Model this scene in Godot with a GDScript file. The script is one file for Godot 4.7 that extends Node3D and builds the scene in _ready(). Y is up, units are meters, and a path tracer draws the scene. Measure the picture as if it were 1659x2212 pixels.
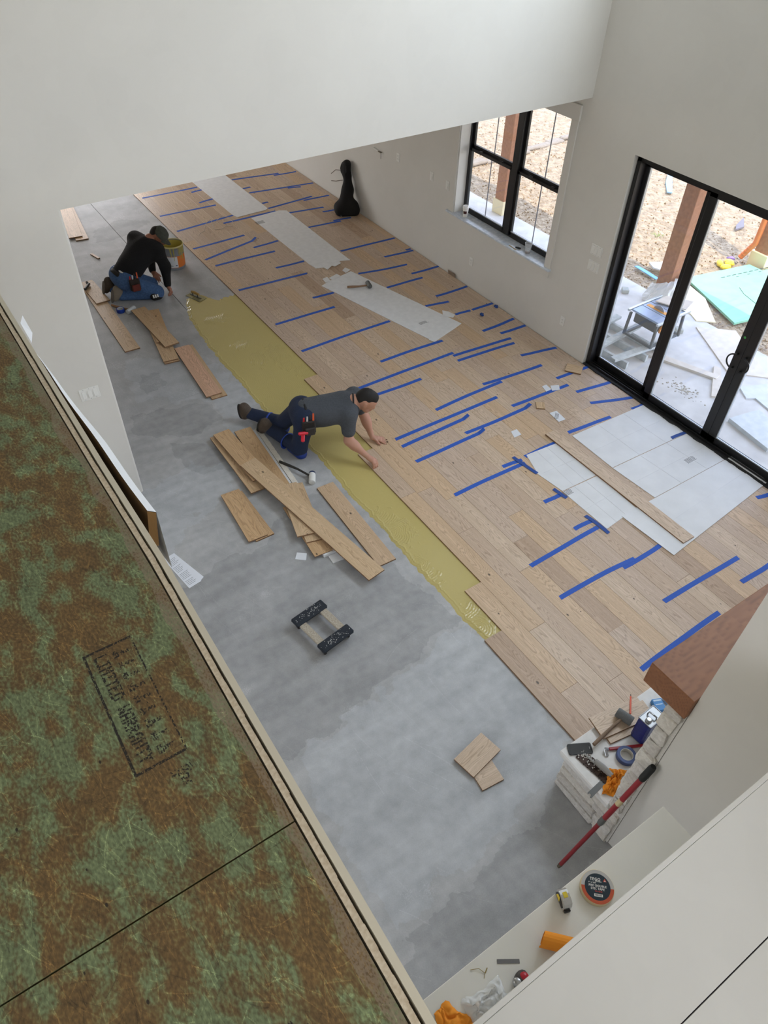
extends Node3D

# ---------------------------------------------------------------- mesh helpers
class Msh:
	var v := PackedVector3Array()
	var n := PackedVector3Array()
	var t := PackedVector2Array()
	var c := PackedColorArray()
	var uv_scale := 1.0
	func tri_n(a: Vector3, b: Vector3, d: Vector3, na: Vector3, nb: Vector3, nd: Vector3, ua := Vector2.ZERO, ub := Vector2.ZERO, ud := Vector2.ZERO) -> void:
		if (d - a).cross(b - a).dot(na + nb + nd) < 0.0:
			v.append(a); v.append(d); v.append(b)
			n.append(na); n.append(nd); n.append(nb)
			t.append(ua); t.append(ud); t.append(ub)
			return
		v.append(a); v.append(b); v.append(d)
		n.append(na); n.append(nb); n.append(nd)
		t.append(ua); t.append(ub); t.append(ud)
	func tri(a: Vector3, b: Vector3, d: Vector3, ua := Vector2.ZERO, ub := Vector2.ZERO, ud := Vector2.ZERO) -> void:
		var m := (d - a).cross(b - a).normalized()
		tri_n(a, b, d, m, m, m, ua, ub, ud)
	# a b c d clockwise seen from the front
	func quad(a: Vector3, b: Vector3, d: Vector3, e: Vector3, ua := Vector2(0, 0), ub := Vector2(1, 0), ud := Vector2(1, 1), ue := Vector2(0, 1)) -> void:
		tri(a, b, d, ua, ub, ud)
		tri(a, d, e, ua, ud, ue)
	# a box with chamfered edges in a frame
	func box(tr: Transform3D, s: Vector3, ch := 0.0) -> void:
		var h := s * 0.5
		if ch <= 0.0:
			var p := []
			for i in 8:
				p.append(tr * Vector3(h.x if i & 1 else -h.x, h.y if i & 2 else -h.y, h.z if i & 4 else -h.z))
			face4(p[2], p[6], p[7], p[3], s.x, s.z)
			face4(p[4], p[0], p[1], p[5], s.x, s.z)
			face4(p[6], p[4], p[5], p[7], s.x, s.y)
			face4(p[3], p[1], p[0], p[2], s.x, s.y)
			face4(p[7], p[5], p[1], p[3], s.z, s.y)
			face4(p[2], p[0], p[4], p[6], s.z, s.y)
			return
		var k := minf(ch, minf(h.x, minf(h.y, h.z)) * 0.98)
		var q := {}
		for i in 8:
			var sg := Vector3(1 if i & 1 else -1, 1 if i & 2 else -1, 1 if i & 4 else -1)
			var co := sg * h
			q[i] = [tr * Vector3(co.x, co.y - sg.y * k, co.z - sg.z * k), tr * Vector3(co.x - sg.x * k, co.y, co.z - sg.z * k), tr * Vector3(co.x - sg.x * k, co.y - sg.y * k, co.z)]
		var cen := tr.origin
		for ax in 3:
			var b1 := 1 << ((ax + 1) % 3)
			var b2 := 1 << ((ax + 2) % 3)
			for sd in 2:
				var o := (1 << ax) if sd else 0
				out4(cen, q[o][ax], q[o | b1][ax], q[o | b1 | b2][ax], q[o | b2][ax])
			# edges along this axis
			for e1 in 2:
				for e2 in 2:
					var base: int = (b1 if e1 else 0) | (b2 if e2 else 0)
					var x1 := (ax + 1) % 3
					var x2 := (ax + 2) % 3
					out4(cen, q[base][x1], q[base | (1 << ax)][x1], q[base | (1 << ax)][x2], q[base][x2])
		for i in 8:
			out3(cen, q[i][0], q[i][1], q[i][2])
	func face4(a: Vector3, b: Vector3, d: Vector3, e: Vector3, w: float, h: float) -> void:
		quad(a, b, d, e, Vector2(0, h) * uv_scale, Vector2(0, 0), Vector2(w, 0) * uv_scale, Vector2(w, h) * uv_scale)
	func out4(cen: Vector3, a: Vector3, b: Vector3, d: Vector3, e: Vector3) -> void:
		if (d - a).cross(b - a).dot((a + d) * 0.5 - cen) < 0.0:
			quad(a, e, d, b)
		else:
			quad(a, b, d, e)
	func out3(cen: Vector3, a: Vector3, b: Vector3, d: Vector3) -> void:
		if (d - a).cross(b - a).dot(a - cen) < 0.0:
			tri(a, d, b)
		else:
			tri(a, b, d)
	func bx(cx: float, cy: float, cz: float, sx: float, sy: float, sz: float, ch := 0.0) -> void:
		box(Transform3D(Basis.IDENTITY, Vector3(cx, cy, cz)), Vector3(sx, sy, sz), ch)
	# span box from min corner to max corner
	func sp(x0: float, y0: float, z0: float, x1: float, y1: float, z1: float, ch := 0.0) -> void:
		bx((x0 + x1) * 0.5, (y0 + y1) * 0.5, (z0 + z1) * 0.5, absf(x1 - x0), absf(y1 - y0), absf(z1 - z0), ch)
	# bar of w by h between two points
	func bar(a: Vector3, b: Vector3, w: float, h: float, ch := 0.0, up := Vector3.UP) -> void:
		var d := b - a
		var z := d.normalized()
		if absf(z.dot(up)) > 0.99:
			up = Vector3.RIGHT
		var x := up.cross(z).normalized()
		var y := z.cross(x)
		box(Transform3D(Basis(x, y, z), (a + b) * 0.5), Vector3(w, h, d.length()), ch)
	# round tube through points, radii array or number
	func tube(pts: Array, rad, seg := 10, cap := true, sq := 1.0) -> void:
		var m := pts.size()
		var prev := Vector3.ZERO
		var rings := []
		for i in m:
			var d: Vector3 = (pts[mini(i + 1, m - 1)] - pts[maxi(i - 1, 0)]).normalized()
			var u: Vector3
			if i == 0:
				u = Vector3.UP if absf(d.y) < 0.9 else Vector3.RIGHT
			else:
				u = prev
			u = (u - d * u.dot(d)).normalized()
			prev = u
			var w := d.cross(u)
			var r: float = rad[i] if rad is Array else rad
			var ring := []
			for k in seg:
				var a := TAU * k / seg
				var nn := u * cos(a) + w * sin(a)
				ring.append([pts[i] + u * (cos(a) * r) + w * (sin(a) * r * sq), nn])
			rings.append(ring)
		for i in m - 1:
			for k in seg:
				var k2 := (k + 1) % seg
				var A: Array = rings[i][k]
				var B: Array = rings[i][k2]
				var C: Array = rings[i + 1][k2]
				var D: Array = rings[i + 1][k]
				var u0 := float(k) / seg
				var u1 := float(k + 1) / seg
				var v0 := float(i) / (m - 1)
				var v1 := float(i + 1) / (m - 1)
				tri_n(A[0], C[0], B[0], A[1], C[1], B[1], Vector2(u0, v0), Vector2(u1, v1), Vector2(u1, v0))
				tri_n(A[0], D[0], C[0], A[1], D[1], C[1], Vector2(u0, v0), Vector2(u0, v1), Vector2(u1, v1))
		if cap:
			for e in [0, m - 1]:
				var ctr: Vector3 = pts[e]
				var dir: Vector3 = (pts[0] - pts[1]) if e == 0 else (pts[m - 1] - pts[m - 2])
				for k in seg:
					var p: Vector3 = rings[e][k][0]
					var q: Vector3 = rings[e][(k + 1) % seg][0]
					if (q - ctr).cross(p - ctr).dot(dir) < 0:
						tri(ctr, q, p)
					else:
						tri(ctr, p, q)
	# surface of revolution about the frame's y: profile of Vector2(radius, height)
	func lathe(tr: Transform3D, prof: Array, seg := 24, smooth := true, a0 := 0.0, a1 := TAU) -> void:
		var m := prof.size()
		for i in m - 1:
			var p: Vector2 = prof[i]
			var q: Vector2 = prof[i + 1]
			var nr := Vector2(q.y - p.y, p.x - q.x)
			if nr.length() < 1e-9:
				continue
			nr = nr.normalized()
			for k in seg:
				var al := a0 + (a1 - a0) * k / seg
				var be := a0 + (a1 - a0) * (k + 1) / seg
				var ea := Vector3(cos(al), 0, sin(al))
				var eb := Vector3(cos(be), 0, sin(be))
				var A := tr * (ea * p.x + Vector3.UP * p.y)
				var B := tr * (eb * p.x + Vector3.UP * p.y)
				var C := tr * (eb * q.x + Vector3.UP * q.y)
				var D := tr * (ea * q.x + Vector3.UP * q.y)
				var na := tr.basis * (ea * nr.x + Vector3.UP * nr.y)
				var nb := tr.basis * (eb * nr.x + Vector3.UP * nr.y)
				var ua := float(k) / seg
				var ub := float(k + 1) / seg
				var va := float(i) / (m - 1)
				var vb := float(i + 1) / (m - 1)
				if p.x > 1e-6:
					tri_n(A, C, B, na, nb, nb, Vector2(ua, 1 - va), Vector2(ub, 1 - vb), Vector2(ub, 1 - va))
				if q.x > 1e-6:
					tri_n(A, D, C, na, na, nb, Vector2(ua, 1 - va), Vector2(ua, 1 - vb), Vector2(ub, 1 - vb))
	# polygon in the xz plane (PackedVector2Array of x,z) extruded from y0 to y1; uv in metres from the first point
	func slab(poly: PackedVector2Array, y0: float, y1: float, tr := Transform3D.IDENTITY, org := Vector2.ZERO, us := 1.0) -> void:
		var ids := Geometry2D.triangulate_polygon(poly)
		for i in range(0, ids.size(), 3):
			var a := poly[ids[i]]
			var b := poly[ids[i + 1]]
			var d := poly[ids[i + 2]]
			if (b - a).cross(d - a) < 0:
				var sw := b
				b = d
				d = sw
			# x right, z down: a positive cross is clockwise seen from above
			tri(tr * Vector3(a.x, y1, a.y), tr * Vector3(b.x, y1, b.y), tr * Vector3(d.x, y1, d.y), (a - org) * us, (b - org) * us, (d - org) * us)
			tri(tr * Vector3(a.x, y0, a.y), tr * Vector3(d.x, y0, d.y), tr * Vector3(b.x, y0, b.y), (a - org) * us, (d - org) * us, (b - org) * us)
		var m := poly.size()
		var area := 0.0
		for i in m:
			area += poly[i].cross(poly[(i + 1) % m])
		for i in m:
			var a := poly[i]
			var b := poly[(i + 1) % m]
			if area < 0:
				var sw := a
				a = b
				b = sw
			quad(tr * Vector3(b.x, y1, b.y), tr * Vector3(a.x, y1, a.y), tr * Vector3(a.x, y0, a.y), tr * Vector3(b.x, y0, b.y))
	# closed ellipsoid
	func ball(tr: Transform3D, r: Vector3, seg := 14) -> void:
		var rows := seg / 2
		for i in rows:
			for k in seg:
				var P := []
				for e in [[i, k], [i, k + 1], [i + 1, k + 1], [i + 1, k]]:
					var th: float = PI * e[0] / rows
					var ph: float = TAU * e[1] / seg
					var d := Vector3(sin(th) * cos(ph), cos(th), sin(th) * sin(ph))
					P.append([tr * (d * r), (tr.basis * (d / r)).normalized()])
				if i > 0:
					tri_n(P[0][0], P[1][0], P[2][0], P[0][1], P[1][1], P[2][1])
				if i < rows - 1:
					tri_n(P[0][0], P[2][0], P[3][0], P[0][1], P[2][1], P[3][1])
	func into(am: ArrayMesh, m: Material) -> void:
		if v.size() == 0:
			return
		var a := []
		a.resize(Mesh.ARRAY_MAX)
		a[Mesh.ARRAY_VERTEX] = v
		a[Mesh.ARRAY_NORMAL] = n
		a[Mesh.ARRAY_TEX_UV] = t
		if c.size() == v.size():
			a[Mesh.ARRAY_COLOR] = c
		am.add_surface_from_arrays(Mesh.PRIMITIVE_TRIANGLES, a)
		am.surface_set_material(am.get_surface_count() - 1, m)

var taken := {}
func numbered(called: String) -> String:
	var k: int = taken.get(called, 0)
	taken[called] = k + 1
	return called if k == 0 else "%s_%03d" % [called, k]

func part(called: String, ms: Msh, m: Material, parent: Node) -> MeshInstance3D:
	var am := ArrayMesh.new()
	ms.into(am, m)
	return put(called, am, parent)

func put(called: String, am: Mesh, parent: Node) -> MeshInstance3D:
	var o := MeshInstance3D.new()
	o.name = called if parent != self else numbered(called)
	o.mesh = am
	o.cast_shadow = GeometryInstance3D.SHADOW_CASTING_SETTING_ON
	parent.add_child(o, true)
	return o

func tag(o: Node, label: String, category: String, group := "", kind := "") -> Node:
	if label != "":
		o.set_meta("label", label)
	if category != "":
		o.set_meta("category", category)
	if group != "":
		o.set_meta("group", group)
	if kind != "":
		o.set_meta("kind", kind)
	return o

func thing(called: String, label: String, category: String, at := Vector3.ZERO, turn := 0.0, group := "") -> Node3D:
	var o := Node3D.new()
	o.name = numbered(called)
	add_child(o)
	o.position = at
	o.rotation.y = turn
	tag(o, label, category, group)
	return o

func struct(called: String, label: String, category := "") -> Node3D:
	var o := Node3D.new()
	o.name = numbered(called)
	add_child(o)
	tag(o, label, category, "", "structure")
	return o

func mat(col: Color, rough := 0.8, metal := 0.0) -> StandardMaterial3D:
	var m := StandardMaterial3D.new()
	m.albedo_color = col
	m.roughness = rough
	m.metallic = metal
	return m

func rgb(r: int, g: int, b: int) -> Color:
	return Color(r / 255.0, g / 255.0, b / 255.0)

func glass(alpha := 0.06) -> StandardMaterial3D:
	var m := mat(Color(0.9, 0.95, 0.95, alpha), 0.02)
	m.transparency = BaseMaterial3D.TRANSPARENCY_ALPHA
	return m

func noise(s: int, f: float, oct := 4, kind := FastNoiseLite.TYPE_SIMPLEX_SMOOTH) -> FastNoiseLite:
	var q := FastNoiseLite.new()
	q.seed = s
	q.frequency = f
	q.noise_type = kind
	q.fractal_octaves = oct
	return q

# a mottled material: two colours mixed by noise, mapped in world metres
func mottled(a: Color, b: Color, s: int, f := 0.02, rough := 0.85, scale := 1.0, bump := 0.0) -> StandardMaterial3D:
	var m := mat(Color.WHITE, rough)
	var nt := NoiseTexture2D.new()
	nt.noise = noise(s, f, 5)
	nt.width = 256
	nt.height = 256
	nt.seamless = true
	var g := Gradient.new()
	g.set_color(0, a)
	g.set_color(1, b)
	nt.color_ramp = g
	m.albedo_texture = nt
	m.uv1_triplanar = true
	m.uv1_world_triplanar = true
	m.uv1_scale = Vector3.ONE * scale
	if bump > 0:
		var nb := NoiseTexture2D.new()
		nb.noise = noise(s + 7, f * 2, 4)
		nb.width = 256
		nb.height = 256
		nb.seamless = true
		nb.as_normal_map = true
		nb.bump_strength = bump
		m.normal_enabled = true
		m.normal_texture = nb
	return m

func tex_mat(img: Image, rough := 0.8, mips := true) -> StandardMaterial3D:
	var m := mat(Color.WHITE, rough)
	m.albedo_texture = ImageTexture.create_from_image(img)
	return m

func frame(at: Vector3, yaw := 0.0, pitch := 0.0, roll := 0.0) -> Transform3D:
	return Transform3D(Basis.from_euler(Vector3(pitch, yaw, roll)), at)

func p2(a: Array) -> PackedVector2Array:
	var r := PackedVector2Array()
	for e in a:
		r.append(Vector2(e[0], e[1]))
	return r

var M := {}
func _ready() -> void:
	set_up_view()
	make_materials()
	build_shell()
	build_floor()
	build_openings()
	build_upper_floor()
	build_fireplace()
	build_ledges()
	build_outside()
	build_boards()
	build_cardboard()
	build_tapes()
	build_people()
	build_tools()

func set_up_view() -> void:
	var cam := Camera3D.new()
	cam.name = "camera"
	add_child(cam)
	cam.position = Vector3(0, 4.866, 0)
	cam.rotation_order = EULER_ORDER_YXZ
	cam.rotation = Vector3(-0.790814, -0.610528, 0.031362)
	cam.fov = rad_to_deg(2.0 * atan(1106.0 / 1563.308))
	cam.near = 0.02
	cam.far = 300.0
	cam.current = true
	var env := Environment.new()
	var skm := ProceduralSkyMaterial.new()
	skm.sky_top_color = Color(0.6, 0.66, 0.77)
	skm.sky_horizon_color = Color(0.89, 0.89, 0.89)
	skm.ground_bottom_color = Color(0.55, 0.5, 0.42)
	skm.ground_horizon_color = Color(0.7, 0.68, 0.63)
	skm.sky_energy_multiplier = SKY_ENERGY
	skm.ground_energy_multiplier = SKY_ENERGY
	var sky := Sky.new()
	sky.sky_material = skm
	env.background_mode = Environment.BG_SKY
	env.sky = sky
	env.tonemap_mode = Environment.TONE_MAPPER_LINEAR
	env.tonemap_exposure = EXPOSURE
	env.sdfgi_enabled = true
	env.ssao_enabled = true
	env.ssil_enabled = true
	var we := WorldEnvironment.new()
	we.name = "environment"
	we.environment = env
	add_child(we)
	var sun := DirectionalLight3D.new()
	sun.name = "sun"
	sun.light_color = Color(1.0, 0.94, 0.84)
	sun.light_energy = SUN_ENERGY
	sun.light_angular_distance = 0.53
	sun.shadow_enabled = true
	add_child(sun)
	sun.look_at_from_position(Vector3.ZERO, Vector3(0.12, -1.0, -0.55))
	# area lights added inside unseen openings, standing in for their daylight
	for w in WINDOW_LIGHTS:
		var al := AreaLight3D.new()
		al.name = "added_area_light"
		al.area_size = Vector2(w[2], w[3])
		al.light_energy = w[4]
		al.light_color = Color(w[5], w[6], w[7])
		al.shadow_enabled = true
		al.area_range = 40.0
		add_child(al, true)
		al.look_at_from_position(w[0], w[0] + w[1], Vector3.UP if absf(w[1].y) < 0.9 else Vector3.RIGHT)
const PLANK_ROWS := [
	[2.629, 2.808, -1.1, -2.29],
	[2.808, 2.987, -1.1, -1.599, -2.776],
	[2.987, 3.166, -1.1, -2.157, -2.159, -3.998, -4.767],
	[3.166, 3.345, -1.1, -1.467, -3.327, -3.97, -5.156, -6.21],
	[3.345, 3.524, -1.1, -2.676, -2.683, -3.741, -5.51, -6.835, -8.529, -10.153, -11.952, -13.261, -14.55],
	[3.524, 3.703, -1.1, -1.793, -1.794, -2.966, -2.973, -4.496, -5.949, -7.749, -9.162, -10.54, -12.194, -13.571, -14.55],
	[3.703, 3.882, -1.1, -2.23, -3.251, -4.599, -5.939, -6.678, -8.018, -9.832, -11.259, -12.593, -14.55],
	[3.882, 4.061, -1.1, -2.288, -4.124, -5.261, -6.727, -8.223, -9.574, -11.28, -13.11, -14.55],
	[4.061, 4.24, -1.1, -2.99, -4.571, -5.778, -7.538, -9.097, -10.168, -11.843, -13.239, -14.55],
	[4.24, 4.419, -1.1, -3.015, -4.24, -5.461, -7.092, -8.507, -9.999, -11.247, -13.068, -14.55],
	[4.419, 4.598, -1.1, -1.848, -1.85, -3.655, -5.342, -6.794, -8.374, -9.865, -11.255, -12.581, -14.55],
	[4.598, 4.777, -1.1, -2.535, -4.016, -5.483, -6.821, -8.296, -10.05, -11.252, -12.516, -14.55],
	[4.777, 4.956, -1.1, -3, -4.39, -5.687, -7.121, -8.639, -10.201, -11.808, -13.479, -14.55],
	[4.956, 5.135, -1.1, -2.658, -4.326, -5.804, -7.325, -8.537, -10.021, -12.039, -13.258, -14.55],
	[5.135, 5.314, -1.1, -2.505, -4.032, -6.015, -7.435, -9.288, -10.799, -12.003, -13.323, -14.55],
	[5.314, 5.493, -1.1, -2.531, -4.161, -5.336, -6.911, -8.701, -10.004, -11.763, -13.298, -14.55],
	[5.493, 5.672, -1.1, -2.679, -4.075, -5.298, -6.556, -8.26, -9.479, -11.221, -12.82, -14.55],
	[5.672, 5.851, -1.1, -2.492, -4.216, -5.835, -6.989, -8.935, -10.109, -11.363, -12.751, -14.55],
	[5.851, 6.03, -1.1, -2.492, -3.561, -5.216, -6.831, -8.372, -10.117, -11.763, -12.909, -14.55],
	[6.03, 6.135, -1.1, -2.971, -4.777, -5.959, -7.105, -8.267, -10.007, -11.661, -12.827, -14.55],
]

const TAPES := [
	[3.411, -11.985, 4.354, -11.958, "first whole blue tape strip below the dropped wall beside the grey slab"],
	[4.179, -11.8, 4.369, -11.816, "short blue tape strip ending under the farthest white cardboard, the farther of two"],
	[4.123, -11.35, 4.383, -11.383, "short blue tape strip ending under the farthest white cardboard, the nearer of two"],
	[3.395, -11.186, 4.315, -11.137, "second long blue tape strip from the dropped wall on the far planks"],
	[3.415, -10.548, 4.387, -10.647, "long blue tape strip running under the loose white cord"],
	[4.129, -10.453, 5.027, -10.449, "blue tape strip in the gap between the two farthest cardboard sheets"],
	[3.392, -9.89, 4.223, -9.922, "straight blue tape strip just past the bucket, nearer than the cord"],
	[3.403, -9.486, 4.311, -9.705, "steeply slanted blue tape strip beside the bucket with a lifted end"],
	[3.448, -9.246, 4.371, -9.218, "blue tape strip right below the slanted strip near the bucket"],
	[4.157, -9.478, 4.571, -9.497, "short blue tape strip running under the middle cardboard's left edge, farther one"],
	[4.145, -8.755, 4.582, -8.732, "short blue tape strip reaching the middle cardboard's left edge, nearer one"],
	[3.426, -8.45, 4.44, -8.393, "blue tape strip level with the start of the yellow glue"],
	[3.44, -7.426, 4.298, -7.412, "blue tape strip left of the nearest white back cardboard, above the longest back strip"],
	[3.421, -6.723, 4.714, -6.742, "long blue tape strip running under the long side of the hammer's cardboard"],
	[4.978, -11.951, 5.8, -11.808, "farthest blue tape strip right of the farthest cardboard"],
	[5.687, -11.768, 6.103, -11.728, "farthest blue tape strip near the window wall, overlapping its neighbour's end"],
	[4.974, -11.512, 5.113, -11.512, "tiny blue tape end poking out right of the farthest cardboard, farther one"],
	[4.988, -11.302, 6.107, -11.136, "long curved blue tape strip reaching the wall behind the black bag"],
	[5.628, -11.157, 5.843, -11.097, "thin blue tape strip doubled on the long strip behind the black bag"],
	[4.977, -10.816, 5.086, -10.821, "tiny blue tape end poking out right of the farthest cardboard, nearer one"],
	[4.969, -10.594, 5.809, -10.658, "blue tape strip rising from the farthest cardboard's torn corner"],
	[5.608, -10.581, 6.069, -10.552, "blue tape strip just left of and behind the black bag's top"],
	[5.166, -10.278, 5.756, -10.188, "blue tape strip from the middle cardboard's top corner toward the black bag"],
	[5.654, -10.039, 5.854, -10.01, "short blue tape strip tucked behind the black bag's left side"],
	[5.176, -9.662, 5.727, -9.606, "blue tape strip beside the middle cardboard ending below the black bag"],
	[5.628, -9.669, 5.925, -9.628, "blue tape strip partly under the black bag's bottom"],
	[5.186, -8.727, 6.112, -8.677, "long blue tape strip from the middle cardboard's lower right side to the wall"],
	[5.636, -8.246, 6.114, -8.2, "blue tape strip at the wall nearer than the black bag, short"],
	[5.045, -8.014, 5.784, -7.887, "blue tape strip above the hammer's cardboard, between it and the wall"],
	[5.678, -7.625, 6.136, -7.608, "short blue tape strip touching the wall left of the window sill"],
	[5.163, -7.477, 5.748, -7.458, "blue tape strip from the upper right side of the hammer's cardboard"],
	[5.596, -6.941, 6.126, -6.939, "blue tape strip touching the wall under the window's coffee cup"],
	[5.323, -6.805, 5.658, -6.738, "short blue tape strip from the lower right side of the hammer's cardboard"],
	[5.53, -6.432, 5.761, -6.409, "blue tape strip with a crumpled end beside the hammer's cardboard flap"],
	[5.787, -6.406, 6.132, -6.397, "blue tape strip at the wall continuing from the crumpled tape"],
	[5.577, -5.927, 6.114, -5.952, "blue tape strip at the wall below the window's right side, upper of a pair"],
	[5.734, -5.768, 6.133, -5.749, "blue tape strip at the wall below the window's right side, lower of a pair"],
	[4.169, -7.761, 4.479, -7.739, "short blue tape strip left of the hammer's cardboard"],
	[4.106, -6.037, 5.012, -6.019, "blue tape strip just below the hammer's cardboard corner"],
	[3.446, -5.721, 4.961, -5.734, "longest blue tape strip, passing behind the grey shirted worker's shoulder"],
	[3.682, -5.516, 4.313, -5.499, "blue tape strip beginning behind the grey shirted worker's head"],
	[4.918, -5.679, 5.774, -5.614, "upper of two close parallel blue tape strips in mid floor"],
	[4.901, -5.567, 5.739, -5.509, "lower of two close parallel blue tape strips in mid floor"],
	[5.622, -5.254, 6.111, -5.158, "blue tape strip at the wall just left of the sliding door"],
	[4.852, -5.035, 5.698, -4.969, "blue tape strip left of the loose wood square near the door"],
	[4.105, -4.936, 5.074, -4.964, "blue tape strip overlapping the end of another right of mid floor"],
	[3.444, -4.755, 4.833, -4.759, "uppermost of three long blue tape strips right of the worker's flat hand"],
	[3.435, -4.621, 4.331, -4.647, "middle of three long blue tape strips right of the hand, with a curled end"],
	[4.132, -4.443, 5.038, -4.438, "blue tape strip right of the curled ends, toward the label scrap"],
	[3.423, -4.352, 4.322, -4.368, "lowest of three long blue tape strips right of the hand, with a curled end"],
	[4.866, -4.542, 5.684, -4.507, "blue tape strip running beneath two white paper scraps"],
	[5.66, -4.673, 6.212, -4.649, "blue tape strip running under the loose wood square by the door"],
	[5.666, -4.355, 6.198, -4.276, "blue tape strip touching the sliding door's track, farther one"],
	[5.65, -4.118, 6.189, -3.919, "flatter blue tape strip touching the sliding door's track, nearer one"],
	[5.968, -3.791, 6.214, -3.785, "blue tape strip at the far corner of the blue-lit cardboard by the track"],
	[5.071, -3.866, 5.66, -3.819, "blue tape strip along the far edge of the floor cardboard by the door"],
	[4.415, -3.816, 4.853, -3.815, "blue tape strip along the far edge of the small left cardboard"],
	[4.118, -3.823, 4.356, -3.797, "short blue tape strip meeting the left cardboard's corner, upper one"],
	[3.454, -3.755, 4.351, -3.744, "long blue tape strip ending at the left cardboard's corner"],
	[4.125, -3.215, 4.335, -3.203, "short blue tape strip ending at the seam of the two left cardboards"],
	[4.118, -2.794, 4.348, -2.781, "short blue tape strip meeting the lower left cardboard's corner, upper one"],
	[3.47, -2.677, 4.324, -2.697, "long blue tape strip ending at the lower left cardboard's corner"],
	[3.443, -2.273, 4.32, -2.239, "long blue tape strip overlapped by another below the cardboards"],
	[4.152, -2.219, 4.637, -2.224, "blue tape strip running under the cardboard's nearest corner"],
	[4.164, -1.767, 5.124, -1.74, "lone long blue tape strip right of the cardboard's nearest corner"],
	[4.906, -1.543, 5.359, -1.532, "blue tape strip cut by the picture's right edge above the mantel"],
	[3.487, -1.406, 4.468, -1.433, "blue tape strip running along the front of the wooden mantel"],
	[5.933, -2.138, 6.102, -2.094, "blue tape strip at the right corner of the floor cardboard by the door"],
	[6.027, -8.266, 6.112, -8.258, "tiny blue tape scrap at the wall below the black bag"],
]

const EDGE_TAPES := [
	[4.305, -3.877, 4.346, -3.556, "blue tape strip lapping the left cardboard's upper corner edge"],
	[4.329, -3.302, 4.348, -3.137, "blue tape strip bridging the seam at the left cardboards' outer edge"],
	[4.329, -2.865, 4.348, -2.583, "blue tape strip lapping the lower left cardboard's outer edge"],
	[5.938, -3.207, 6.225, -3.179, "blue tape strip across the seam of the cardboards at the door track"],
]

const SHEETS_DOOR := [
	[[5.066, -3.803], [6.211, -3.77], [6.234, -3.175], [5.053, -3.212]],
	[[5.052, -3.204], [6.232, -3.168], [6.27, -2.677], [5.082, -2.678]],
	[[5.079, -2.67], [6.266, -2.67], [6.225, -2.221], [4.645, -2.071], [4.614, -2.674], [4.818, -2.678]],
	[[4.443, -3.829], [4.846, -3.801], [4.841, -3.218], [4.382, -3.232], [4.345, -3.545]],
	[[4.377, -3.222], [4.836, -3.207], [4.818, -2.678], [4.376, -2.632]],
]

const SHEETS_BACK := [
	[[4.355, -12.913], [4.831, -12.927], [4.969, -12.219], [4.961, -10.595], [4.904, -10.555], [4.402, -10.54], [4.381, -10.646], [4.366, -12.212]],
	[[4.578, -10.4], [5.077, -10.43], [5.18, -10.369], [5.155, -8.527], [5.158, -8.416], [5.031, -8.463], [4.869, -8.424], [4.773, -8.4], [4.612, -8.451], [4.596, -8.589]],
	[[4.429, -7.974], [4.597, -8.036], [4.988, -8.12], [5.455, -6.208], [5.294, -6.156], [4.911, -6.047], [4.875, -6.172]],
]

const FLAPS := [
	[[4.533, -8.13], [4.62, -8.15], [4.603, -8.032], [4.518, -8.013]],
	[[4.62, -8.105], [4.775, -8.152], [4.792, -8.068], [4.634, -8.03]],
	[[4.891, -8.196], [4.969, -8.247], [5.004, -8.156], [4.902, -8.115]],
	[[4.868, -6.11], [5.022, -6.232], [5.078, -6.115], [4.903, -6.043]],
	[[5.089, -6.199], [5.242, -6.244], [5.278, -6.152], [5.096, -6.104]],
	[[5.432, -6.585], [5.485, -6.528], [5.517, -6.42], [5.451, -6.377], [5.365, -6.479]],
	[[4.712, -8.437], [4.824, -8.487], [4.859, -8.407], [4.727, -8.324]],
	[[4.823, -8.429], [4.993, -8.468], [4.996, -8.395], [4.869, -8.354]],
]

const BOARDS := [
	["cross", 2.097, 0.1, -4.222, 1.899, 0.186, 0.154],
	["stackA1", 1.951, 0.085, -5.331, 0.847, 0.174, 0.038],
	["stackA2", 2.137, 0.07, -5.166, 1.059, 0.151, 0.005],
	["stackA3", 1.896, 0.05, -5.282, 0.973, 0.132, -0.01],
	["right", 2.45, 0.016, -3.974, 1.157, 0.137, -0.036],
	["small top", 1.622, 0.034, -4.595, 0.687, 0.185, -0.063],
	["small under", 1.664, 0.016, -4.578, 0.67, 0.18, 0],
	["mid1", 2.059, 0.075, -4.362, 0.701, 0.173, -0.248],
	["mid2", 2.108, 0.055, -4.31, 0.778, 0.167, -0.25],
	["L top", 1.787, 0.032, -9.369, 0.61, 0.13, 0.031],
	["L long", 1.752, 0.016, -8.781, 1.932, 0.184, -0.024],
	["m top", 2.126, 0.06, -8.113, 1.017, 0.18, 0.044],
	["m 2", 2.171, 0.045, -8.134, 0.785, 0.194, -0.181],
	["m 3", 2.082, 0.032, -7.72, 0.76, 0.198, -0.15],
	["m 4", 2.082, 0.016, -7.697, 0.756, 0.189, -0.143],
	["pink", 2.204, 0.032, -7.002, 1.098, 0.181, -0.066],
	["pink under", 2.248, 0.016, -6.981, 1.154, 0.178, -0.069],
	["far top", 2.175, 0.032, -11.774, 1.358, 0.2, -0.158],
	["far under", 2.222, 0.016, -11.74, 1.475, 0.179, -0.122],
	["sq big", 1.962, 0.032, -1.556, 0.294, 0.183, 1.754],
	["sq small", 1.93, 0.016, -1.41, 0.176, 0.167, 1.465],
	["long on card", 4.901, 0.036, -3.041, 1.845, 0.147, -0.001],
	["sq door", 5.957, 0.034, -4.694, 0.19, 0.16, 0.616],
	["stick", 2.125, 0.016, -10.407, 0.196, 0.037, 0.241],
	["tile", 5.133, 0.03, -4.374, 0.114, 0.094, -0.651],
]

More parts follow.
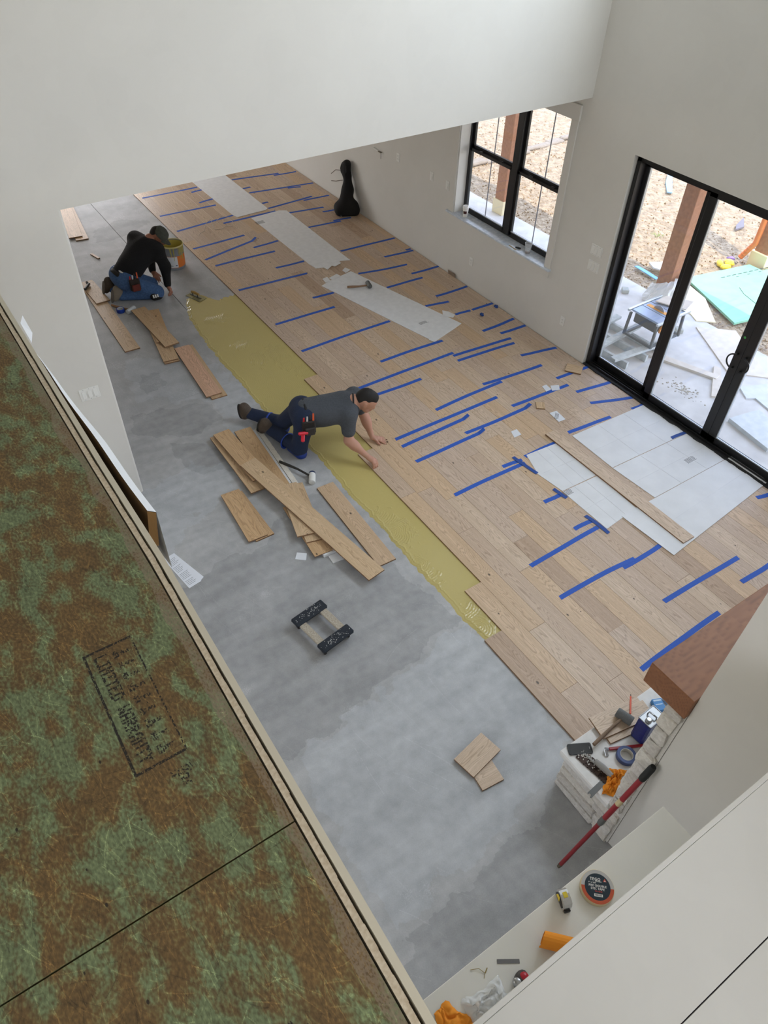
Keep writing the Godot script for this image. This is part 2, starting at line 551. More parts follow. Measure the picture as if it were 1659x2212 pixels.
const DARK_PATCHES := [
	[[0.692, -4.066], [1.033, -4.178], [1.573, -4.186], [1.991, -4.44], [2.429, -4.499], [2.414, -3.648], [2.488, -3.032], [2.612, -2.547], [2.413, -2.537], [1.995, -2.467], [1.595, -2.385], [1.3, -2.303], [0.975, -2.277], [0.629, -2.318], [0.485, -3.104]],
	[[1.252, -6.609], [1.506, -6.594], [2.026, -6.366], [2.072, -6.048], [1.809, -5.935], [1.332, -6.145], [1.184, -6.283]],
	[[1.451, -5.938], [2.07, -5.592], [2.084, -5.198], [1.913, -5.061], [1.481, -5.415], [1.38, -5.642]],
	[[1.626, -7.266], [1.829, -7.216], [1.775, -6.982], [1.592, -6.888], [1.574, -7.024]],
	[[1.707, -0.978], [1.972, -0.982], [2.327, -1.091], [2.329, -0.57], [1.75, -0.522], [0.772, -0.538], [0.721, -0.787], [0.959, -0.89], [1.296, -0.915]],
	[[2.352, -11.229], [2.843, -11.41], [3.248, -11.11], [2.853, -10.837], [2.315, -10.8]],
]

const LIGHT_PATCHES := [
	[[0.963, -5.429], [1.536, -5.544], [1.927, -5.297], [1.674, -4.977], [1.224, -4.82], [0.775, -4.375], [0.765, -4.903]],
	[[0.878, -2.237], [1.376, -2.298], [2.056, -2.427], [2.629, -2.507], [2.629, -1.264], [2.273, -1.126], [1.771, -1.077], [1.272, -1.027], [0.88, -0.972], [0.858, -1.466]],
	[[1.528, -7.681], [2.34, -7.409], [2.576, -6.172], [2.119, -5.695], [2.056, -6.497], [1.423, -6.793]],
]

const GLUE_EDGE := [
	[2.771, -8.699],
	[2.669, -8.411],
	[2.598, -8.185],
	[2.569, -7.942],
	[2.537, -7.586],
	[2.517, -7.011],
	[2.526, -6.535],
	[2.519, -6.058],
	[2.501, -5.75],
	[2.493, -5.37],
	[2.621, -5.157],
	[2.631, -4.936],
	[2.625, -4.651],
	[2.606, -4.272],
	[2.621, -3.967],
	[2.633, -3.712],
	[2.62, -3.617],
	[2.613, -3.422],
	[2.61, -3.168],
	[2.623, -2.915],
	[2.622, -2.653],
	[2.613, -2.518],
	[2.636, -2.394],
	[2.643, -2.308],
]

const GLUE_TOP := [
	[2.771, -8.699],
	[2.909, -8.731],
	[3.005, -8.528],
	[3.078, -8.37],
	[3.223, -8.395],
	[3.322, -8.392],
]

const PAPERS := [
	[[0.795, -4.5], [0.901, -4.517], [1.01, -4.125], [0.963, -4.095]],
	[[0.797, -4.474], [0.902, -4.509], [0.975, -4.093], [0.856, -4.073]],
]

const SCRAPS := [
	[[1.82, -3.936], [1.888, -3.879], [1.844, -3.813], [1.769, -3.876]],
	[[5.494, -4.599], [5.583, -4.555], [5.53, -4.481], [5.445, -4.518]],
	[[5.402, -4.64], [5.467, -4.64], [5.454, -4.544], [5.374, -4.539]],
	[[5.129, -4.224], [5.225, -4.212], [5.204, -4.049], [5.11, -4.054]],
	[[4.559, -4.205], [4.634, -4.2], [4.618, -4.107], [4.525, -4.111]],
]
const SKY_ENERGY := 2.7
const SUN_ENERGY := 1.5
const EXPOSURE := 0.86
# position, direction, width, height, energy, colour
const WINDOW_LIGHTS := [
	[Vector3(6.12, 4.85, -3.75), Vector3(-1, -0.25, 0), 1.5, 1.5, 8.0, 0.93, 0.97, 1.0],
	[Vector3(6.12, 4.85, -2.0), Vector3(-1, -0.25, 0), 1.5, 1.5, 8.0, 0.93, 0.97, 1.0],
	[Vector3(-0.3, 4.7, 2.9), Vector3(0.1, -0.15, -1), 3.2, 2.4, 9.6, 1.0, 0.975, 0.93],
	[Vector3(-3.57, 1.6, -2.3), Vector3(1, 0.0, 0.1), 2.8, 1.5, 4.4, 1.0, 0.97, 0.92],
	[Vector3(2.6, 1.25, -14.56), Vector3(0, -0.05, 1), 3.2, 2.1, 8.0, 1.0, 0.95, 0.87],
]

func make_materials() -> void:
	M.wall = mottled(rgb(209, 207, 201), rgb(214, 212, 206), 11, 0.01, 0.75, 0.4)
	M.trim = mat(rgb(225, 224, 219), 0.45)
	M.ceiling = mat(rgb(226, 225, 220), 0.9)
	M.black = mat(rgb(26, 26, 28), 0.38)
	M.black_dull = mat(rgb(24, 24, 25), 0.8)
	M.alu = mat(rgb(190, 196, 200), 0.35, 0.6)
	M.glass = glass(0.05)
	M.tape = mottled(rgb(34, 82, 176), rgb(42, 94, 190), 5, 0.05, 0.7, 6.0)
	M.tape_dark = mottled(rgb(30, 68, 140), rgb(36, 78, 156), 6, 0.05, 0.7, 6.0)
	M.core = mottled(rgb(112, 84, 60), rgb(150, 118, 88), 21, 0.03, 0.85, 8.0)
	M.white_plastic = mat(rgb(226, 226, 222), 0.4)
	M.dark_slot = mat(rgb(40, 40, 40), 0.8)
	M.steel = mat(rgb(170, 172, 175), 0.3, 0.9)
	M.dull_steel = mat(rgb(120, 120, 122), 0.45, 0.8)
	M.white_board = mottled(rgb(222, 224, 226), rgb(232, 234, 236), 31, 0.02, 0.6, 2.0)
	M.kraft = mottled(rgb(128, 98, 62), rgb(150, 116, 76), 33, 0.05, 0.9, 4.0)

# rectangles of a wall in (z, y) or (x, y) left over round its openings
func holes_cut(u0: float, u1: float, v0: float, v1: float, holes: Array) -> Array:
	var us := [u0, u1]
	var vs := [v0, v1]
	for h in holes:
		us.append(h[0]); us.append(h[1]); vs.append(h[2]); vs.append(h[3])
	us.sort(); vs.sort()
	var out := []
	for i in us.size() - 1:
		if us[i + 1] - us[i] < 1e-4:
			continue
		# merge vertically
		var start := -1.0e9
		var cur := -1.0e9
		for j in vs.size() - 1:
			if vs[j + 1] - vs[j] < 1e-4:
				continue
			var cu: float = (us[i] + us[i + 1]) * 0.5
			var cv: float = (vs[j] + vs[j + 1]) * 0.5
			var hole := false
			for h in holes:
				if cu > h[0] and cu < h[1] and cv > h[2] and cv < h[3]:
					hole = true
			if hole:
				if start > -1e8:
					out.append([us[i], us[i + 1], start, cur])
				start = -1.0e9
			else:
				if start < -1e8:
					start = vs[j]
				cur = vs[j + 1]
		if start > -1e8:
			out.append([us[i], us[i + 1], start, cur])
	return out

func round_corner(cx: float, cz: float, r: float, from: float, to: float, k := 6) -> Array:
	var o := []
	for i in k + 1:
		var a := deg_to_rad(lerpf(from, to, float(i) / k))
		o.append([cx + cos(a) * r, cz + sin(a) * r])
	return o

func build_shell() -> void:
	# wall with the window and the sliding door
	var w := Msh.new()
	for r in holes_cut(-14.6, -0.6, -0.3, 6.3, [[-4.742, -1.2, 0.0, 2.38], [-7.39, -5.62, 0.862, 2.47], [-4.55, -2.95, 4.05, 5.65], [-2.8, -1.2, 4.05, 5.65]]):
		w.sp(6.143, r[2], r[0], 6.36, r[3], r[1])
	part("wall_right", w, M.wall, self)
	tag(get_node("wall_right"), "white painted wall with the black window and the sliding glass door", "", "", "structure")
	# the wall above the wide opening and its pier with the switches
	var b := Msh.new()
	b.sp(-3.6, 2.711, -5.57, 6.143, 6.2, -5.42)
	var pier := [[-3.6, -5.57], [-3.6, -5.42]]
	pier.append_array(round_corner(0.943, -5.44, 0.02, 90, 0))
	pier.append_array(round_corner(0.943, -5.55, 0.02, 0, -90))
	b.slab(p2(pier), 0.0, 2.7108)
	part("wall_back", b, M.wall, self)
	tag(get_node("wall_back"), "tall white wall with a wide dropped opening to the room behind", "", "", "structure")
	# room beyond
	var f := Msh.new()
	for r in holes_cut(-1.75, 6.143, 0.0, 2.76, [[0.95, 4.25, 0.05, 2.35]]):
		f.sp(r[0], r[2], -14.75, r[1], r[3], -14.6)
	part("wall_far", f, M.wall, self)
	tag(get_node("wall_far"), "white end wall of the room beyond the opening", "", "", "structure")
	var l2 := Msh.new()
	l2.sp(-1.75, 0.0, -14.6, -1.6, 2.76, -5.57)
	part("wall_far_left", l2, M.wall, self)
	tag(get_node("wall_far_left"), "white side wall of the room beyond the opening", "", "", "structure")
	var c2 := Msh.new()
	c2.sp(-1.75, 2.76, -14.75, 6.143, 2.9, -5.57)
	part("ceiling_far", c2, M.ceiling, self)
	tag(get_node("ceiling_far"), "white ceiling of the room beyond the opening", "", "", "structure")
	# the tall room the camera stands in
	var c := Msh.new()
	c.sp(-3.6, 6.2, -5.57, 6.143, 6.4, 3.0)
	part("ceiling", c, M.ceiling, self)
	tag(get_node("ceiling"), "high white ceiling of the two storey room", "", "", "structure")
	var l := Msh.new()
	for r in holes_cut(-5.6, 3.2, -0.02, 6.4, [[-3.75, -0.85, 0.8, 2.4]]):
		l.sp(-3.75, r[2], r[0], -3.6, r[3], r[1])
	part("wall_left", l, M.wall, self)
	tag(get_node("wall_left"), "white wall at the far side of the upper floor", "", "", "structure")
	var fr := Msh.new()
	for r in holes_cut(-3.6, 2.31, -0.02, 6.4, [[-1.9, 1.3, 3.5, 5.9]]):
		fr.sp(r[0], r[2], 3.0, r[1], r[3], 3.2)
	part("wall_front", fr, M.wall, self)
	tag(get_node("wall_front"), "white wall with the tall stair window behind the viewer", "", "", "structure")
	# solid block of the fireplace and the rooms behind it
	var ch := Msh.new()
	ch.sp(2.31, 0.0, -0.62, 2.46, 6.2, 3.2)
	ch.sp(2.46, 0.0, -0.62, 6.143, 6.2, -0.47)
	part("wall_fireplace", ch, M.wall, self)
	tag(get_node("wall_fireplace"), "smooth white wall beside the stone fireplace", "", "", "structure")
	# frames of the tall windows
	var wl := struct("door_2", "black framed glass door at the far end of the room beyond, out of view")
	var ml := Msh.new()
	for x in [0.98, 2.6, 4.22]:
		ml.sp(x - 0.03, 0.05, -14.71, x + 0.03, 2.35, -14.63)
	for y in [0.08, 2.32]:
		ml.sp(0.95, y - 0.03, -14.70, 4.25, y + 0.03, -14.64)
	part("door_frame", ml, M.black, wl)
	var gl := Msh.new()
	gl.sp(1.0, 0.1, -14.673, 4.2, 2.3, -14.667)
	part("pane", gl, M.glass, wl)
	var wg := struct("window_3", "black framed ground floor window under the upper level, out of view")
	var mg := Msh.new()
	for z in [-3.72, -2.3, -0.88]:
		mg.sp(-3.71, 0.8, z - 0.03, -3.63, 2.4, z + 0.03)
	for y in [0.83, 2.37]:
		mg.sp(-3.70, y - 0.03, -3.75, -3.64, y + 0.03, -0.85)
	part("window_frame", mg, M.black, wg)
	var gg := Msh.new()
	gg.sp(-3.673, 0.85, -3.7, -3.667, 2.35, -0.9)
	part("pane", gg, M.glass, wg)
	var k := 4
	for wz in [[-4.55, -2.95], [-2.8, -1.2]]:
		var o := struct("window_%d" % k, "black framed tall window above the sliding door")
		var m := Msh.new()
		window_frame(m, 6.25, wz[0], wz[1], 4.05, 5.65, 0.06)
		part("window_frame", m, M.black, o)
		var g := Msh.new()
		g.sp(6.268, 4.1, wz[0] + 0.05, 6.274, 5.6, wz[1] - 0.05)
		part("pane", g, M.glass, o)
		k += 1
	var o2 := struct("window_%d" % k, "black framed stair window behind the viewer")
	var m2 := Msh.new()
	for x in [-1.87, -0.3, 1.27]:
		m2.sp(x - 0.03, 3.5, 3.05, x + 0.03, 5.9, 3.15)
	for y in [3.53, 5.87]:
		m2.sp(-1.9, y - 0.03, 3.05, 1.3, y + 0.03, 3.15)
	part("window_frame", m2, M.black, o2)
	var g2 := Msh.new()
	g2.sp(-1.85, 3.55, 3.1, 1.25, 5.85, 3.106)
	part("pane", g2, M.glass, o2)

func window_frame(m: Msh, x: float, z0: float, z1: float, y0: float, y1: float, t: float) -> void:
	m.sp(x - 0.04, y0, z0, x + 0.06, y1, z0 + t)
	m.sp(x - 0.04, y0, z1 - t, x + 0.06, y1, z1)
	m.sp(x - 0.04, y0, z0, x + 0.06, y0 + t, z1)
	m.sp(x - 0.04, y1 - t, z0, x + 0.06, y1, z1)
const PW := 0.179
const PT := 0.016

func poly_mask(polys: Array, x0: float, z0: float, sx: float, sz: float, w: int, h: int, warp: float) -> Image:
	# soft mask of several outlines, edges wandering with noise
	var img := Image.create(w, h, false, Image.FORMAT_L8)
	var nz := noise(91, 1.6, 4)
	for q in polys:
		var pv := p2(q)
		var lo := pv[0]
		var hi := pv[0]
		for e in pv:
			lo = lo.min(e)
			hi = hi.max(e)
		for j in range(maxi(0, int((lo.y - 0.3 - z0) / sz * h)), mini(h, int((hi.y + 0.3 - z0) / sz * h) + 1)):
			for i in range(maxi(0, int((lo.x - 0.3 - x0) / sx * w)), mini(w, int((hi.x + 0.3 - x0) / sx * w) + 1)):
				var p := Vector2(x0 + (i + 0.5) / w * sx, z0 + (j + 0.5) / h * sz)
				var d := Vector2(nz.get_noise_2d(p.x * 2.0, p.y * 2.0), nz.get_noise_2d(p.x * 2.0 + 50.0, p.y * 2.0)) * warp
				if Geometry2D.is_point_in_polygon(p + d, pv):
					img.set_pixel(i, j, Color(1, 1, 1))
	return img

func noise_bytes(s: int, f: float, oct: int, w: int, h: int, kind := FastNoiseLite.TYPE_SIMPLEX_SMOOTH) -> PackedByteArray:
	var im := noise(s, f, oct, kind).get_image(w, h, false, false, false)
	im.convert(Image.FORMAT_L8)
	return im.get_data()

# brushed and scuffed concrete over x0..x0+sx, z0..z0+sz
func concrete_image(x0: float, z0: float, sx: float, sz: float, w: int, h: int, s: int) -> Image:
	var dm := poly_mask(DARK_PATCHES, x0, z0, sx, sz, w / 4, h / 4, 0.10)
	dm.resize(w, h, Image.INTERPOLATE_BILINEAR)
	var lm := poly_mask(LIGHT_PATCHES, x0, z0, sx, sz, w / 4, h / 4, 0.14)
	lm.resize(w, h, Image.INTERPOLATE_BILINEAR)
	var d := dm.get_data()
	var l := lm.get_data()
	var a := noise_bytes(s, 0.004, 4, w, h)
	var b := noise_bytes(s + 1, 0.03, 3, w, h)
	var f := noise_bytes(s + 2, 0.35, 2, w, h)
	var st_im := noise(s + 3, 0.02, 4).get_image(w / 6, h, false, false, false)
	st_im.convert(Image.FORMAT_L8)
	st_im.resize(w, h, Image.INTERPOLATE_BILINEAR)
	var st := st_im.get_data()
	# pale scuffs, drawn as strokes
	var scuff := Image.create(w, h, false, Image.FORMAT_L8)
	var rng := RandomNumberGenerator.new()
	rng.seed = s * 31
	for k in 260:
		var p := Vector2(rng.randf() * w, rng.randf() * h)
		var ang := rng.randfn(1.1, 0.25) if rng.randf() < 0.7 else rng.randf() * TAU
		var ln := rng.randf_range(8, 130)
		var br := rng.randf_range(0.1, 0.4)
		var cur := rng.randf_range(-0.004, 0.004)
		for t in int(ln):
			ang += cur
			p += Vector2(cos(ang), sin(ang))
			var xi := int(p.x)
			var yi := int(p.y)
			if xi > 1 and yi > 1 and xi < w - 2 and yi < h - 2 and rng.randf() < 0.75:
				scuff.set_pixel(xi, yi, Color(br, br, br))
	for k in 36:
		var c0 := Vector2(rng.randf() * w, rng.randf() * h)
		for t in rng.randi_range(40, 260):
			var q := c0 + Vector2(rng.randfn(0, 9), rng.randfn(0, 7))
			if q.x > 1 and q.y > 1 and q.x < w - 2 and q.y < h - 2:
				scuff.set_pixel(int(q.x), int(q.y), Color(0.4, 0.4, 0.4))
	var sc := scuff.get_data()
	var out := PackedByteArray()
	out.resize(w * h * 3)
	var o := 0
	for i in w * h:
		var v := 173.0 + (a[i] - 128) * 0.09 + (b[i] - 128) * 0.07 + (f[i] - 128) * 0.05 + (st[i] - 128) * 0.10
		var dk := clampf((d[i] - 128 + (b[i] - 128) * 0.5) * 0.03 + 0.5, 0, 1)
		var lt := clampf((l[i] - 128 + (b[i] - 128) * 1.2) * 0.012 + 0.5, 0, 1)
		v += lt * 7.0 - dk * 13.0 + sc[i] * 0.16
		out[o] = int(clampf(v - 0.5 - lt * 2.0, 0, 255))
		out[o + 1] = int(clampf(v + 0.5, 0, 255))
		out[o + 2] = int(clampf(v + 1.0 + lt * 2.0, 0, 255))
		o += 3
	return Image.create_from_data(w, h, false, Image.FORMAT_RGB8, out)

# one oak board, 1.9 m along x and one board width along y
func oak_image(s: int, w := 1024, h := 112) -> Image:
	var rng := RandomNumberGenerator.new()
	rng.seed = s * 977
	var n1 := noise(s * 3 + 1, 1.0, 3)
	var n2 := noise(s * 3 + 2, 1.0, 2)
	var cen := rng.randf_range(-0.25, 0.25)
	var al := rng.randf_range(0.5, 1.3) * (1 if rng.randf() < 0.5 else -1)
	var be := rng.randf_range(2.5, 7.0)
	var fr := rng.randf_range(4.5, 7.5)
	if rng.randf() < 0.35:
		cen = rng.randf_range(0.7, 1.1)
		al = 0.1
	var knots := []
	for k in rng.randi_range(0, 2):
		knots.append([rng.randf_range(0.1, 1.8), rng.randf_range(-0.35, 0.35), rng.randf_range(0.005, 0.013)])
	var out := PackedByteArray()
	out.resize(w * h * 3)
	var o := 0
	for y in h:
		var u := (y + 0.5) / h - 0.5
		var uc := u - cen
		for x in w:
			var l := 1.9 * x / w
			var g := l * al + be * uc * uc + n1.get_noise_2d(l * 1.3, u * 1.6) * 0.55
			var dark := 0.0
			for k in knots:
				var dl: float = l - k[0]
				var du: float = (u - k[1]) * 0.179
				var d2: float = dl * dl * 0.35 + du * du
				g += 0.5 * exp(-d2 / (k[2] * k[2] * 9.0))
				if d2 < k[2] * k[2] * 0.8:
					dark = clampf(1.2 - d2 / (k[2] * k[2]) * 1.6, 0.0, 1.0)
			var r := g * fr
			r -= floorf(r)
			var line := smoothstep(0.45, 0.9, r) * (1.0 - smoothstep(0.92, 1.0, r))
			var fine := n2.get_noise_2d(x * 0.03, y * 0.9)
			var slow := n1.get_noise_2d(l * 0.8 + 20.0, u * 5.0)
			var v := 1.0 - 0.12 * line + 0.06 * fine + 0.05 * slow
			v *= 1.0 - 0.55 * dark
			out[o] = int(clampf(204.0 * v, 0, 255))
			out[o + 1] = int(clampf((182.0 + 2.0 * slow) * v - line * 3.0, 0, 255))
			out[o + 2] = int(clampf((158.0 + 5.0 * slow) * v - line * 5.0, 0, 255))
			o += 3
	return Image.create_from_data(w, h, false, Image.FORMAT_RGB8, out)

var oak := []
func make_oak() -> void:
	var tints := [Color(1, 1, 1), Color(0.96, 0.95, 0.95), Color(0.97, 0.97, 0.99), Color(1.0, 0.97, 0.92), Color(0.90, 0.87, 0.85)]
	for k in 9:
		var tx := ImageTexture.create_from_image(oak_image(k + 1))
		var row := []
		for t in tints:
			var m := mat(t, 0.45)
			m.albedo_texture = tx
			row.append(m)
		oak.append(row)
	# warmer oak of the loose boards
	var warm := [Color(1.0, 0.97, 0.90), Color(0.985, 0.92, 0.81), Color(0.99, 0.945, 0.86), Color(1.0, 0.96, 0.94)]
	var rowsw := []
	for k in 4:
		var rw := []
		for t in warm:
			var m := mat(t, 0.5)
			m.albedo_texture = oak[k][0].albedo_texture
			rw.append(m)
		rowsw.append(rw)
	M.warm = rowsw

# a board along z: centre top at the frame's origin
func plank_mesh(len: float, wid: float, th: float, m: Material, u0: float, flip: bool) -> ArrayMesh:
	var a := Msh.new()
	var hx := wid * 0.5
	var hz := len * 0.5
	var b := 0.0014
	var ul := len / 1.9
	var uv := func(x: float, z: float) -> Vector2:
		var uu := (z + hz) / 1.9
		var vv := (x + hx) / 0.179
		return Vector2(u0 + (ul - uu if flip else uu), vv)
	var P := [[-hx + b, -hz + b], [hx - b, -hz + b], [hx - b, hz - b], [-hx + b, hz - b]]
	var Q := [[-hx, -hz], [hx, -hz], [hx, hz], [-hx, hz]]
	var t := []
	var e := []
	var tu := []
	for k in 4:
		t.append(Vector3(P[k][0], 0, P[k][1]))
		e.append(Vector3(Q[k][0], -b, Q[k][1]))
		tu.append(uv.call(P[k][0], P[k][1]))
	a.quad(t[0], t[1], t[2], t[3], tu[0], tu[1], tu[2], tu[3])
	var s := Msh.new()
	for k in 4:
		var k2 := (k + 1) % 4
		a.quad(t[k2], t[k], e[k], e[k2], tu[k2], tu[k], tu[k], tu[k2])
		s.quad(e[k2], e[k], e[k] + Vector3(0, -th + b, 0), e[k2] + Vector3(0, -th + b, 0))
	s.quad(e[3] + Vector3(0, -th + b, 0), e[2] + Vector3(0, -th + b, 0), e[1] + Vector3(0, -th + b, 0), e[0] + Vector3(0, -th + b, 0))
	var am := ArrayMesh.new()
	a.into(am, m)
	s.into(am, M.core)
	return am

func build_floor() -> void:
	make_oak()
	# concrete slab in pieces on both sides of its sawn joint
	var fl := struct("floor", "grey concrete slab floor, bare and scuffed, with darker patches")
	var xj := 2.645
	var near := tex_mat(concrete_image(0.0, -6.6, 3.4, 6.6, 1024, 1792, 3), 0.62)
	var far := tex_mat(concrete_image(0.0, -14.6, 3.4, 8.0, 640, 1024, 8), 0.62)
	M.concrete = mottled(rgb(172, 171, 168), rgb(186, 185, 182), 44, 0.02, 0.7, 0.5)
	for piece in [[0.0, xj - 0.0035, -6.6, 0.0, 0], [xj + 0.0035, 3.4, -6.6, 0.0, 0], [0.0, xj - 0.0035, -14.6, -6.6, 1], [xj + 0.0035, 3.4, -14.6, -6.6, 1]]:
		var ms := Msh.new()
		var x0: float = piece[0]
		var x1: float = piece[1]
		var z0: float = piece[2]
		var z1: float = piece[3]
		var zz := -6.6 if piece[4] == 0 else -14.6
		var sz := 6.6 if piece[4] == 0 else 8.0
		ms.quad(Vector3(x0, 0, z1), Vector3(x0, 0, z0), Vector3(x1, 0, z0), Vector3(x1, 0, z1), Vector2(x0 / 3.4, (z1 - zz) / sz), Vector2(x0 / 3.4, (z0 - zz) / sz), Vector2(x1 / 3.4, (z0 - zz) / sz), Vector2(x1 / 3.4, (z1 - zz) / sz))
		for x in [x0, x1]:
			ms.quad(Vector3(x, 0, z0), Vector3(x, 0, z1), Vector3(x, -0.02, z1), Vector3(x, -0.02, z0))
		part("slab", ms, near if piece[4] == 0 else far, fl)
	var rest := Msh.new()
	rest.sp(-3.7, -0.3, -14.75, 6.36, -0.02, 3.2)
	rest.sp(-3.7, -0.02, -14.75, 0.0, 0.0, 3.2)
	rest.sp(3.4, -0.02, -14.75, 6.2, 0.0, 3.2)
	rest.sp(0.0, -0.02, 0.0, 3.4, 0.0, 3.2)
	part("slab", rest, M.concrete, fl)
	# laid oak planks
	var wf := struct("floor_wood", "pale oak planks laid in rows over the slab, fastened row by row")
	var rng := RandomNumberGenerator.new()
	rng.seed = 5
	for row in PLANK_ROWS:
		for k in range(2, row.size() - 1):
			var z1: float = row[k]
			var z0: float = row[k + 1]
			var ti := rng.randi_range(0, 8)
			var tt := 4 if rng.randf() < 0.08 else rng.randi_range(0, 3)
			var am := plank_mesh(z1 - z0 - 0.0008, row[1] - row[0] - 0.0008, PT, oak[ti][tt], rng.randf(), rng.randf() < 0.5)
			var o := put("plank", am, wf)
			o.position = Vector3((row[0] + row[1]) * 0.5, PT, (z0 + z1) * 0.5)
	build_glue()

# places where the trowel left open ridges: x, z, half sizes
const RAW_GLUE := [[2.70, -3.72, 0.16, 0.26], [2.62, -3.20, 0.13, 0.24], [2.72, -2.48, 0.08, 0.17], [2.92, -6.85, 0.1, 0.16], [3.17, -6.75, 0.12, 0.3], [3.24, -6.35, 0.09, 0.16], [2.88, -7.25, 0.12, 0.09], [2.88, -7.95, 0.14, 0.1], [3.0, -5.75, 0.16, 0.10]]

func build_glue() -> void:
	# trowelled adhesive: a ridged sheet between the wandering outer edge and the planks
	var ms := Msh.new()
	var nz := noise(77, 3.0, 3)
	var nf := noise(78, 85.0, 2)
	var ne := noise(79, 9.0, 3)
	var step := 0.0046
	var outer := p2(GLUE_EDGE)
	var zs := []
	var z := -8.62
	while z < -2.27:
		zs.append(z)
		z += step * 1.3
	var edge := func(zz: float) -> float:
		for i in outer.size() - 1:
			var a := outer[i]
			var b := outer[i + 1]
			if (zz >= minf(a.y, b.y)) and (zz <= maxf(a.y, b.y)) and absf(a.y - b.y) > 1e-4:
				return lerpf(a.x, b.x, (zz - a.y) / (b.y - a.y))
		return outer[0].x if zz < outer[0].y else outer[outer.size() - 1].x
	var inner := func(zz: float) -> float:
		if zz < -6.21: return 3.345
		if zz < -4.767: return 3.166
		if zz < -2.776: return 2.987
		if zz < -2.29: return 2.808
		return 2.629
	var top_z := func(x: float) -> float:
		for i in GLUE_TOP.size() - 1:
			var a: Array = GLUE_TOP[i]
			var b: Array = GLUE_TOP[i + 1]
			if x >= a[0] and x <= b[0]:
				return lerpf(a[1], b[1], (x - a[0]) / maxf(b[0] - a[0], 1e-4))
		return GLUE_TOP[0][1] if x < GLUE_TOP[0][0] else GLUE_TOP[GLUE_TOP.size() - 1][1]
	var nx := 170
	var rows := []
	for zz in zs:
		var xa: float = edge.call(zz) + ne.get_noise_1d(zz) * 0.02
		var xb := 3.347
		var r := []
		for i in nx + 1:
			var x := lerpf(xa, xb, float(i) / nx)
			var zt: float = top_z.call(x) + ne.get_noise_2d(x * 2.0, 3.0) * 0.04
			var on := smoothstep(-0.004, 0.02, x - xa) * smoothstep(-0.01, 0.03, zz - zt)
			var hgt := 0.0
			if on > 0.0:
				# arcs of the notched trowel, their centres wandering down the strip
				var cz := floorf(zz / 0.42) * 0.42 + 0.1
				var rr := Vector2(x - xa - 0.05, (zz - cz) * 0.8).length()
				var ridge := 0.5 + 0.5 * sin(rr * TAU / 0.019 + nz.get_noise_2d(x * 2.0, zz) * 3.0)
				var raw := 0.0
				for e in RAW_GLUE:
					var q := Vector2((x - e[0]) / e[2], (zz - e[1]) / e[3]).length() + nz.get_noise_2d(x * 3.0, zz * 3.0) * 0.7
					raw = maxf(raw, smoothstep(1.05, 0.9, q))
				var beads := nf.get_noise_2d(x, zz) * 0.5 + 0.5
				var near := smoothstep(-5.6, -4.4, zz)
				hgt = 0.0026 + 0.0024 * ridge * raw + raw * 0.0022 * beads + lerpf(0.0002, 0.0009, near) * beads + 0.0008 * maxf(0.0, nz.get_noise_2d(x * 5.0, zz * 5.0)) + 0.0006 * ridge * (1.0 - near)
				hgt += 0.004 * smoothstep(0.05, 0.0, absf(x - xa - 0.035 - 0.02 * ne.get_noise_1d(zz * 0.3)) * 4.0)
			r.append(Vector3(x, hgt * on - (0.001 if on <= 0.0 else 0.0), zz))
		rows.append(r)
	var cnt := rows.size()
	var nrm := []
	for j in cnt:
		var r := []
		for i in nx + 1:
			var dx: Vector3 = rows[j][mini(i + 1, nx)] - rows[j][maxi(i - 1, 0)]
			var dz: Vector3 = rows[mini(j + 1, cnt - 1)][i] - rows[maxi(j - 1, 0)][i]
			r.append(dz.cross(dx).normalized())
		nrm.append(r)
	for j in cnt - 1:
		for i in nx:
			var A: Vector3 = rows[j][i]
			var B: Vector3 = rows[j][i + 1]
			var C: Vector3 = rows[j + 1][i + 1]
			var D: Vector3 = rows[j + 1][i]
			if A.y < 0 and B.y < 0 and C.y < 0 and D.y < 0:
				continue
			if A.x > inner.call(A.z) + 0.004:
				continue
			ms.tri_n(A, B, C, nrm[j][i], nrm[j][i + 1], nrm[j + 1][i + 1])
			ms.tri_n(A, C, D, nrm[j][i], nrm[j + 1][i + 1], nrm[j + 1][i])
	var gm := mat(rgb(190, 175, 112), 0.16)
	var o := part("floor_adhesive", ms, gm, self)
	tag(o, "glossy mustard yellow floor glue trowelled along the plank edge", "glue")
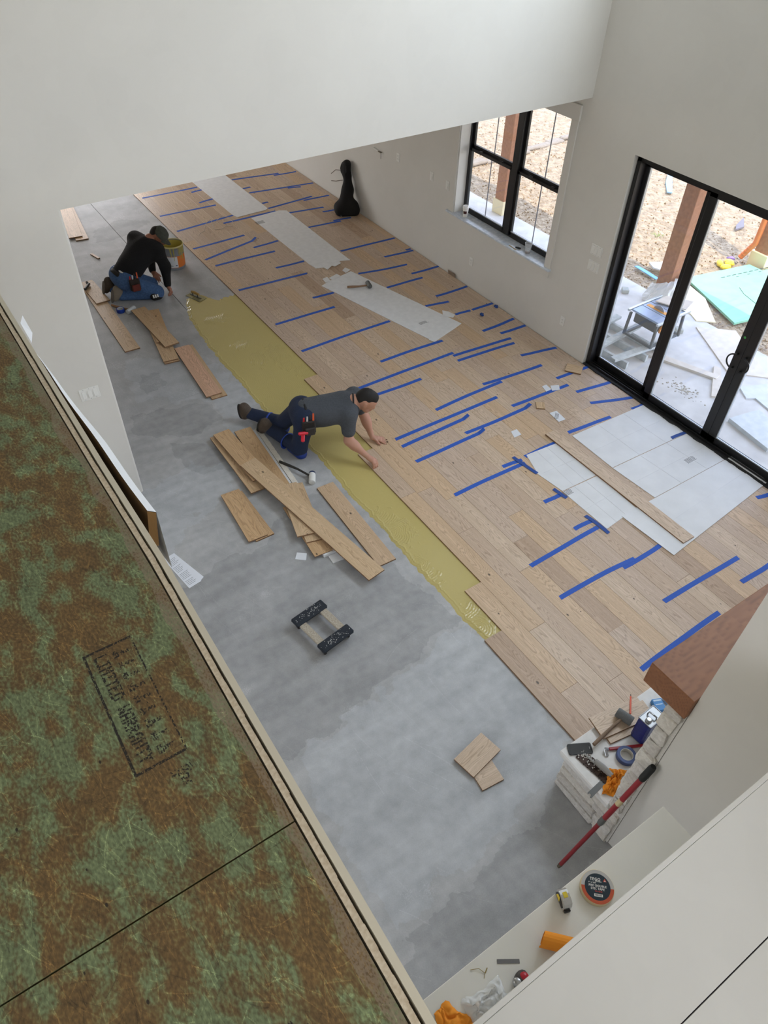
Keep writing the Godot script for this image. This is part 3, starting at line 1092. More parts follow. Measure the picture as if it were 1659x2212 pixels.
func build_openings() -> void:
	# ------------------------------------------------ double-hung window
	var w := struct("window_1", "black framed double window with a marble sill beyond the opening's edge")
	var z0 := -7.39
	var z1 := -5.62
	var fr := Msh.new()
	fr.sp(6.29, 0.87, z0, 6.36, 2.47, z0 + 0.035)
	fr.sp(6.29, 0.87, z1 - 0.035, 6.36, 2.47, z1)
	fr.sp(6.29, 0.87, z0, 6.36, 0.90, z1)
	fr.sp(6.29, 2.43, z0, 6.36, 2.47, z1)
	part("window_frame", fr, M.black, w)
	var mu := Msh.new()
	mu.sp(6.275, 0.88, -6.555, 6.36, 2.46, -6.455, 0.004)
	part("mullion", mu, M.black, w)
	for side in [[z0 + 0.035, -6.555], [-6.455, z1 - 0.035]]:
		var a: float = side[0]
		var b: float = side[1]
		for lev in [[0.90, 1.66, 6.305], [1.66, 2.43, 6.335]]:
			var s := Msh.new()
			var x: float = lev[2]
			s.sp(x - 0.015, lev[0], a, x + 0.015, lev[1], a + 0.035)
			s.sp(x - 0.015, lev[0], b - 0.035, x + 0.015, lev[1], b)
			s.sp(x - 0.015, lev[0], a, x + 0.015, lev[0] + 0.04, b)
			s.sp(x - 0.015, lev[1] - 0.03, a, x + 0.015, lev[1] + 0.005, b)
			var sash := part("sash", s, M.black, w)
			var g := Msh.new()
			g.sp(x - 0.003, lev[0] + 0.03, a + 0.03, x + 0.003, lev[1] - 0.02, b - 0.03)
			part("pane", g, M.glass, sash)
			var bar := Msh.new()
			bar.bx(x + 0.008, (lev[0] + lev[1]) * 0.5, (a + b) * 0.5, 0.006, lev[1] - lev[0] - 0.06, 0.013)
			part("glazing_bar", bar, mat(rgb(120, 122, 134), 0.4), sash)
			if lev[0] < 1.0:
				for q in [0.28, 0.75]:
					var la := Msh.new()
					la.bx(x - 0.018, lev[1] + 0.012, lerpf(a, b, q), 0.022, 0.016, 0.06, 0.004)
					la.bx(x - 0.03, lev[1] + 0.02, lerpf(a, b, q) + 0.01, 0.012, 0.01, 0.03, 0.003)
					part("sash_lock", la, M.black, sash)
				var bd := Msh.new()
				bd.sp(x - 0.017, lev[0] + 0.036, a + 0.03, x - 0.005, lev[0] + 0.048, b - 0.03)
				part("glazing_bead", bd, M.alu, sash)
	var sill := Msh.new()
	sill.sp(6.098, 0.845, -7.515, 6.29, 0.868, -5.515, 0.004)
	var marble := mottled(rgb(186, 198, 212), rgb(226, 231, 236), 71, 0.02, 0.25, 3.0)
	part("window_sill", sill, marble, w)
	var ap := Msh.new()
	ap.sp(6.125, 0.757, -7.47, 6.143, 0.845, -5.53, 0.003)
	part("apron", ap, M.wall, w)
	var cs := Msh.new()
	cs.sp(6.125, 0.868, -7.49, 6.143, 2.49, -7.39, 0.003)
	part("casing", cs, M.wall, w)
	cs = Msh.new()
	cs.sp(6.125, 0.868, -5.62, 6.143, 2.49, -5.525, 0.003)
	part("casing", cs, M.wall, w)
	cs = Msh.new()
	cs.sp(6.118, 2.47, -7.51, 6.143, 2.62, -5.515, 0.003)
	part("head_casing", cs, M.wall, w)
	# white jamb lining
	for zz in [[-7.39, -7.375], [-5.635, -5.62]]:
		var jl := Msh.new()
		jl.sp(6.14, 0.866, zz[0], 6.29, 2.47, zz[1])
		part("jamb_lining", jl, M.trim, w)
	# ------------------------------------------------ sliding door
	var d := struct("door_1", "black framed sliding glass door of four panels with curved pulls")
	var f := Msh.new()
	f.sp(6.19, 0.0, -4.735, 6.36, 2.38, -4.69)
	f.sp(6.19, 0.0, -1.245, 6.36, 2.38, -1.2)
	f.sp(6.19, 2.325, -4.735, 6.36, 2.38, -1.2)
	part("door_frame", f, M.black, d)
	var tr := Msh.new()
	tr.sp(6.165, 0.0, -4.73, 6.36, 0.022, -1.2)
	for x in [6.2, 6.235, 6.27, 6.3, 6.335]:
		tr.sp(x - 0.004, 0.02, -4.69, x + 0.004, 0.042, -1.245)
	part("track", tr, M.black, d)
	# flashing membrane squeezed out along the threshold
	var mem := Msh.new()
	var nz := noise(3, 4.0, 3)
	var zz := -4.73
	while zz < -1.22:
		var o := 0.02 + 0.02 * (nz.get_noise_1d(zz) + 0.5)
		mem.sp(6.165 - o, 0.012, zz, 6.17, 0.027 + 0.003 * nz.get_noise_1d(zz * 3.0), zz + 0.0302)
		zz += 0.03
	part("membrane", mem, M.black_dull, d)
	var st := 0.085
	for p in [[-4.69, -3.875, 6.31], [-3.885, -2.991, 6.25], [-2.989, -2.09, 6.25], [-2.10, -1.245, 6.31]]:
		var s := Msh.new()
		var x: float = p[2]
		var l: float = st if x < 6.3 else (0.045 if p[0] < -4.0 else 0.085)
		var r: float = st if x < 6.3 else (0.085 if p[0] < -4.0 else 0.045)
		s.sp(x - 0.022, 0.03, p[0], x + 0.022, 2.325, p[0] + l, 0.002)
		s.sp(x - 0.022, 0.03, p[1] - r, x + 0.022, 2.325, p[1], 0.002)
		s.sp(x - 0.022, 0.03, p[0], x + 0.022, 0.105, p[1], 0.002)
		s.sp(x - 0.022, 2.268, p[0], x + 0.022, 2.325, p[1], 0.002)
		var leaf := part("door_panel", s, M.black, d)
		var g := Msh.new()
		g.sp(x - 0.008, 0.1, p[0] + l - 0.005, x + 0.008, 2.275, p[1] - r + 0.005)
		part("pane", g, M.glass, leaf)
		var bd := Msh.new()
		bd.sp(x - 0.018, 0.103, p[0] + l - 0.002, x - 0.008, 0.116, p[1] - r + 0.002)
		bd.sp(x - 0.014, 0.105, p[0] + l - 0.002, x + 0.014, 2.27, p[0] + l + 0.008)
		part("glazing_bead", bd, M.alu, leaf)
		if x < 6.3:
			var sg := -1.0 if p[0] < -3.0 else 1.0
			var zc := -2.99 + sg * 0.045
			var pts := []
			for k in 13:
				var an := -PI / 2 + PI * k / 12.0
				pts.append(Vector3(6.195, 0.985 + sin(an) * 0.075, zc + sg * cos(an) * 0.075))
			var hd := Msh.new()
			hd.tube(pts, 0.008, 8)
			for y in [0.91, 1.06]:
				hd.tube([Vector3(6.195, y, zc), Vector3(6.23, y, zc)], 0.011, 8)
			part("door_handle", hd, M.black, leaf)
			if sg < 0:
				var dt := Msh.new()
				dt.lathe(Transform3D(Basis(Vector3.UP, Vector3.LEFT, Vector3.BACK), Vector3(6.2275, 1.235, -3.04)), [Vector2(0, 0.002), Vector2(0.011, 0.002), Vector2(0.013, 0)], 14)
				part("sticker", dt, mat(rgb(70, 160, 80), 0.6), leaf)
	build_plates()

func plate(at: Vector3, face: int, gangs: int, outlet: bool, label: String, cat: String) -> void:
	# face 0: on the right wall looking -x; face 1: on the back wall looking +z
	var t := thing("wall_outlet" if outlet else "light_switch", label, cat, at, -PI / 2 if face == 0 else 0.0)
	var wd := 0.07 + 0.046 * (gangs - 1)
	var ms := Msh.new()
	ms.bx(0, 0, 0.003, wd, 0.115, 0.006, 0.002)
	part("plate", ms, M.white_plastic, t)
	for k in gangs:
		var x := (k - (gangs - 1) * 0.5) * 0.046
		var r := Msh.new()
		if outlet:
			r.bx(x, 0.0, 0.007, 0.034, 0.067, 0.004, 0.001)
			var o := part("socket", r, M.white_plastic, t)
			for y in [-0.019, 0.019]:
				var sl := Msh.new()
				for dx in [-0.006, 0.006]:
					sl.bx(x + dx, y, 0.0092, 0.002, 0.009, 0.001)
				part("slot", sl, M.dark_slot, o)
		else:
			r.box(frame(Vector3(x, 0.0, 0.008), 0.0, -0.07), Vector3(0.032, 0.066, 0.008), 0.002)
			part("rocker", r, M.white_plastic, t)
			for y in [-0.048, 0.048]:
				var sc := Msh.new()
				sc.lathe(Transform3D(Basis(Vector3.RIGHT, Vector3.BACK, Vector3.DOWN), Vector3(x, y, 0.006)), [Vector2(0, 0.0012), Vector2(0.003, 0.001), Vector2(0.0035, 0)], 8)
				part("screw", sc, M.steel, t)

func build_plates() -> void:
	plate(Vector3(0.768, 1.226, -5.42), 1, 3, false, "white triple rocker switch on the pier by the opening", "switch")
	plate(Vector3(6.143, 1.34, -4.925), 0, 3, false, "upper white triple switch plate between window and sliding door", "switch")
	plate(Vector3(6.143, 1.165, -4.918), 0, 3, false, "lower white triple switch plate between window and sliding door", "switch")
	plate(Vector3(6.143, 0.373, -6.932), 0, 1, true, "white outlet low on the wall under the window", "outlet")
	plate(Vector3(6.143, 0.362, -5.18), 0, 1, true, "white outlet low on the wall beside the sliding door", "outlet")
	plate(Vector3(6.143, 1.156, -7.56), 0, 1, false, "white single switch just left of the window casing", "switch")
	plate(Vector3(6.143, 1.159, -7.909), 0, 1, false, "white single switch second from the window casing", "switch")
	plate(Vector3(6.143, 1.159, -8.703), 0, 1, true, "white outlet plate high on the wall right of the black bag", "outlet")
const LIP := [[0.232, -5.42], [0.25, -3.425], [0.258, -2.7], [0.266, -2.066], [0.277, -1.555], [0.273, -1.0], [0.272, -0.703], [0.268, -0.158], [0.264, 0.9], [0.262, 2.0]]

func lip_x(z: float) -> float:
	for i in LIP.size() - 1:
		if z >= LIP[i][1] and z <= LIP[i + 1][1]:
			return lerpf(LIP[i][0], LIP[i + 1][0], (z - LIP[i][1]) / (LIP[i + 1][1] - LIP[i][1]))
	return 0.262

const GLYPHS := {
	"L": "100001000010000100001000011111", "I": "111110010000100001000010011111", "M": "100011101110101100011000110001", "T": "111110010000100001000010000100",
	"E": "111111000011110100001000011111", "D": "111101000110001100011000111110", "W": "100011000110001101011101110001", "A": "011101000110001111111000110001",
	"R": "111101000111110101001001010001", "N": "100011100110101100111000110001", "Y": "100010101000100001000010000100", " ": "000000000000000000000000000000",
}

# strand board: fibres laid over green and brown blotches, with worn ink stamps
func osb_image(w: int, h: int, x0: float, z0: float, sx: float, sz: float) -> Image:
	var g1 := noise_bytes(301, 0.0045, 4, w, h)
	var g2 := noise_bytes(302, 0.012, 4, w, h)
	var g3 := noise_bytes(303, 0.11, 3, w, h)
	var data := PackedByteArray()
	data.resize(w * h * 3)
	var o := 0
	for i in w * h:
		var k := clampf((g1[i] - 118) * 0.010 + (g2[i] - 128) * 0.012 + (g3[i] - 128) * 0.005 + 0.42, 0.0, 1.0)
		var v := 1.0 + (g3[i] - 128) * 0.0022 + (g2[i] - 128) * 0.0012
		data[o] = int(clampf(lerpf(104, 98, k) * v, 0, 255))
		data[o + 1] = int(clampf(lerpf(82, 107, k) * v, 0, 255))
		data[o + 2] = int(clampf(lerpf(48, 76, k) * v, 0, 255))
		o += 3
	var rng := RandomNumberGenerator.new()
	rng.seed = 99
	for f in 15000:
		var px := rng.randf() * w
		var py := rng.randf() * h
		var ang := rng.randf_range(-0.4, 0.4) + (PI / 2 if rng.randf() < 0.6 else 0.6)
		if rng.randf() < 0.3:
			ang = rng.randf() * TAU
		var ln := rng.randf_range(10, 62)
		var wd := 1 if rng.randf() < 0.75 else rng.randi_range(2, 7)
		var gain := rng.randf_range(-0.22, 0.34) if wd == 1 else rng.randf_range(-0.10, 0.14)
		var dx := cos(ang)
		var dy := sin(ang)
		var bend := rng.randf_range(-0.012, 0.012)
		for t in int(ln):
			ang += bend
			dx = cos(ang)
			dy = sin(ang)
			px += dx
			py += dy
			for q in wd:
				var xi := int(px - dy * (q - wd * 0.5))
				var yi := int(py + dx * (q - wd * 0.5))
				if xi < 0 or yi < 0 or xi >= w or yi >= h:
					continue
				var id := (yi * w + xi) * 3
				for c in 3:
					data[id + c] = int(clampf(data[id + c] * (1.0 + gain), 0, 255))
	# ink: the framed stamp and its lettering, broken where fibres lifted
	var wear := noise_bytes(304, 0.16, 2, w, h)
	var ink := func(wx: float, wz: float, ww: float, wh: float, worn: int) -> void:
		for yy in range(int((wz - z0) / sz * h), int((wz + wh - z0) / sz * h) + 1):
			for xx in range(int((wx - x0) / sx * w), int((wx + ww - x0) / sx * w) + 1):
				if xx < 0 or yy < 0 or xx >= w or yy >= h or wear[yy * w + xx] > worn:
					continue
				var id := (yy * w + xx) * 3
				data[id] = 34
				data[id + 1] = 29
				data[id + 2] = 24
	ink.call(-0.039, -1.328, 0.005, 0.39, 168)
	ink.call(0.089, -1.322, 0.003, 0.38, 135)
	ink.call(-0.039, -1.328, 0.13, 0.005, 160)
	ink.call(-0.039, -0.938, 0.13, 0.005, 160)
	var text := "LIMITED WARRANTY"
	for k in text.length():
		var gl: String = GLYPHS[text[k]]
		for r in 6:
			for c in 5:
				if gl[r * 5 + c] == "1":
					# the line runs along z; letter tops towards +x
					ink.call(-0.004 + (5 - r) * 0.0055 - 0.012, -1.305 + k * 0.0222 + c * 0.0034, 0.0055, 0.0034, 150)
	for k in 9:
		ink.call(0.032, -1.30 + k * 0.04, 0.012, 0.022, 118)
		ink.call(0.046, -1.292 + k * 0.04, 0.026, 0.009, 112)
	for b in [[0.035, -0.90, 0.05, 0.02], [0.05, -0.89, 0.02, 0.04]]:
		ink.call(b[0], b[1], b[2], b[3], 96)
	for b in [[-0.02, -0.31, 0.06, 0.03], [0.015, -0.29, 0.05, 0.05], [-0.1, -0.30, 0.045, 0.06], [-0.085, -0.25, 0.03, 0.07], [0.0, -0.23, 0.08, 0.03], [0.05, -0.21, 0.04, 0.05], [-0.32, -0.40, 0.03, 0.10], [0.07, -0.17, 0.03, 0.05]]:
		ink.call(b[0], b[1], b[2], b[3], 128)
	# nail holes and scuffed grey dust along the edge
	for k in 46:
		var c0 := Vector2(rng.randf() * w, rng.randf() * h)
		var rr := rng.randf_range(1.0, 3.2)
		for yy in range(-4, 5):
			for xx in range(-4, 5):
				var p := c0 + Vector2(xx, yy)
				if Vector2(xx, yy).length() < rr and p.x > 0 and p.y > 0 and p.x < w and p.y < h:
					var id := (int(p.y) * w + int(p.x)) * 3
					data[id] = 44
					data[id + 1] = 36
					data[id + 2] = 26
	for yy in h:
		var wz := z0 + (yy + 0.5) / h * sz
		var ex := lip_x(wz) - 0.047
		var wid := 0.02 + 0.03 * clampf(g1[yy * w + w / 2] / 128.0 - 0.7, 0.0, 1.2)
		for xx in range(int((ex - wid - x0) / sx * w), mini(w, int((ex - x0) / sx * w) + 2)):
			var id := (yy * w + xx) * 3
			var k := 0.75 if wear[yy * w + xx] < 150 else 0.3
			data[id] = int(lerpf(data[id], 128, k))
			data[id + 1] = int(lerpf(data[id + 1], 112, k))
			data[id + 2] = int(lerpf(data[id + 2], 94, k))
	return Image.create_from_data(w, h, false, Image.FORMAT_RGB8, data)

func build_upper_floor() -> void:
	var y := 3.2
	var u := struct("floor_upper", "strand board subfloor of the upper level, stained green and brown")
	var x0 := -0.75
	var z0 := -3.6
	var sx := 1.0
	var sz := 3.6
	var om := tex_mat(osb_image(960, 2048, x0, z0, sx, sz), 0.9)
	for sh in [[-5.42, -3.08], [-3.078, -0.640], [-0.636, 1.8]]:
		var za: float = sh[0]
		var zb: float = sh[1]
		var n := 12
		var ms := Msh.new()
		for k in n:
			var a := lerpf(za, zb, float(k) / n)
			var b := lerpf(za, zb, float(k + 1) / n)
			var xa := lip_x(a) - 0.046
			var xb := lip_x(b) - 0.046
			var P := [Vector3(-1.9, y, b), Vector3(-1.9, y, a), Vector3(xa, y, a), Vector3(xb, y, b)]
			var U := []
			for q in P:
				U.append(Vector2((q.x - x0) / sx, (q.z - z0) / sz))
			ms.quad(P[0], P[1], P[2], P[3], U[0], U[1], U[2], U[3])
			var dn := Vector3(0, -0.02, 0)
			ms.quad(P[3], P[2], P[2] + dn, P[3] + dn, U[3], U[2], U[2], U[3])
		ms.quad(Vector3(-1.9, y, za), Vector3(-1.9, y - 0.02, za), Vector3(lip_x(za) - 0.046, y - 0.02, za), Vector3(lip_x(za) - 0.046, y, za))
		ms.quad(Vector3(-1.9, y, zb), Vector3(lip_x(zb) - 0.046, y, zb), Vector3(lip_x(zb) - 0.046, y - 0.02, zb), Vector3(-1.9, y - 0.02, zb))
		part("strand_board", ms, om, u)
	var far := Msh.new()
	far.sp(-3.65, y - 0.02, -5.42, -1.9, y, 1.8)
	part("strand_board", far, mottled(rgb(104, 84, 46), rgb(104, 116, 74), 12, 0.02, 0.9, 1.0), u)
	# joist body below and the drywall lip along the drop
	var jo := Msh.new()
	jo.sp(-3.65, y - 0.42, -5.42, 0.2, y - 0.03, 1.8)
	part("joist_floor", jo, M.wall, u)
	var lp := Msh.new()
	var gy := Msh.new()
	var rng := RandomNumberGenerator.new()
	rng.seed = 3
	for i in LIP.size() - 1:
		var n := 10
		for k in n:
			var a := lerpf(LIP[i][1], LIP[i + 1][1], float(k) / n)
			var b := lerpf(LIP[i][1], LIP[i + 1][1], float(k + 1) / n)
			var xa := lip_x(a)
			var xb := lip_x(b)
			for s in [[0.018, 0.0, lp, 0.0, -0.42], [0.0405, 0.0232, gy, -0.004, -0.1]]:
				var ja := 0.0
				var jb := 0.0
				if s[3] < 0:
					ja = rng.randf() * 0.002
					jb = ja
				var A := Vector3(xa - s[0], y + s[3], a)
				var B := Vector3(xa - s[1] - ja, y + s[3], a)
				var C := Vector3(xb - s[1] - jb, y + s[3], b)
				var D := Vector3(xb - s[0], y + s[3], b)
				s[2].quad(A, B, C, D)
				var dn := Vector3(0, s[4], 0)
				s[2].quad(C, B, B + dn, C + dn)
				s[2].quad(A, D, D + dn, A + dn)
	part("drywall_edge", lp, mat(rgb(196, 188, 168), 0.85), u)
	part("gypsum_strip", gy, mottled(rgb(182, 164, 138), rgb(214, 202, 180), 17, 0.05, 0.95, 5.0), u)
	# cardboard peeling off the edge
	var cb := thing("cardboard_strip", "long white-faced brown cardboard strip hanging off the upper floor's edge", "cardboard", Vector3.ZERO)
	var wf := Msh.new()
	var bf := Msh.new()
	var n2 := 16
	for k in n2:
		var t0 := float(k) / n2
		var t1 := float(k + 1) / n2
		var q := []
		for t in [t0, t1]:
			var z := lerpf(-2.95, -1.80, t)
			var x: float = lerpf(lip_x(-2.95) + 0.004, 0.312, pow(t, 1.15)) + sin(t * 13.0) * 0.002
			var wd := lerpf(0.006, 0.026, minf(1.0, t * 1.6))
			q.append([Vector3(x, 3.165, z), Vector3(x + wd, 3.145, z), Vector3(x, 2.86, z), Vector3(x + wd, 2.86, z)])
		wf.quad(q[0][0], q[0][1], q[1][1], q[1][0])
		wf.quad(q[1][1], q[0][1], q[0][3], q[1][3])
		bf.quad(q[0][0], q[1][0], q[1][2], q[0][2])
	var e := Vector3(0.312, 3.163, -1.8)
	bf.quad(e, e + Vector3(0.026, -0.02, 0), e + Vector3(0.0, -0.14, 0.03), e + Vector3(-0.03, -0.12, 0.035))
	part("outer_face", wf, mat(rgb(226, 229, 234), 0.55), cb)
	part("inner_face", bf, mat(rgb(112, 82, 42), 0.9), cb)
	var cur := Msh.new()
	cur.quad(Vector3(0.263, 3.2, -3.13), Vector3(0.285, 3.21, -3.17), Vector3(0.29, 3.17, -3.08), Vector3(0.266, 3.17, -3.0))
	part("curled_flap", cur, mat(rgb(226, 229, 234), 0.55), cb)
func rough_stone(s: Vector3, sd: int) -> ArrayMesh:
	# a split-faced block: jittered, chamfered box
	var rng := RandomNumberGenerator.new()
	rng.seed = sd
	var ms := Msh.new()
	ms.box(Transform3D.IDENTITY, s, minf(s.x, minf(s.y, s.z)) * 0.16)
	var moved := {}
	for i in ms.v.size():
		var p := ms.v[i]
		var key := Vector3i((p * 20000.0).round())
		if not moved.has(key):
			moved[key] = p + Vector3(rng.randfn(0, 0.004), rng.randfn(0, 0.003), rng.randfn(0, 0.004))
		ms.v[i] = moved[key]
	for i in range(0, ms.v.size(), 3):
		var nn := (ms.v[i + 2] - ms.v[i]).cross(ms.v[i + 1] - ms.v[i]).normalized()
		for k in 3:
			ms.n[i + k] = nn
	var am := ArrayMesh.new()
	ms.into(am, M.stone[sd % 3])
	return am

func build_fireplace() -> void:
	M.stone = [mottled(rgb(196, 192, 186), rgb(224, 221, 216), 51, 0.03, 0.9, 3.0, 6.0), mottled(rgb(202, 197, 188), rgb(226, 222, 214), 52, 0.03, 0.9, 3.0, 6.0), mottled(rgb(188, 183, 176), rgb(220, 216, 210), 53, 0.04, 0.9, 3.0, 6.0)]
	M.mortar = mottled(rgb(196, 194, 188), rgb(214, 212, 206), 54, 0.05, 0.95, 4.0)
	var f := thing("stone_fireplace", "white split-stone fireplace side with a raised stone hearth", "fireplace", Vector3(2.29, 0, -0.62))
	var at := f.position
	var body := Msh.new()
	body.sp(2.303 - at.x, 0, -1.095 - at.z, 4.6 - at.x, 0.38, -0.002)
	body.sp(2.303 - at.x, 0.38, -0.70 - at.z, 4.6 - at.x, 1.638, -0.002)
	part("mortar_bed", body, M.mortar, f)
	var rng := RandomNumberGenerator.new()
	rng.seed = 21
	var sd := 0
	# side of the hearth and of the chimney breast
	var y := 0.0
	var hs := [0.092, 0.098, 0.088, 0.1]
	for c in 4:
		var z := -1.115
		while z < -0.64:
			var ln := rng.randf_range(0.12, 0.36)
			if z + ln > -0.72:
				ln = -0.632 - z
			var am := rough_stone(Vector3(0.05, hs[c] - 0.006, ln - 0.007), sd)
			var o := put("stone", am, f)
			o.position = Vector3(2.309 + rng.randf_range(-0.004, 0.004) - at.x, y + hs[c] * 0.5, z + ln * 0.5 - at.z)
			z += ln
			sd += 1
		y += hs[c]
	y = 0.425
	while y < 1.63:
		var hh := minf(rng.randf_range(0.1, 0.14), 1.64 - y)
		var dp := rng.randf_range(0.08, 0.098)
		var o := put("stone", rough_stone(Vector3(0.06, hh - 0.006, dp), sd), f)
		o.position = Vector3(2.308 + rng.randf_range(-0.004, 0.004) - at.x, y + hh * 0.5, -0.728 + dp * 0.5 - at.z)
		y += hh
		sd += 1
	# fronts, turned away from the view
	for band in [[0.0, 0.37, -1.105], [0.425, 1.63, -0.712]]:
		y = band[0]
		while y < band[1] - 0.03:
			var hh := minf(rng.randf_range(0.09, 0.13), band[1] - y)
			var x := 2.345
			while x < 4.55:
				var ln := minf(rng.randf_range(0.18, 0.42), 4.6 - x)
				var o := put("stone", rough_stone(Vector3(ln - 0.007, hh - 0.006, 0.04), sd), f)
				o.position = Vector3(x + ln * 0.5 - at.x, y + hh * 0.5, band[2] - at.z)
				x += ln
				sd += 1
			y += hh
	var sl := Msh.new()
	sl.sp(2.268 - at.x, 0.38, -1.152 - at.z, 4.62 - at.x, 0.43, -0.72 - at.z, 0.008)
	part("hearth_slab", sl, mottled(rgb(212, 211, 208), rgb(228, 227, 225), 55, 0.02, 0.5, 2.0), f)
	# mantel beam
	var m := thing("wooden_mantel", "thick brown stained wooden mantel beam above the hearth", "mantel", Vector3(2.29, 1.64, -0.62))
	var mm := Msh.new()
	mm.sp(-0.012, 0, -0.268, 2.3, 0.163, -0.002, 0.004)
	var wm := mat(rgb(146, 92, 54), 0.55)
	var im := oak_image(31, 512, 64)
	wm.albedo_texture = ImageTexture.create_from_image(im)
	wm.albedo_color = Color(0.70, 0.53, 0.41)
	wm.uv1_triplanar = true
	wm.uv1_world_triplanar = true
	wm.uv1_scale = Vector3(0.35, 1.2, 1.2)
	part("beam", mm, wm, m)

func text(parent: Node, s: String, size: float, tr: Transform3D, m: Material, bold := true) -> MeshInstance3D:
	var tm := TextMesh.new()
	var sf := SystemFont.new()
	sf.font_names = PackedStringArray(["Droid Sans"])
	if bold:
		sf.font_weight = 700
	tm.font = sf
	tm.text = s
	tm.font_size = 64
	tm.pixel_size = size / 64.0
	tm.depth = 0.0004
	tm.material = m
	var o := MeshInstance3D.new()
	o.name = "lettering"
	o.mesh = tm
	parent.add_child(o, true)
	o.transform = tr
	return o

func cloth_piece(called: String, label: String, at: Vector3, outline: Array, h: float, sd: int, m: Material) -> void:
	# a crumpled sheet: grid over a quad outline with folds
	var ms := Msh.new()
	var nz := noise(sd, 14.0, 3)
	var n := 26
	var g := []
	for j in n + 1:
		var row := []
		for i in n + 1:
			var u := float(i) / n
			var v := float(j) / n
			var a: Vector2 = outline[0].lerp(outline[1], u)
			var b: Vector2 = outline[3].lerp(outline[2], u)
			var p := a.lerp(b, v)
			var w := Vector2(nz.get_noise_2d(p.x, p.y + 5.0), nz.get_noise_2d(p.x + 9.0, p.y)) * 0.018
			var edge := minf(minf(u, 1 - u), minf(v, 1 - v))
			var y := h * (0.25 + 0.75 * absf(nz.get_noise_2d(p.x * 1.2, p.y * 1.2)) * 2.0) * smoothstep(-0.05, 0.25, edge) + 0.002
			row.append(Vector3(p.x + w.x, y, p.y + w.y))
		g.append(row)
	var nr := []
	for j in n + 1:
		var row := []
		for i in n + 1:
			var dx: Vector3 = g[j][mini(i + 1, n)] - g[j][maxi(i - 1, 0)]
			var dz: Vector3 = g[mini(j + 1, n)][i] - g[maxi(j - 1, 0)][i]
			var q := dz.cross(dx).normalized()
			row.append(q if q.y > 0 else -q)
		nr.append(row)
	for j in n:
		for i in n:
			ms.tri_n(g[j][i], g[j][i + 1], g[j + 1][i + 1], nr[j][i], nr[j][i + 1], nr[j + 1][i + 1])
			ms.tri_n(g[j][i], g[j + 1][i + 1], g[j + 1][i], nr[j][i], nr[j + 1][i + 1], nr[j + 1][i])
	var o := part(called, ms, m, self)
	o.position = at
	tag(o, label, "cloth")

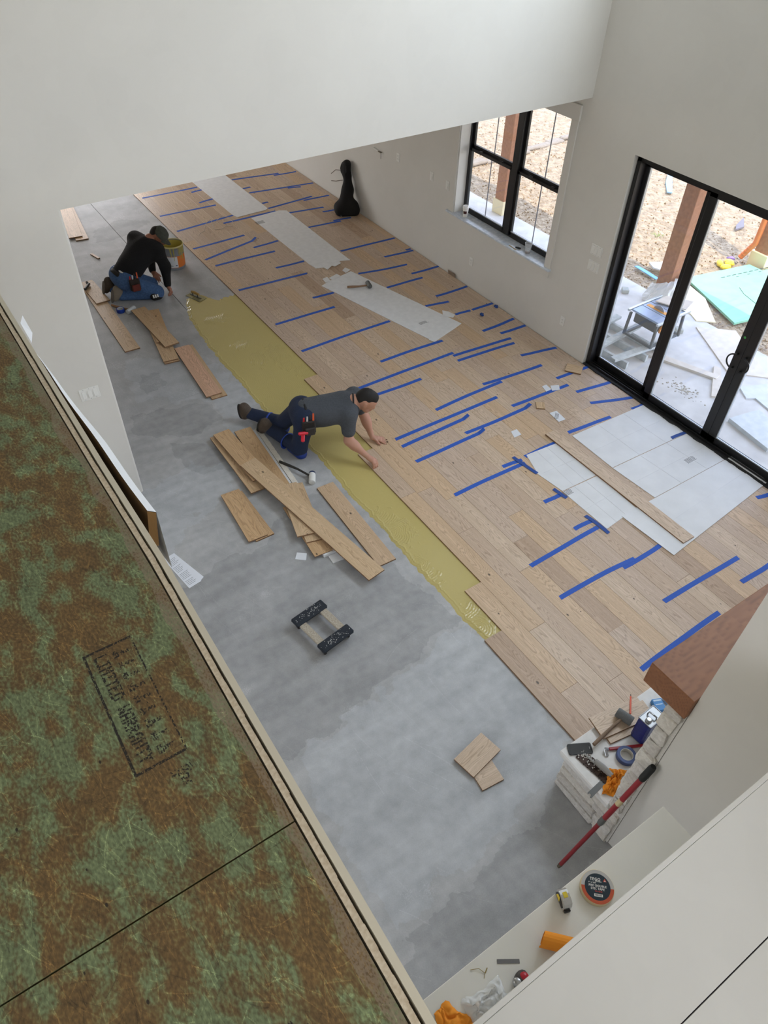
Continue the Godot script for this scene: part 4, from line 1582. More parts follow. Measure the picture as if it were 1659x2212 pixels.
func build_ledges() -> void:
	# stepped white boxes of the unfinished stair wall
	var lw := Msh.new()
	lw.sp(0.30, 0.0, -0.318, 1.572, 2.095, -0.16)
	lw.sp(0.285, 2.095, -0.328, 1.582, 2.12, -0.155, 0.002)
	part("wall_stair", lw, mottled(rgb(218, 216, 208), rgb(228, 226, 219), 13, 0.01, 0.6, 0.8), self)
	tag(get_node("wall_stair"), "lower white painted ledge with tools lying along it", "", "", "structure")
	var uw := Msh.new()
	uw.sp(0.30, 0.0, -0.158, 2.31, 2.48, 0.147)
	uw.sp(0.285, 2.48, -0.165, 2.312, 2.5, -0.149, 0.0015)
	uw.sp(0.285, 2.48, -0.1482, 2.312, 2.4985, 0.149, 0.001)
	part("wall_stair_upper", uw, M.wall, self)
	tag(get_node("wall_stair_upper"), "upper cream painted wall top behind the lower ledge", "", "", "structure")
	var bw := Msh.new()
	bw.sp(0.30, 0.0, 0.1525, 2.31, 2.496, 0.75, 0.001)
	part("wall_stair_near", bw, M.wall, self)
	tag(get_node("wall_stair_near"), "white painted wall top at the picture's lower right corner", "", "", "structure")
	var yl := 2.12
	# ------ roll of double sided tape
	var r := thing("tape_roll", "shrink-wrapped double sided tape roll with dark label on the lower ledge", "tape", Vector3(1.150, yl, -0.259), 0.0)
	r.scale = Vector3.ONE * 0.825
	var ms := Msh.new()
	ms.lathe(Transform3D.IDENTITY, [Vector2(0.0, 0.0), Vector2(0.069, 0.0), Vector2(0.0715, 0.002), Vector2(0.0715, 0.022), Vector2(0.0695, 0.025), Vector2(0, 0.025)], 48)
	part("roll", ms, mat(rgb(214, 198, 160), 0.45), r)
	# printed face: grey rim, orange lower rim, navy disc
	var tl := Transform3D(Basis(Vector3.UP, -0.736), Vector3(0, 0.0253, 0))
	var rim := Msh.new()
	rim.lathe(tl, [Vector2(0.069, 0), Vector2(0.053, 0.0002)], 40, true, PI, TAU)
	part("upper_rim", rim, mat(rgb(186, 184, 182), 0.25), r)
	rim = Msh.new()
	rim.lathe(tl, [Vector2(0.069, 0), Vector2(0.053, 0.0002)], 40, true, 0, PI)
	part("lower_rim", rim, mat(rgb(190, 86, 56), 0.25), r)
	var disc := Msh.new()
	disc.lathe(tl, [Vector2(0.0545, 0.0002), Vector2(0.0, 0.0004)], 40)
	var dk := part("label_disc", disc, mat(rgb(24, 44, 58), 0.3), r)
	var lay := func(x: float, z: float) -> Transform3D:
		return tl * Transform3D(Basis(Vector3.RIGHT, -PI / 2), Vector3(x, 0.0006, z))
	var white := mat(rgb(230, 230, 226), 0.4)
	text(dk, "TEGO", 0.0175, lay.call(-0.009, -0.030), white)
	text(dk, "SYSTEMS", 0.0042, lay.call(0.004, -0.0215), white)
	text(dk, "1\" x 165'", 0.0085, lay.call(-0.022, -0.0155), white)
	text(dk, "PRO DOUBLE", 0.0125, lay.call(0.0, -0.004), white)
	text(dk, "STIC TAPE", 0.0125, lay.call(0.0, 0.008), white)
	text(dk, "T91-4010", 0.0075, lay.call(0.003, 0.0185), mat(rgb(196, 62, 54), 0.4))
	var tri := Msh.new()
	tri.tri(tl * Vector3(0.024, 0.0009, -0.024), tl * Vector3(0.031, 0.0009, -0.037), tl * Vector3(0.039, 0.0009, -0.024))
	part("emblem", tri, mat(rgb(206, 84, 62), 0.4), dk)
	tri = Msh.new()
	tri.tri(tl * Vector3(0.029, 0.0011, -0.0245), tl * Vector3(0.0318, 0.0011, -0.030), tl * Vector3(0.0355, 0.0011, -0.0245))
	part("emblem", tri, white, dk)
	var bc := Msh.new()
	bc.box(tl * frame(Vector3(0.002, 0.0004, 0.0335)), Vector3(0.036, 0.0005, 0.011))
	var bco := part("barcode", bc, white, dk)
	var rng := RandomNumberGenerator.new()
	rng.seed = 8
	var bl := Msh.new()
	var bxp := -0.012
	while bxp < 0.016:
		var bw2 := rng.randf_range(0.0004, 0.0014)
		bl.box(tl * frame(Vector3(bxp, 0.0008, 0.033)), Vector3(bw2, 0.0004, 0.007))
		bxp += bw2 + rng.randf_range(0.0005, 0.0012)
	part("barcode_bars", bl, mat(rgb(30, 30, 32), 0.5), bco)
	# ------ tape measure standing on its edge
	var tm := thing("tape_measure", "chrome tape measure with a black and yellow badge on the lower ledge", "tape measure", Vector3(1.022, yl, -0.296), 0.0)
	tm.scale = Vector3.ONE * 0.85
	var bas := Basis(Vector3.UP, -1.9)
	var prof := p2([[-0.036, 0.0], [0.036, 0.0], [0.038, 0.012], [0.037, 0.035], [0.03, 0.055], [0.015, 0.064], [-0.008, 0.066], [-0.026, 0.058], [-0.036, 0.04], [-0.039, 0.02]])
	var cs := Msh.new()
	# extrude the side outline across its thickness
	cs.slab(prof, -0.018, 0.018, Transform3D(bas * Basis(Vector3.RIGHT, Vector3.FORWARD, Vector3.UP), Vector3.ZERO))
	var cso := part("case", cs, mat(rgb(196, 197, 198), 0.22, 0.85), tm)
	for sg in [1.0]:
		var bd := Msh.new()
		bd.slab(p2([[-0.028, 0.012], [0.026, 0.008], [0.03, 0.024], [0.018, 0.036], [-0.012, 0.052], [-0.026, 0.044], [-0.032, 0.028]]), -0.0192, -0.0182, Transform3D(bas * Basis(Vector3.RIGHT, Vector3.FORWARD, Vector3.UP), Vector3.ZERO))
		bd.slab(p2([[-0.028, 0.012], [0.026, 0.008], [0.03, 0.024], [0.018, 0.036], [-0.012, 0.052], [-0.026, 0.044], [-0.032, 0.028]]), 0.0182, 0.0192, Transform3D(bas * Basis(Vector3.RIGHT, Vector3.FORWARD, Vector3.UP), Vector3.ZERO))
		part("badge", bd, mat(rgb(28, 28, 30), 0.5), cso)
		var yb := Msh.new()
		for s2 in [[-0.0198, -0.0191], [0.0191, 0.0198]]:
			yb.slab(p2([[-0.026, 0.018], [0.002, 0.016], [-0.004, 0.044], [-0.02, 0.044]]), s2[0], s2[1], Transform3D(bas * Basis(Vector3.RIGHT, Vector3.FORWARD, Vector3.UP), Vector3.ZERO))
		part("badge_panel", yb, mat(rgb(222, 196, 40), 0.5), cso)
	var yt := Msh.new()
	yt.box(Transform3D(bas, Vector3(0, 0.0665, 0) + bas * Vector3(-0.004, 0, 0)) * frame(Vector3.ZERO, 0, 0, 0.05), Vector3(0.022, 0.002, 0.018), 0.001)
	part("top_label", yt, mat(rgb(216, 192, 48), 0.5), tm)
	var hk := Msh.new()
	hk.box(Transform3D(bas, bas * Vector3(0.042, 0.008, 0)), Vector3(0.01, 0.016, 0.026), 0.002)
	part("hook", hk, M.black, tm)
	# ------ scraper blade, cloths, plastic, knife
	var bd2 := Msh.new()
	bd2.box(frame(Vector3(0, 0.0012, 0), -0.57), Vector3(0.075, 0.0012, 0.013))
	var bo := part("scraper_blade", bd2, M.dull_steel, self)
	bo.position = Vector3(0.742, yl, -0.26)
	tag(bo, "narrow grey steel blade lying flat on the lower ledge", "blade")
	var ora := mat(rgb(232, 146, 44), 0.95)
	cloth_piece("cleaning_cloth", "orange cloth corner at the left end of the lower ledge", Vector3(0.50, yl, -0.235), [Vector2(-0.06, -0.04), Vector2(0.005, -0.05), Vector2(0.06, 0.07), Vector2(-0.07, 0.08)], 0.02, 401, ora)
	var rollc := Msh.new()
	var sp := []
	for k in 30:
		var a := k * 0.36
		sp.append(Vector2(cos(a), sin(a)) * (0.012 + 0.0007 * k))
	for k in sp.size() - 1:
		var A := Vector3(sp[k].x, sp[k].y + 0.034, -0.035)
		var B := Vector3(sp[k + 1].x, sp[k + 1].y + 0.034, -0.035)
		var l := Vector3(0.03, -0.008, 0.1)
		rollc.quad(A, B, B + l, A + l)
	var rc := part("cleaning_cloth", rollc, ora, self)
	rc.position = Vector3(0.89, yl, -0.215)
	rc.rotation.y = 0.5
	tag(rc, "rolled orange cloth half hidden behind the upper ledge", "cloth")
	var pl := mat(Color(0.93, 0.94, 0.95, 0.55), 0.25)
	pl.transparency = BaseMaterial3D.TRANSPARENCY_ALPHA
	cloth_piece("plastic_bag", "crumpled clear plastic bag on the lower ledge", Vector3(0.62, yl, -0.215), [Vector2(-0.08, -0.045), Vector2(0.06, -0.03), Vector2(0.06, 0.05), Vector2(-0.09, 0.06)], 0.045, 402, pl)
	get_node("plastic_bag").set_meta("category", "plastic bag")
	var kn := thing("utility_knife", "red, grey and black rounded tool peeking over the upper ledge", "tool", Vector3(0.735, yl, -0.193), 0.5)
	var k1 := Msh.new()
	k1.ball(frame(Vector3(0, 0.022, 0)), Vector3(0.034, 0.022, 0.024), 16)
	part("case", k1, mat(rgb(60, 56, 56), 0.35), kn)
	var k2 := Msh.new()
	k2.ball(frame(Vector3(0.01, 0.03, 0.004)), Vector3(0.018, 0.0175, 0.018), 14)
	part("button", k2, mat(rgb(170, 24, 44), 0.35), kn)
	var k3 := Msh.new()
	k3.ball(frame(Vector3(-0.012, 0.03, -0.008)), Vector3(0.016, 0.016, 0.018), 14)
	part("window_lens", k3, M.steel, kn)
	var tw := Msh.new()
	tw.tube([Vector3(-0.03, 0.002, -0.03), Vector3(-0.005, 0.004, -0.018), Vector3(0.005, 0.002, 0.004), Vector3(-0.008, 0.003, 0.014)], 0.0009, 6)
	tw.tube([Vector3(0.005, 0.002, 0.004), Vector3(0.02, 0.003, -0.004)], 0.0016, 6)
	var two := part("twig", tw, mat(rgb(150, 130, 60), 0.8), self)
	two.position = Vector3(0.651, yl, -0.28)
	tag(two, "thin dry twig on the lower ledge", "twig")
func sheet(called: String, label: String, cat: String, poly: Array, y: float, th: float, m: Material) -> MeshInstance3D:
	var ms := Msh.new()
	var c := Vector2.ZERO
	for p in poly:
		c += Vector2(p[0], p[1])
	c /= poly.size()
	var q := []
	for p in poly:
		q.append([p[0] - c.x, p[1] - c.y])
	ms.slab(p2(q), 0.0, th)
	var o := part(called, ms, m, self)
	o.position = Vector3(c.x, y, c.y)
	tag(o, label, cat)
	return o

func build_outside() -> void:
	var sy := -0.08
	M.patio = mottled(rgb(196, 194, 192), rgb(222, 220, 218), 81, 0.02, 0.9, 0.6)
	M.dirt = mottled(rgb(138, 120, 98), rgb(190, 170, 142), 82, 0.03, 1.0, 0.7, 8.0)
	var pt := Msh.new()
	pt.sp(6.36, sy - 0.25, -16.0, 8.36, sy, 3.0)
	part("floor_patio", pt, M.patio, self)
	tag(get_node("floor_patio"), "pale concrete patio slab outside the sliding door", "", "", "structure")
	# rough ground
	var g := Msh.new()
	var nz := noise(83, 1.6, 4)
	var nn := 150
	var X0 := 8.3
	var Z0 := -22.0
	var SX := 16.0
	var SZ := 24.0
	var hts := []
	for j in nn + 1:
		var row := []
		for i in nn + 1:
			var x := X0 + SX * i / nn
			var z := Z0 + SZ * j / nn
			var edge := smoothstep(8.3, 8.8, x)
			row.append(Vector3(x, sy - 0.05 + edge * (0.03 * nz.get_noise_2d(x * 2.0, z * 2.0) + 0.05 * nz.get_noise_2d(x * 0.3, z * 0.3)), z))
		hts.append(row)
	for j in nn:
		for i in nn:
			var A: Vector3 = hts[j][i]
			var B: Vector3 = hts[j][i + 1]
			var C: Vector3 = hts[j + 1][i + 1]
			var D: Vector3 = hts[j + 1][i]
			g.tri(A, B, C)
			g.tri(A, C, D)
	part("floor_ground", g, M.dirt, self)
	tag(get_node("floor_ground"), "bare tan construction dirt beyond the patio slab", "", "", "structure")
	var fg := Msh.new()
	fg.sp(24.0, -0.3, -60, 120, -0.12, 60)
	fg.sp(8.3, -0.3, -60, 24.0, -0.12, -21.9)
	fg.sp(8.3, -0.3, 1.9, 24.0, -0.12, 60)
	fg.sp(-20, -0.5, -60, 8.3, -0.34, 60)
	part("floor_ground_far", fg, M.dirt, self)
	tag(get_node("floor_ground_far"), "bare dirt stretching away from the house", "", "", "structure")
	# clods and pebbles
	var pb := Msh.new()
	pb.ball(Transform3D.IDENTITY, Vector3(0.5, 0.32, 0.42), 6)
	var pm := ArrayMesh.new()
	var pmat := mat(rgb(196, 172, 138), 1.0)
	pmat.vertex_color_use_as_albedo = true
	pb.into(pm, pmat)
	var mm := MultiMesh.new()
	mm.transform_format = MultiMesh.TRANSFORM_3D
	mm.use_colors = true
	mm.mesh = pm
	mm.instance_count = 7000
	var rng := RandomNumberGenerator.new()
	rng.seed = 17
	for k in 7000:
		var x := 8.42 + absf(rng.randfn(0, 2.2))
		var z := rng.randf_range(-13.5, -3.0)
		var s := 0.012 + 0.03 * pow(rng.randf(), 3.0)
		var i := clampi(int((x - X0) / SX * nn), 0, nn)
		var j := clampi(int((z - Z0) / SZ * nn), 0, nn)
		mm.set_instance_transform(k, Transform3D(Basis.from_euler(Vector3(rng.randf() * 3, rng.randf() * 6, rng.randf() * 3)).scaled(Vector3.ONE * s), Vector3(x, hts[j][i].y + s * 0.1, z)))
		var t := rng.randf_range(0.35, 0.75)
		mm.set_instance_color(k, Color(t, t * 0.9, t * 0.78))
	var mi := MultiMeshInstance3D.new()
	mi.name = "pebbles"
	mi.multimesh = mm
	add_child(mi)
	tag(mi, "scattered clods and pebbles over the bare dirt", "pebbles", "", "stuff")
	# low grey ridge laid across the dirt
	var tk := Msh.new()
	for k in 24:
		var x := 9.0 + k * 0.35
		tk.bx(x, -0.105 + 0.02 * sin(k * 1.7), -10.75 + 0.1 * sin(k * 0.6), 0.37, 0.06, 0.16 + 0.05 * sin(k * 2.1), 0.02)
	var tko := part("grey_ridge", tk, mottled(rgb(128, 118, 106), rgb(160, 148, 134), 84, 0.06, 1.0, 1.0), self)
	tag(tko, "low grey ridge across the dirt, seen through the window", "gravel")
	# porch roof over the slab, out of view, whose shade falls on the patio
	var pr := Msh.new()
	pr.sp(6.36, 2.75, -16.0, 8.62, 2.95, 3.0)
	part("ceiling_porch", pr, mat(rgb(200, 190, 176), 0.9), self)
	tag(get_node("ceiling_porch"), "porch roof shading the patio slab", "", "", "structure")
	M.post = mottled(rgb(138, 90, 60), rgb(172, 118, 84), 85, 0.03, 0.8, 2.0)
	M.pvc = mat(rgb(226, 212, 172), 0.5)
	porch_post(Vector3(8.30, sy, -5.36), 2.83, "brown porch post with a plastic bag round its foot, through the door", true)
	porch_post(Vector3(8.30, sy, -8.74), 2.83, "brown porch post standing behind the double window", false)
	# farther post with copper downspout
	var p2o := thing("porch_post", "brown post with a cream base and copper downspout, farthest right", "post", Vector3(10.42, -0.14, -5.32))
	var a := Msh.new()
	a.sp(-0.11, 0.25, -0.11, 0.11, 3.0, 0.11, 0.006)
	part("post", a, M.post, p2o)
	a = Msh.new()
	a.sp(-0.14, 0.0, -0.14, 0.14, 0.26, 0.14, 0.006)
	part("sleeve", a, M.pvc, p2o)
	var ds := Msh.new()
	ds.tube([Vector3(-0.17, 3.0, -0.1), Vector3(-0.17, 0.52, -0.1), Vector3(-0.18, 0.38, -0.1), Vector3(-0.2, 0.24, -0.17), Vector3(-0.22, 0.13, -0.22)], 0.04, 12)
	for k in 6:
		var q := float(k) / 5
		ds.tube([Vector3(-0.178, 0.40, -0.1).lerp(Vector3(-0.22, 0.15, -0.215), q), Vector3(-0.179, 0.395, -0.1).lerp(Vector3(-0.221, 0.14, -0.217), q)], 0.043, 12)
	part("downspout", ds, mat(rgb(206, 116, 62), 0.4, 0.3), p2o)
	var yw := thing("yellow_wrap", "crumpled yellow plastic beside the farther post's base", "plastic", Vector3(10.02, -0.13, -5.6))
	var ym := Msh.new()
	for k in 6:
		ym.ball(frame(Vector3(rng.randf_range(-0.12, 0.12), 0.04, rng.randf_range(-0.08, 0.08)), rng.randf() * 6, rng.randf()), Vector3(0.09, 0.04, 0.05), 8)
	part("plastic", ym, mat(rgb(232, 206, 60), 0.5), yw)
	# sheets and boards dropped on the patio
	var gb := sheet("insulation_sheet", "large pale green board lying half in the sun on dirt", "board", [[8.64, -4.43], [9.08, -5.6], [10.2, -5.36], [10.2, -5.14], [11.4, -4.9], [11.0, -3.95]], sy + 0.005, 0.03, mottled(rgb(132, 196, 166), rgb(146, 208, 178), 86, 0.02, 0.6, 1.0))
	gb.rotation.z = 0.012
	var blk := mat(rgb(60, 74, 70), 0.8)
	var lines := Msh.new()
	for k in 14:
		var q := Vector3(-0.55 + 0.1 * k, 0.0305, -0.42 + 0.02 * k)
		lines.box(frame(q, -0.22), Vector3(0.07, 0.001, 0.016))
		if k % 2 == 0:
			lines.box(frame(q + Vector3(0.2, 0, 0.1), -0.22), Vector3(0.05, 0.001, 0.012))
	part("printing", lines, blk, gb)
	var crack := Msh.new()
	crack.tube([Vector3(-0.9, 0.031, 0.55), Vector3(-0.86, 0.031, 0.4), Vector3(-0.78, 0.031, 0.3), Vector3(-0.7, 0.031, 0.05), Vector3(-0.6, 0.031, -0.1)], 0.004, 5)
	part("crack", crack, blk, gb)
	sheet("gypsum_sheet", "cream gypsum sheet lying behind the table saw", "board", [[8.98, -5.5], [8.85, -5.07], [8.45, -4.58], [8.26, -4.74], [8.34, -4.91], [8.2, -5.1], [8.46, -5.2], [8.6, -5.55]], sy, 0.012, mottled(rgb(222, 210, 176), rgb(232, 222, 190), 87, 0.02, 0.8, 1.0))
	var bm := mottled(rgb(206, 196, 184), rgb(224, 216, 206), 88, 0.03, 0.8, 1.0)
	sheet("plywood_sheet", "pale thin sheet with its long edge toward the door", "board", [[8.13, -4.64], [7.62, -3.74], [7.95, -3.4], [8.5, -4.3]], sy, 0.014, bm)
	sheet("narrow_board", "narrow pale board lying under the sheet's corner outside", "board", [[7.58, -3.92], [7.61, -3.84], [7.12, -3.45], [7.04, -3.53]], sy, 0.022, bm)
	sheet("trim_board", "long pale trim board lying flat on the patio", "board", [[7.05, -4.55], [7.16, -4.58], [7.45, -3.74], [7.36, -3.72]], sy, 0.03, bm)
	sheet("plywood_sheet", "broken pale sheet right of the door's middle stiles", "board", [[7.48, -3.47], [7.36, -3.29], [7.45, -3.23], [7.38, -2.95], [7.42, -2.3], [8.3, -2.3], [8.35, -3.1], [7.9, -3.3]], sy, 0.018, mottled(rgb(202, 208, 214), rgb(218, 222, 226), 89, 0.03, 0.8, 1.0))
	sheet("foam_board", "thick white foam board lying nearest the door outside", "board", [[6.83, -3.13], [6.74, -2.57], [7.05, -2.3], [7.25, -3.05]], sy, 0.05, mottled(rgb(196, 204, 208), rgb(216, 222, 226), 90, 0.04, 0.8, 1.0))
	sheet("white_sheet", "white sheet lying on the dark soil behind the post", "sheet", [[8.97, -6.2], [9.45, -5.95], [9.05, -5.66], [8.9, -6.05]], sy + 0.01, 0.02, mat(rgb(232, 230, 224), 0.7))
	sheet("blue_strip", "blue plastic strip on the dark soil beside the patio", "strip", [[8.76, -6.28], [8.82, -6.26], [8.81, -6.05], [8.78, -5.82], [8.72, -5.84], [8.74, -6.05]], sy - 0.02, 0.01, mat(rgb(110, 178, 232), 0.5))
	sheet("blue_ribbon", "faded blue ribbon lying far out on the dirt", "ribbon", [[12.0, -8.45], [12.08, -8.4], [11.75, -8.13], [11.4, -7.83], [11.35, -7.9], [11.66, -8.2]], sy - 0.02, 0.02, mat(rgb(140, 176, 200), 0.6))
	sheet("dark_scrap", "grey scrap of plastic lying out on the dirt", "scrap", [[11.6, -6.5], [11.3, -6.27], [11.1, -6.28], [11.25, -6.38]], sy - 0.02, 0.03, mat(rgb(110, 104, 112), 0.6))
	sheet("purple_scrap", "small purple scrap on the dirt by the farther post", "scrap", [[10.15, -5.72], [10.26, -5.70], [10.22, -5.62]], sy - 0.01, 0.02, mat(rgb(140, 110, 200), 0.6))
	for q in [[8.04, -5.80, "grey offcut block on the patio near its outer edge"], [7.86, -4.70, "grey offcut block on the patio right of the saw"]]:
		var ob := Msh.new()
		ob.box(frame(Vector3(0, 0.025, 0), 0.9), Vector3(0.11, 0.05, 0.09), 0.004)
		var oo := part("offcut_block", ob, mottled(rgb(168, 172, 166), rgb(186, 190, 184), 92, 0.05, 0.9, 4.0), self)
		oo.position = Vector3(q[0], sy, q[1])
		tag(oo, q[2], "block")
	var gr := thing("grass_tuft", "small green weed growing in the dirt", "weed", Vector3(9.89, -0.14, -6.83))
	var gm := Msh.new()
	for k in 26:
		var an := rng.randf() * TAU
		var d := Vector3(cos(an), 0, sin(an))
		var s := d * rng.randf_range(0.0, 0.08)
		gm.tri(s, s + d * 0.05 + Vector3(0, 0.06, 0), s + d.cross(Vector3.UP) * 0.015)
	part("leaves", gm, mat(rgb(120, 150, 56), 0.8), gr)
	var dbr := Msh.new()
	for k in 90:
		var q := Vector3(6.88 + rng.randfn(0, 0.06), 0.0, -3.80 + rng.randfn(0, 0.14))
		dbr.ball(frame(q, rng.randf() * 6), Vector3(0.012, 0.004, 0.009) * rng.randf_range(0.5, 1.6), 6)
	var dbo := part("dried_splatter", dbr, mat(rgb(168, 160, 146), 0.9), self)
	dbo.position.y = sy
	tag(dbo, "dried mortar crumbs on the patio in front of the door", "debris", "", "stuff")
	build_saw(sy)

func porch_post(at: Vector3, h: float, label: String, bag: bool) -> void:
	var t := thing("porch_post", label, "post", at)
	var a := Msh.new()
	a.sp(-0.105, 0.16, -0.105, 0.105, h, 0.105, 0.006)
	part("post", a, M.post, t)
	a = Msh.new()
	for s in [[-0.125, -0.125, -0.107, 0.125], [0.107, -0.125, 0.125, 0.125], [-0.107, -0.125, 0.107, -0.107], [-0.107, 0.107, 0.107, 0.125]]:
		a.sp(s[0], 0, s[1], s[2], 0.22, s[3], 0.003)
	part("sleeve", a, M.pvc, t)
	if bag:
		var b := Msh.new()
		var nz := noise(66, 9.0, 3)
		var seg := 40
		var prev := []
		for r in 9:
			var y := 0.34 - r * 0.036
			var ring := []
			for k in seg:
				var an := TAU * k / seg
				var rad := 0.165 + 0.006 * r + 0.05 * nz.get_noise_2d(cos(an) * 0.6 + r * 0.02, sin(an) * 0.6)
				var sq := 1.0 / maxf(absf(cos(an)), absf(sin(an)))
				ring.append(Vector3(cos(an) * rad * minf(sq, 1.2), y + 0.10 * sin(an * 1.0 + 0.4) * (1.0 - r * 0.06), sin(an) * rad * minf(sq, 1.2)))
			if r > 0:
				for k in seg:
					b.quad(prev[k], prev[(k + 1) % seg], ring[(k + 1) % seg], ring[k])
			prev = ring
		var pm := mat(Color(0.92, 0.93, 0.94, 0.8), 0.35)
		pm.transparency = BaseMaterial3D.TRANSPARENCY_ALPHA
		part("plastic_wrap", b, pm, t)

func build_saw(sy: float) -> void:
	# pallet of grey timbers and the table saw on it
	var pm := mottled(rgb(164, 170, 170), rgb(198, 202, 202), 93, 0.03, 0.85, 2.0)
	var p := thing("timber_pallet", "weathered grey timber pallet outside the door, carrying a saw", "pallet", Vector3(6.85, sy, -4.76), 0.0)
	var bear := [[Vector3(-0.36, 0.045, -0.15), Vector3(-0.36, 0.045, 0.32)], [Vector3(0.0, 0.045, -0.2), Vector3(0.0, 0.045, 0.27)], [Vector3(0.34, 0.045, -0.28), Vector3(0.34, 0.045, 0.2)]]
	for d in [[-0.36, 0.17, 0.46, 0.24], [-0.30, -0.12, 0.5, -0.2], [-0.34, -0.42, 0.46, -0.5]]:
		var m := Msh.new()
		m.bar(Vector3(d[0], 0.09 + 0.02, d[1]), Vector3(d[2], 0.09 + 0.02, d[3]), 0.09, 0.038, 0.004)
		part("deck_board", m, pm, p)
	for d in [[-0.22, 0.30, -0.30, -0.52], [0.36, 0.34, 0.30, -0.58], [0.10, 0.32, 0.03, -0.54]]:
		var m := Msh.new()
		m.bar(Vector3(d[0], 0.045, d[1]), Vector3(d[2], 0.045, d[3]), 0.04, 0.09, 0.003)
		part("bearer", m, pm, p)
	# saw
	var s := thing("table_saw", "portable table saw with a grey top tinted like reflected sky and orange throat plate", "table saw", Vector3(7.30, sy + 0.131, -4.71), 0.03)
	var fr := Msh.new()
	for x in [-0.26, 0.24]:
		for z in [-0.2, 0.2]:
			fr.bar(Vector3(x * 1.05, 0, z * 1.05), Vector3(x, 0.30, z), 0.03, 0.03, 0.003)
	for z in [-0.2, 0.2]:
		fr.bar(Vector3(-0.27, 0.015, z), Vector3(0.26, 0.015, z), 0.03, 0.03, 0.003)
	for x in [-0.27, 0.25]:
		fr.bar(Vector3(x, 0.015, -0.2), Vector3(x, 0.015, 0.2), 0.03, 0.03, 0.003)
	part("stand", fr, mat(rgb(84, 88, 90), 0.6, 0.3), s)
	var bd := Msh.new()
	bd.sp(-0.22, 0.17, -0.17, 0.22, 0.31, 0.17, 0.01)
	part("motor_housing", bd, mat(rgb(64, 66, 68), 0.7), s)
	var tp := Msh.new()
	tp.sp(-0.25, 0.31, -0.20, -0.075, 0.335, 0.20, 0.003)
	tp.sp(-0.068, 0.31, -0.20, 0.085, 0.335, 0.20, 0.003)
	tp.sp(0.092, 0.31, -0.20, 0.26, 0.335, 0.20, 0.003)
	part("table_top", tp, mat(rgb(150, 166, 190), 0.35, 0.5), s)  # blue of the reflected sky is mixed into the metal colour
	var rl := Msh.new()
	rl.sp(-0.30, 0.315, -0.235, 0.32, 0.345, -0.205, 0.004)
	rl.sp(-0.30, 0.315, 0.205, 0.32, 0.345, 0.235, 0.004)
	part("fence_rail", rl, M.alu, s)
	var th := Msh.new()
	th.sp(-0.03, 0.3352, -0.17, 0.03, 0.338, 0.17, 0.001)
	part("throat_plate", th, mat(rgb(236, 164, 62), 0.5), s)
	var bl := Msh.new()
	bl.lathe(Transform3D(Basis(Vector3.DOWN, Vector3.RIGHT, Vector3.BACK), Vector3(0.0, 0.31, 0.0)), [Vector2(0, 0.002), Vector2(0.085, 0.002), Vector2(0.085, -0.002), Vector2(0, -0.002)], 30)
	part("blade", bl, M.steel, s)
	var wh := Msh.new()
	wh.lathe(Transform3D(Basis(Vector3.RIGHT, Vector3.BACK, Vector3.DOWN), Vector3(-0.12, 0.2, 0.18)), [Vector2(0, 0.02), Vector2(0.045, 0.02), Vector2(0.05, 0.0), Vector2(0, 0)], 18)
	part("hand_wheel", wh, mat(rgb(220, 140, 52), 0.5), s)
	var sh := sheet("saw_offcut", "pale offcut sheet lying across the table saw's right side", "board", [[7.40, -4.86], [7.62, -4.88], [7.80, -4.60], [7.56, -4.52]], sy + 0.48, 0.012, mottled(rgb(206, 196, 184), rgb(224, 216, 206), 94, 0.03, 0.8, 1.0))
	var cd := Msh.new()
	cd.tube([Vector3(7.15, 0.0, -5.5), Vector3(6.98, 0.0, -5.52), Vector3(6.8, 0.0, -5.6), Vector3(6.6, 0.0, -5.42)], 0.006, 6)
	var co := part("power_cord", cd, M.black_dull, self)
	co.position.y = sy + 0.008
	tag(co, "thin dark power cord trailing from the table saw", "cord")
const BOARD_INFO := {
	"cross": ["long oak board lying diagonally across the middle stack", 3, 0, 0.178],
	"stackA1": ["oak board on the left top of the middle stack", 1, 1, 0.178],
	"stackA2": ["honey oak board beside the white carton strip", 2, 1, 0.178],
	"stackA3": ["oak board beneath the left top board of the stack", 0, 2, 0.178],
	"right": ["greyish oak board lying between the stack and the glue", 3, 3, 0.178],
	"small top": ["short oak board left of the middle stack, on top", 0, 1, 0.185],
	"small under": ["short oak board left of the middle stack, underneath", 1, 1, 0.18],
	"mid1": ["short oak board crossing under the diagonal board", 2, 0, 0.175],
	"mid2": ["lower oak board under the diagonal board's middle", 1, 0, 0.17],
	"L top": ["short oak board at the pier under the black tool", 0, 2, 0.178],
	"L long": ["long oak board lying along the pier beside the kneeling worker", 1, 2, 0.182],
	"m top": ["oak board on top of the pile by the kneeling worker", 2, 2, 0.18],
	"m 2": ["second oak board in the pile by the kneeling worker", 3, 1, 0.178],
	"m 3": ["third oak board in the pile by the kneeling worker", 0, 2, 0.18],
	"m 4": ["bottom oak board in the pile by the kneeling worker", 1, 2, 0.18],
	"pink": ["pinkish underside-up board on the pale pair", 3, 3, 0.18],
	"pink under": ["oak board beneath the pinkish board", 2, 2, 0.178],
	"far top": ["upper of two oak boards lying beside the pier far back", 0, 1, 0.19],
	"far under": ["lower of two oak boards lying beside the pier far back", 1, 1, 0.178],
	"sq big": ["larger oak square offcut on the bare slab in front", 2, 0, 0.183],
	"sq small": ["smaller oak offcut under the larger square in front", 3, 0, 0.167],
	"long on card": ["long narrow oak board lying across the cardboard by the door", 0, 0, 0.147],
	"sq door": ["oak square offcut at the corner of the sliding door", 1, 0, 0.16],
	"stick": ["small wood stick lying alone on the far slab", 2, 3, 0.035],
	"tile": ["small square oak offcut right of the mid-floor tapes", 3, 0, 0.094],
}

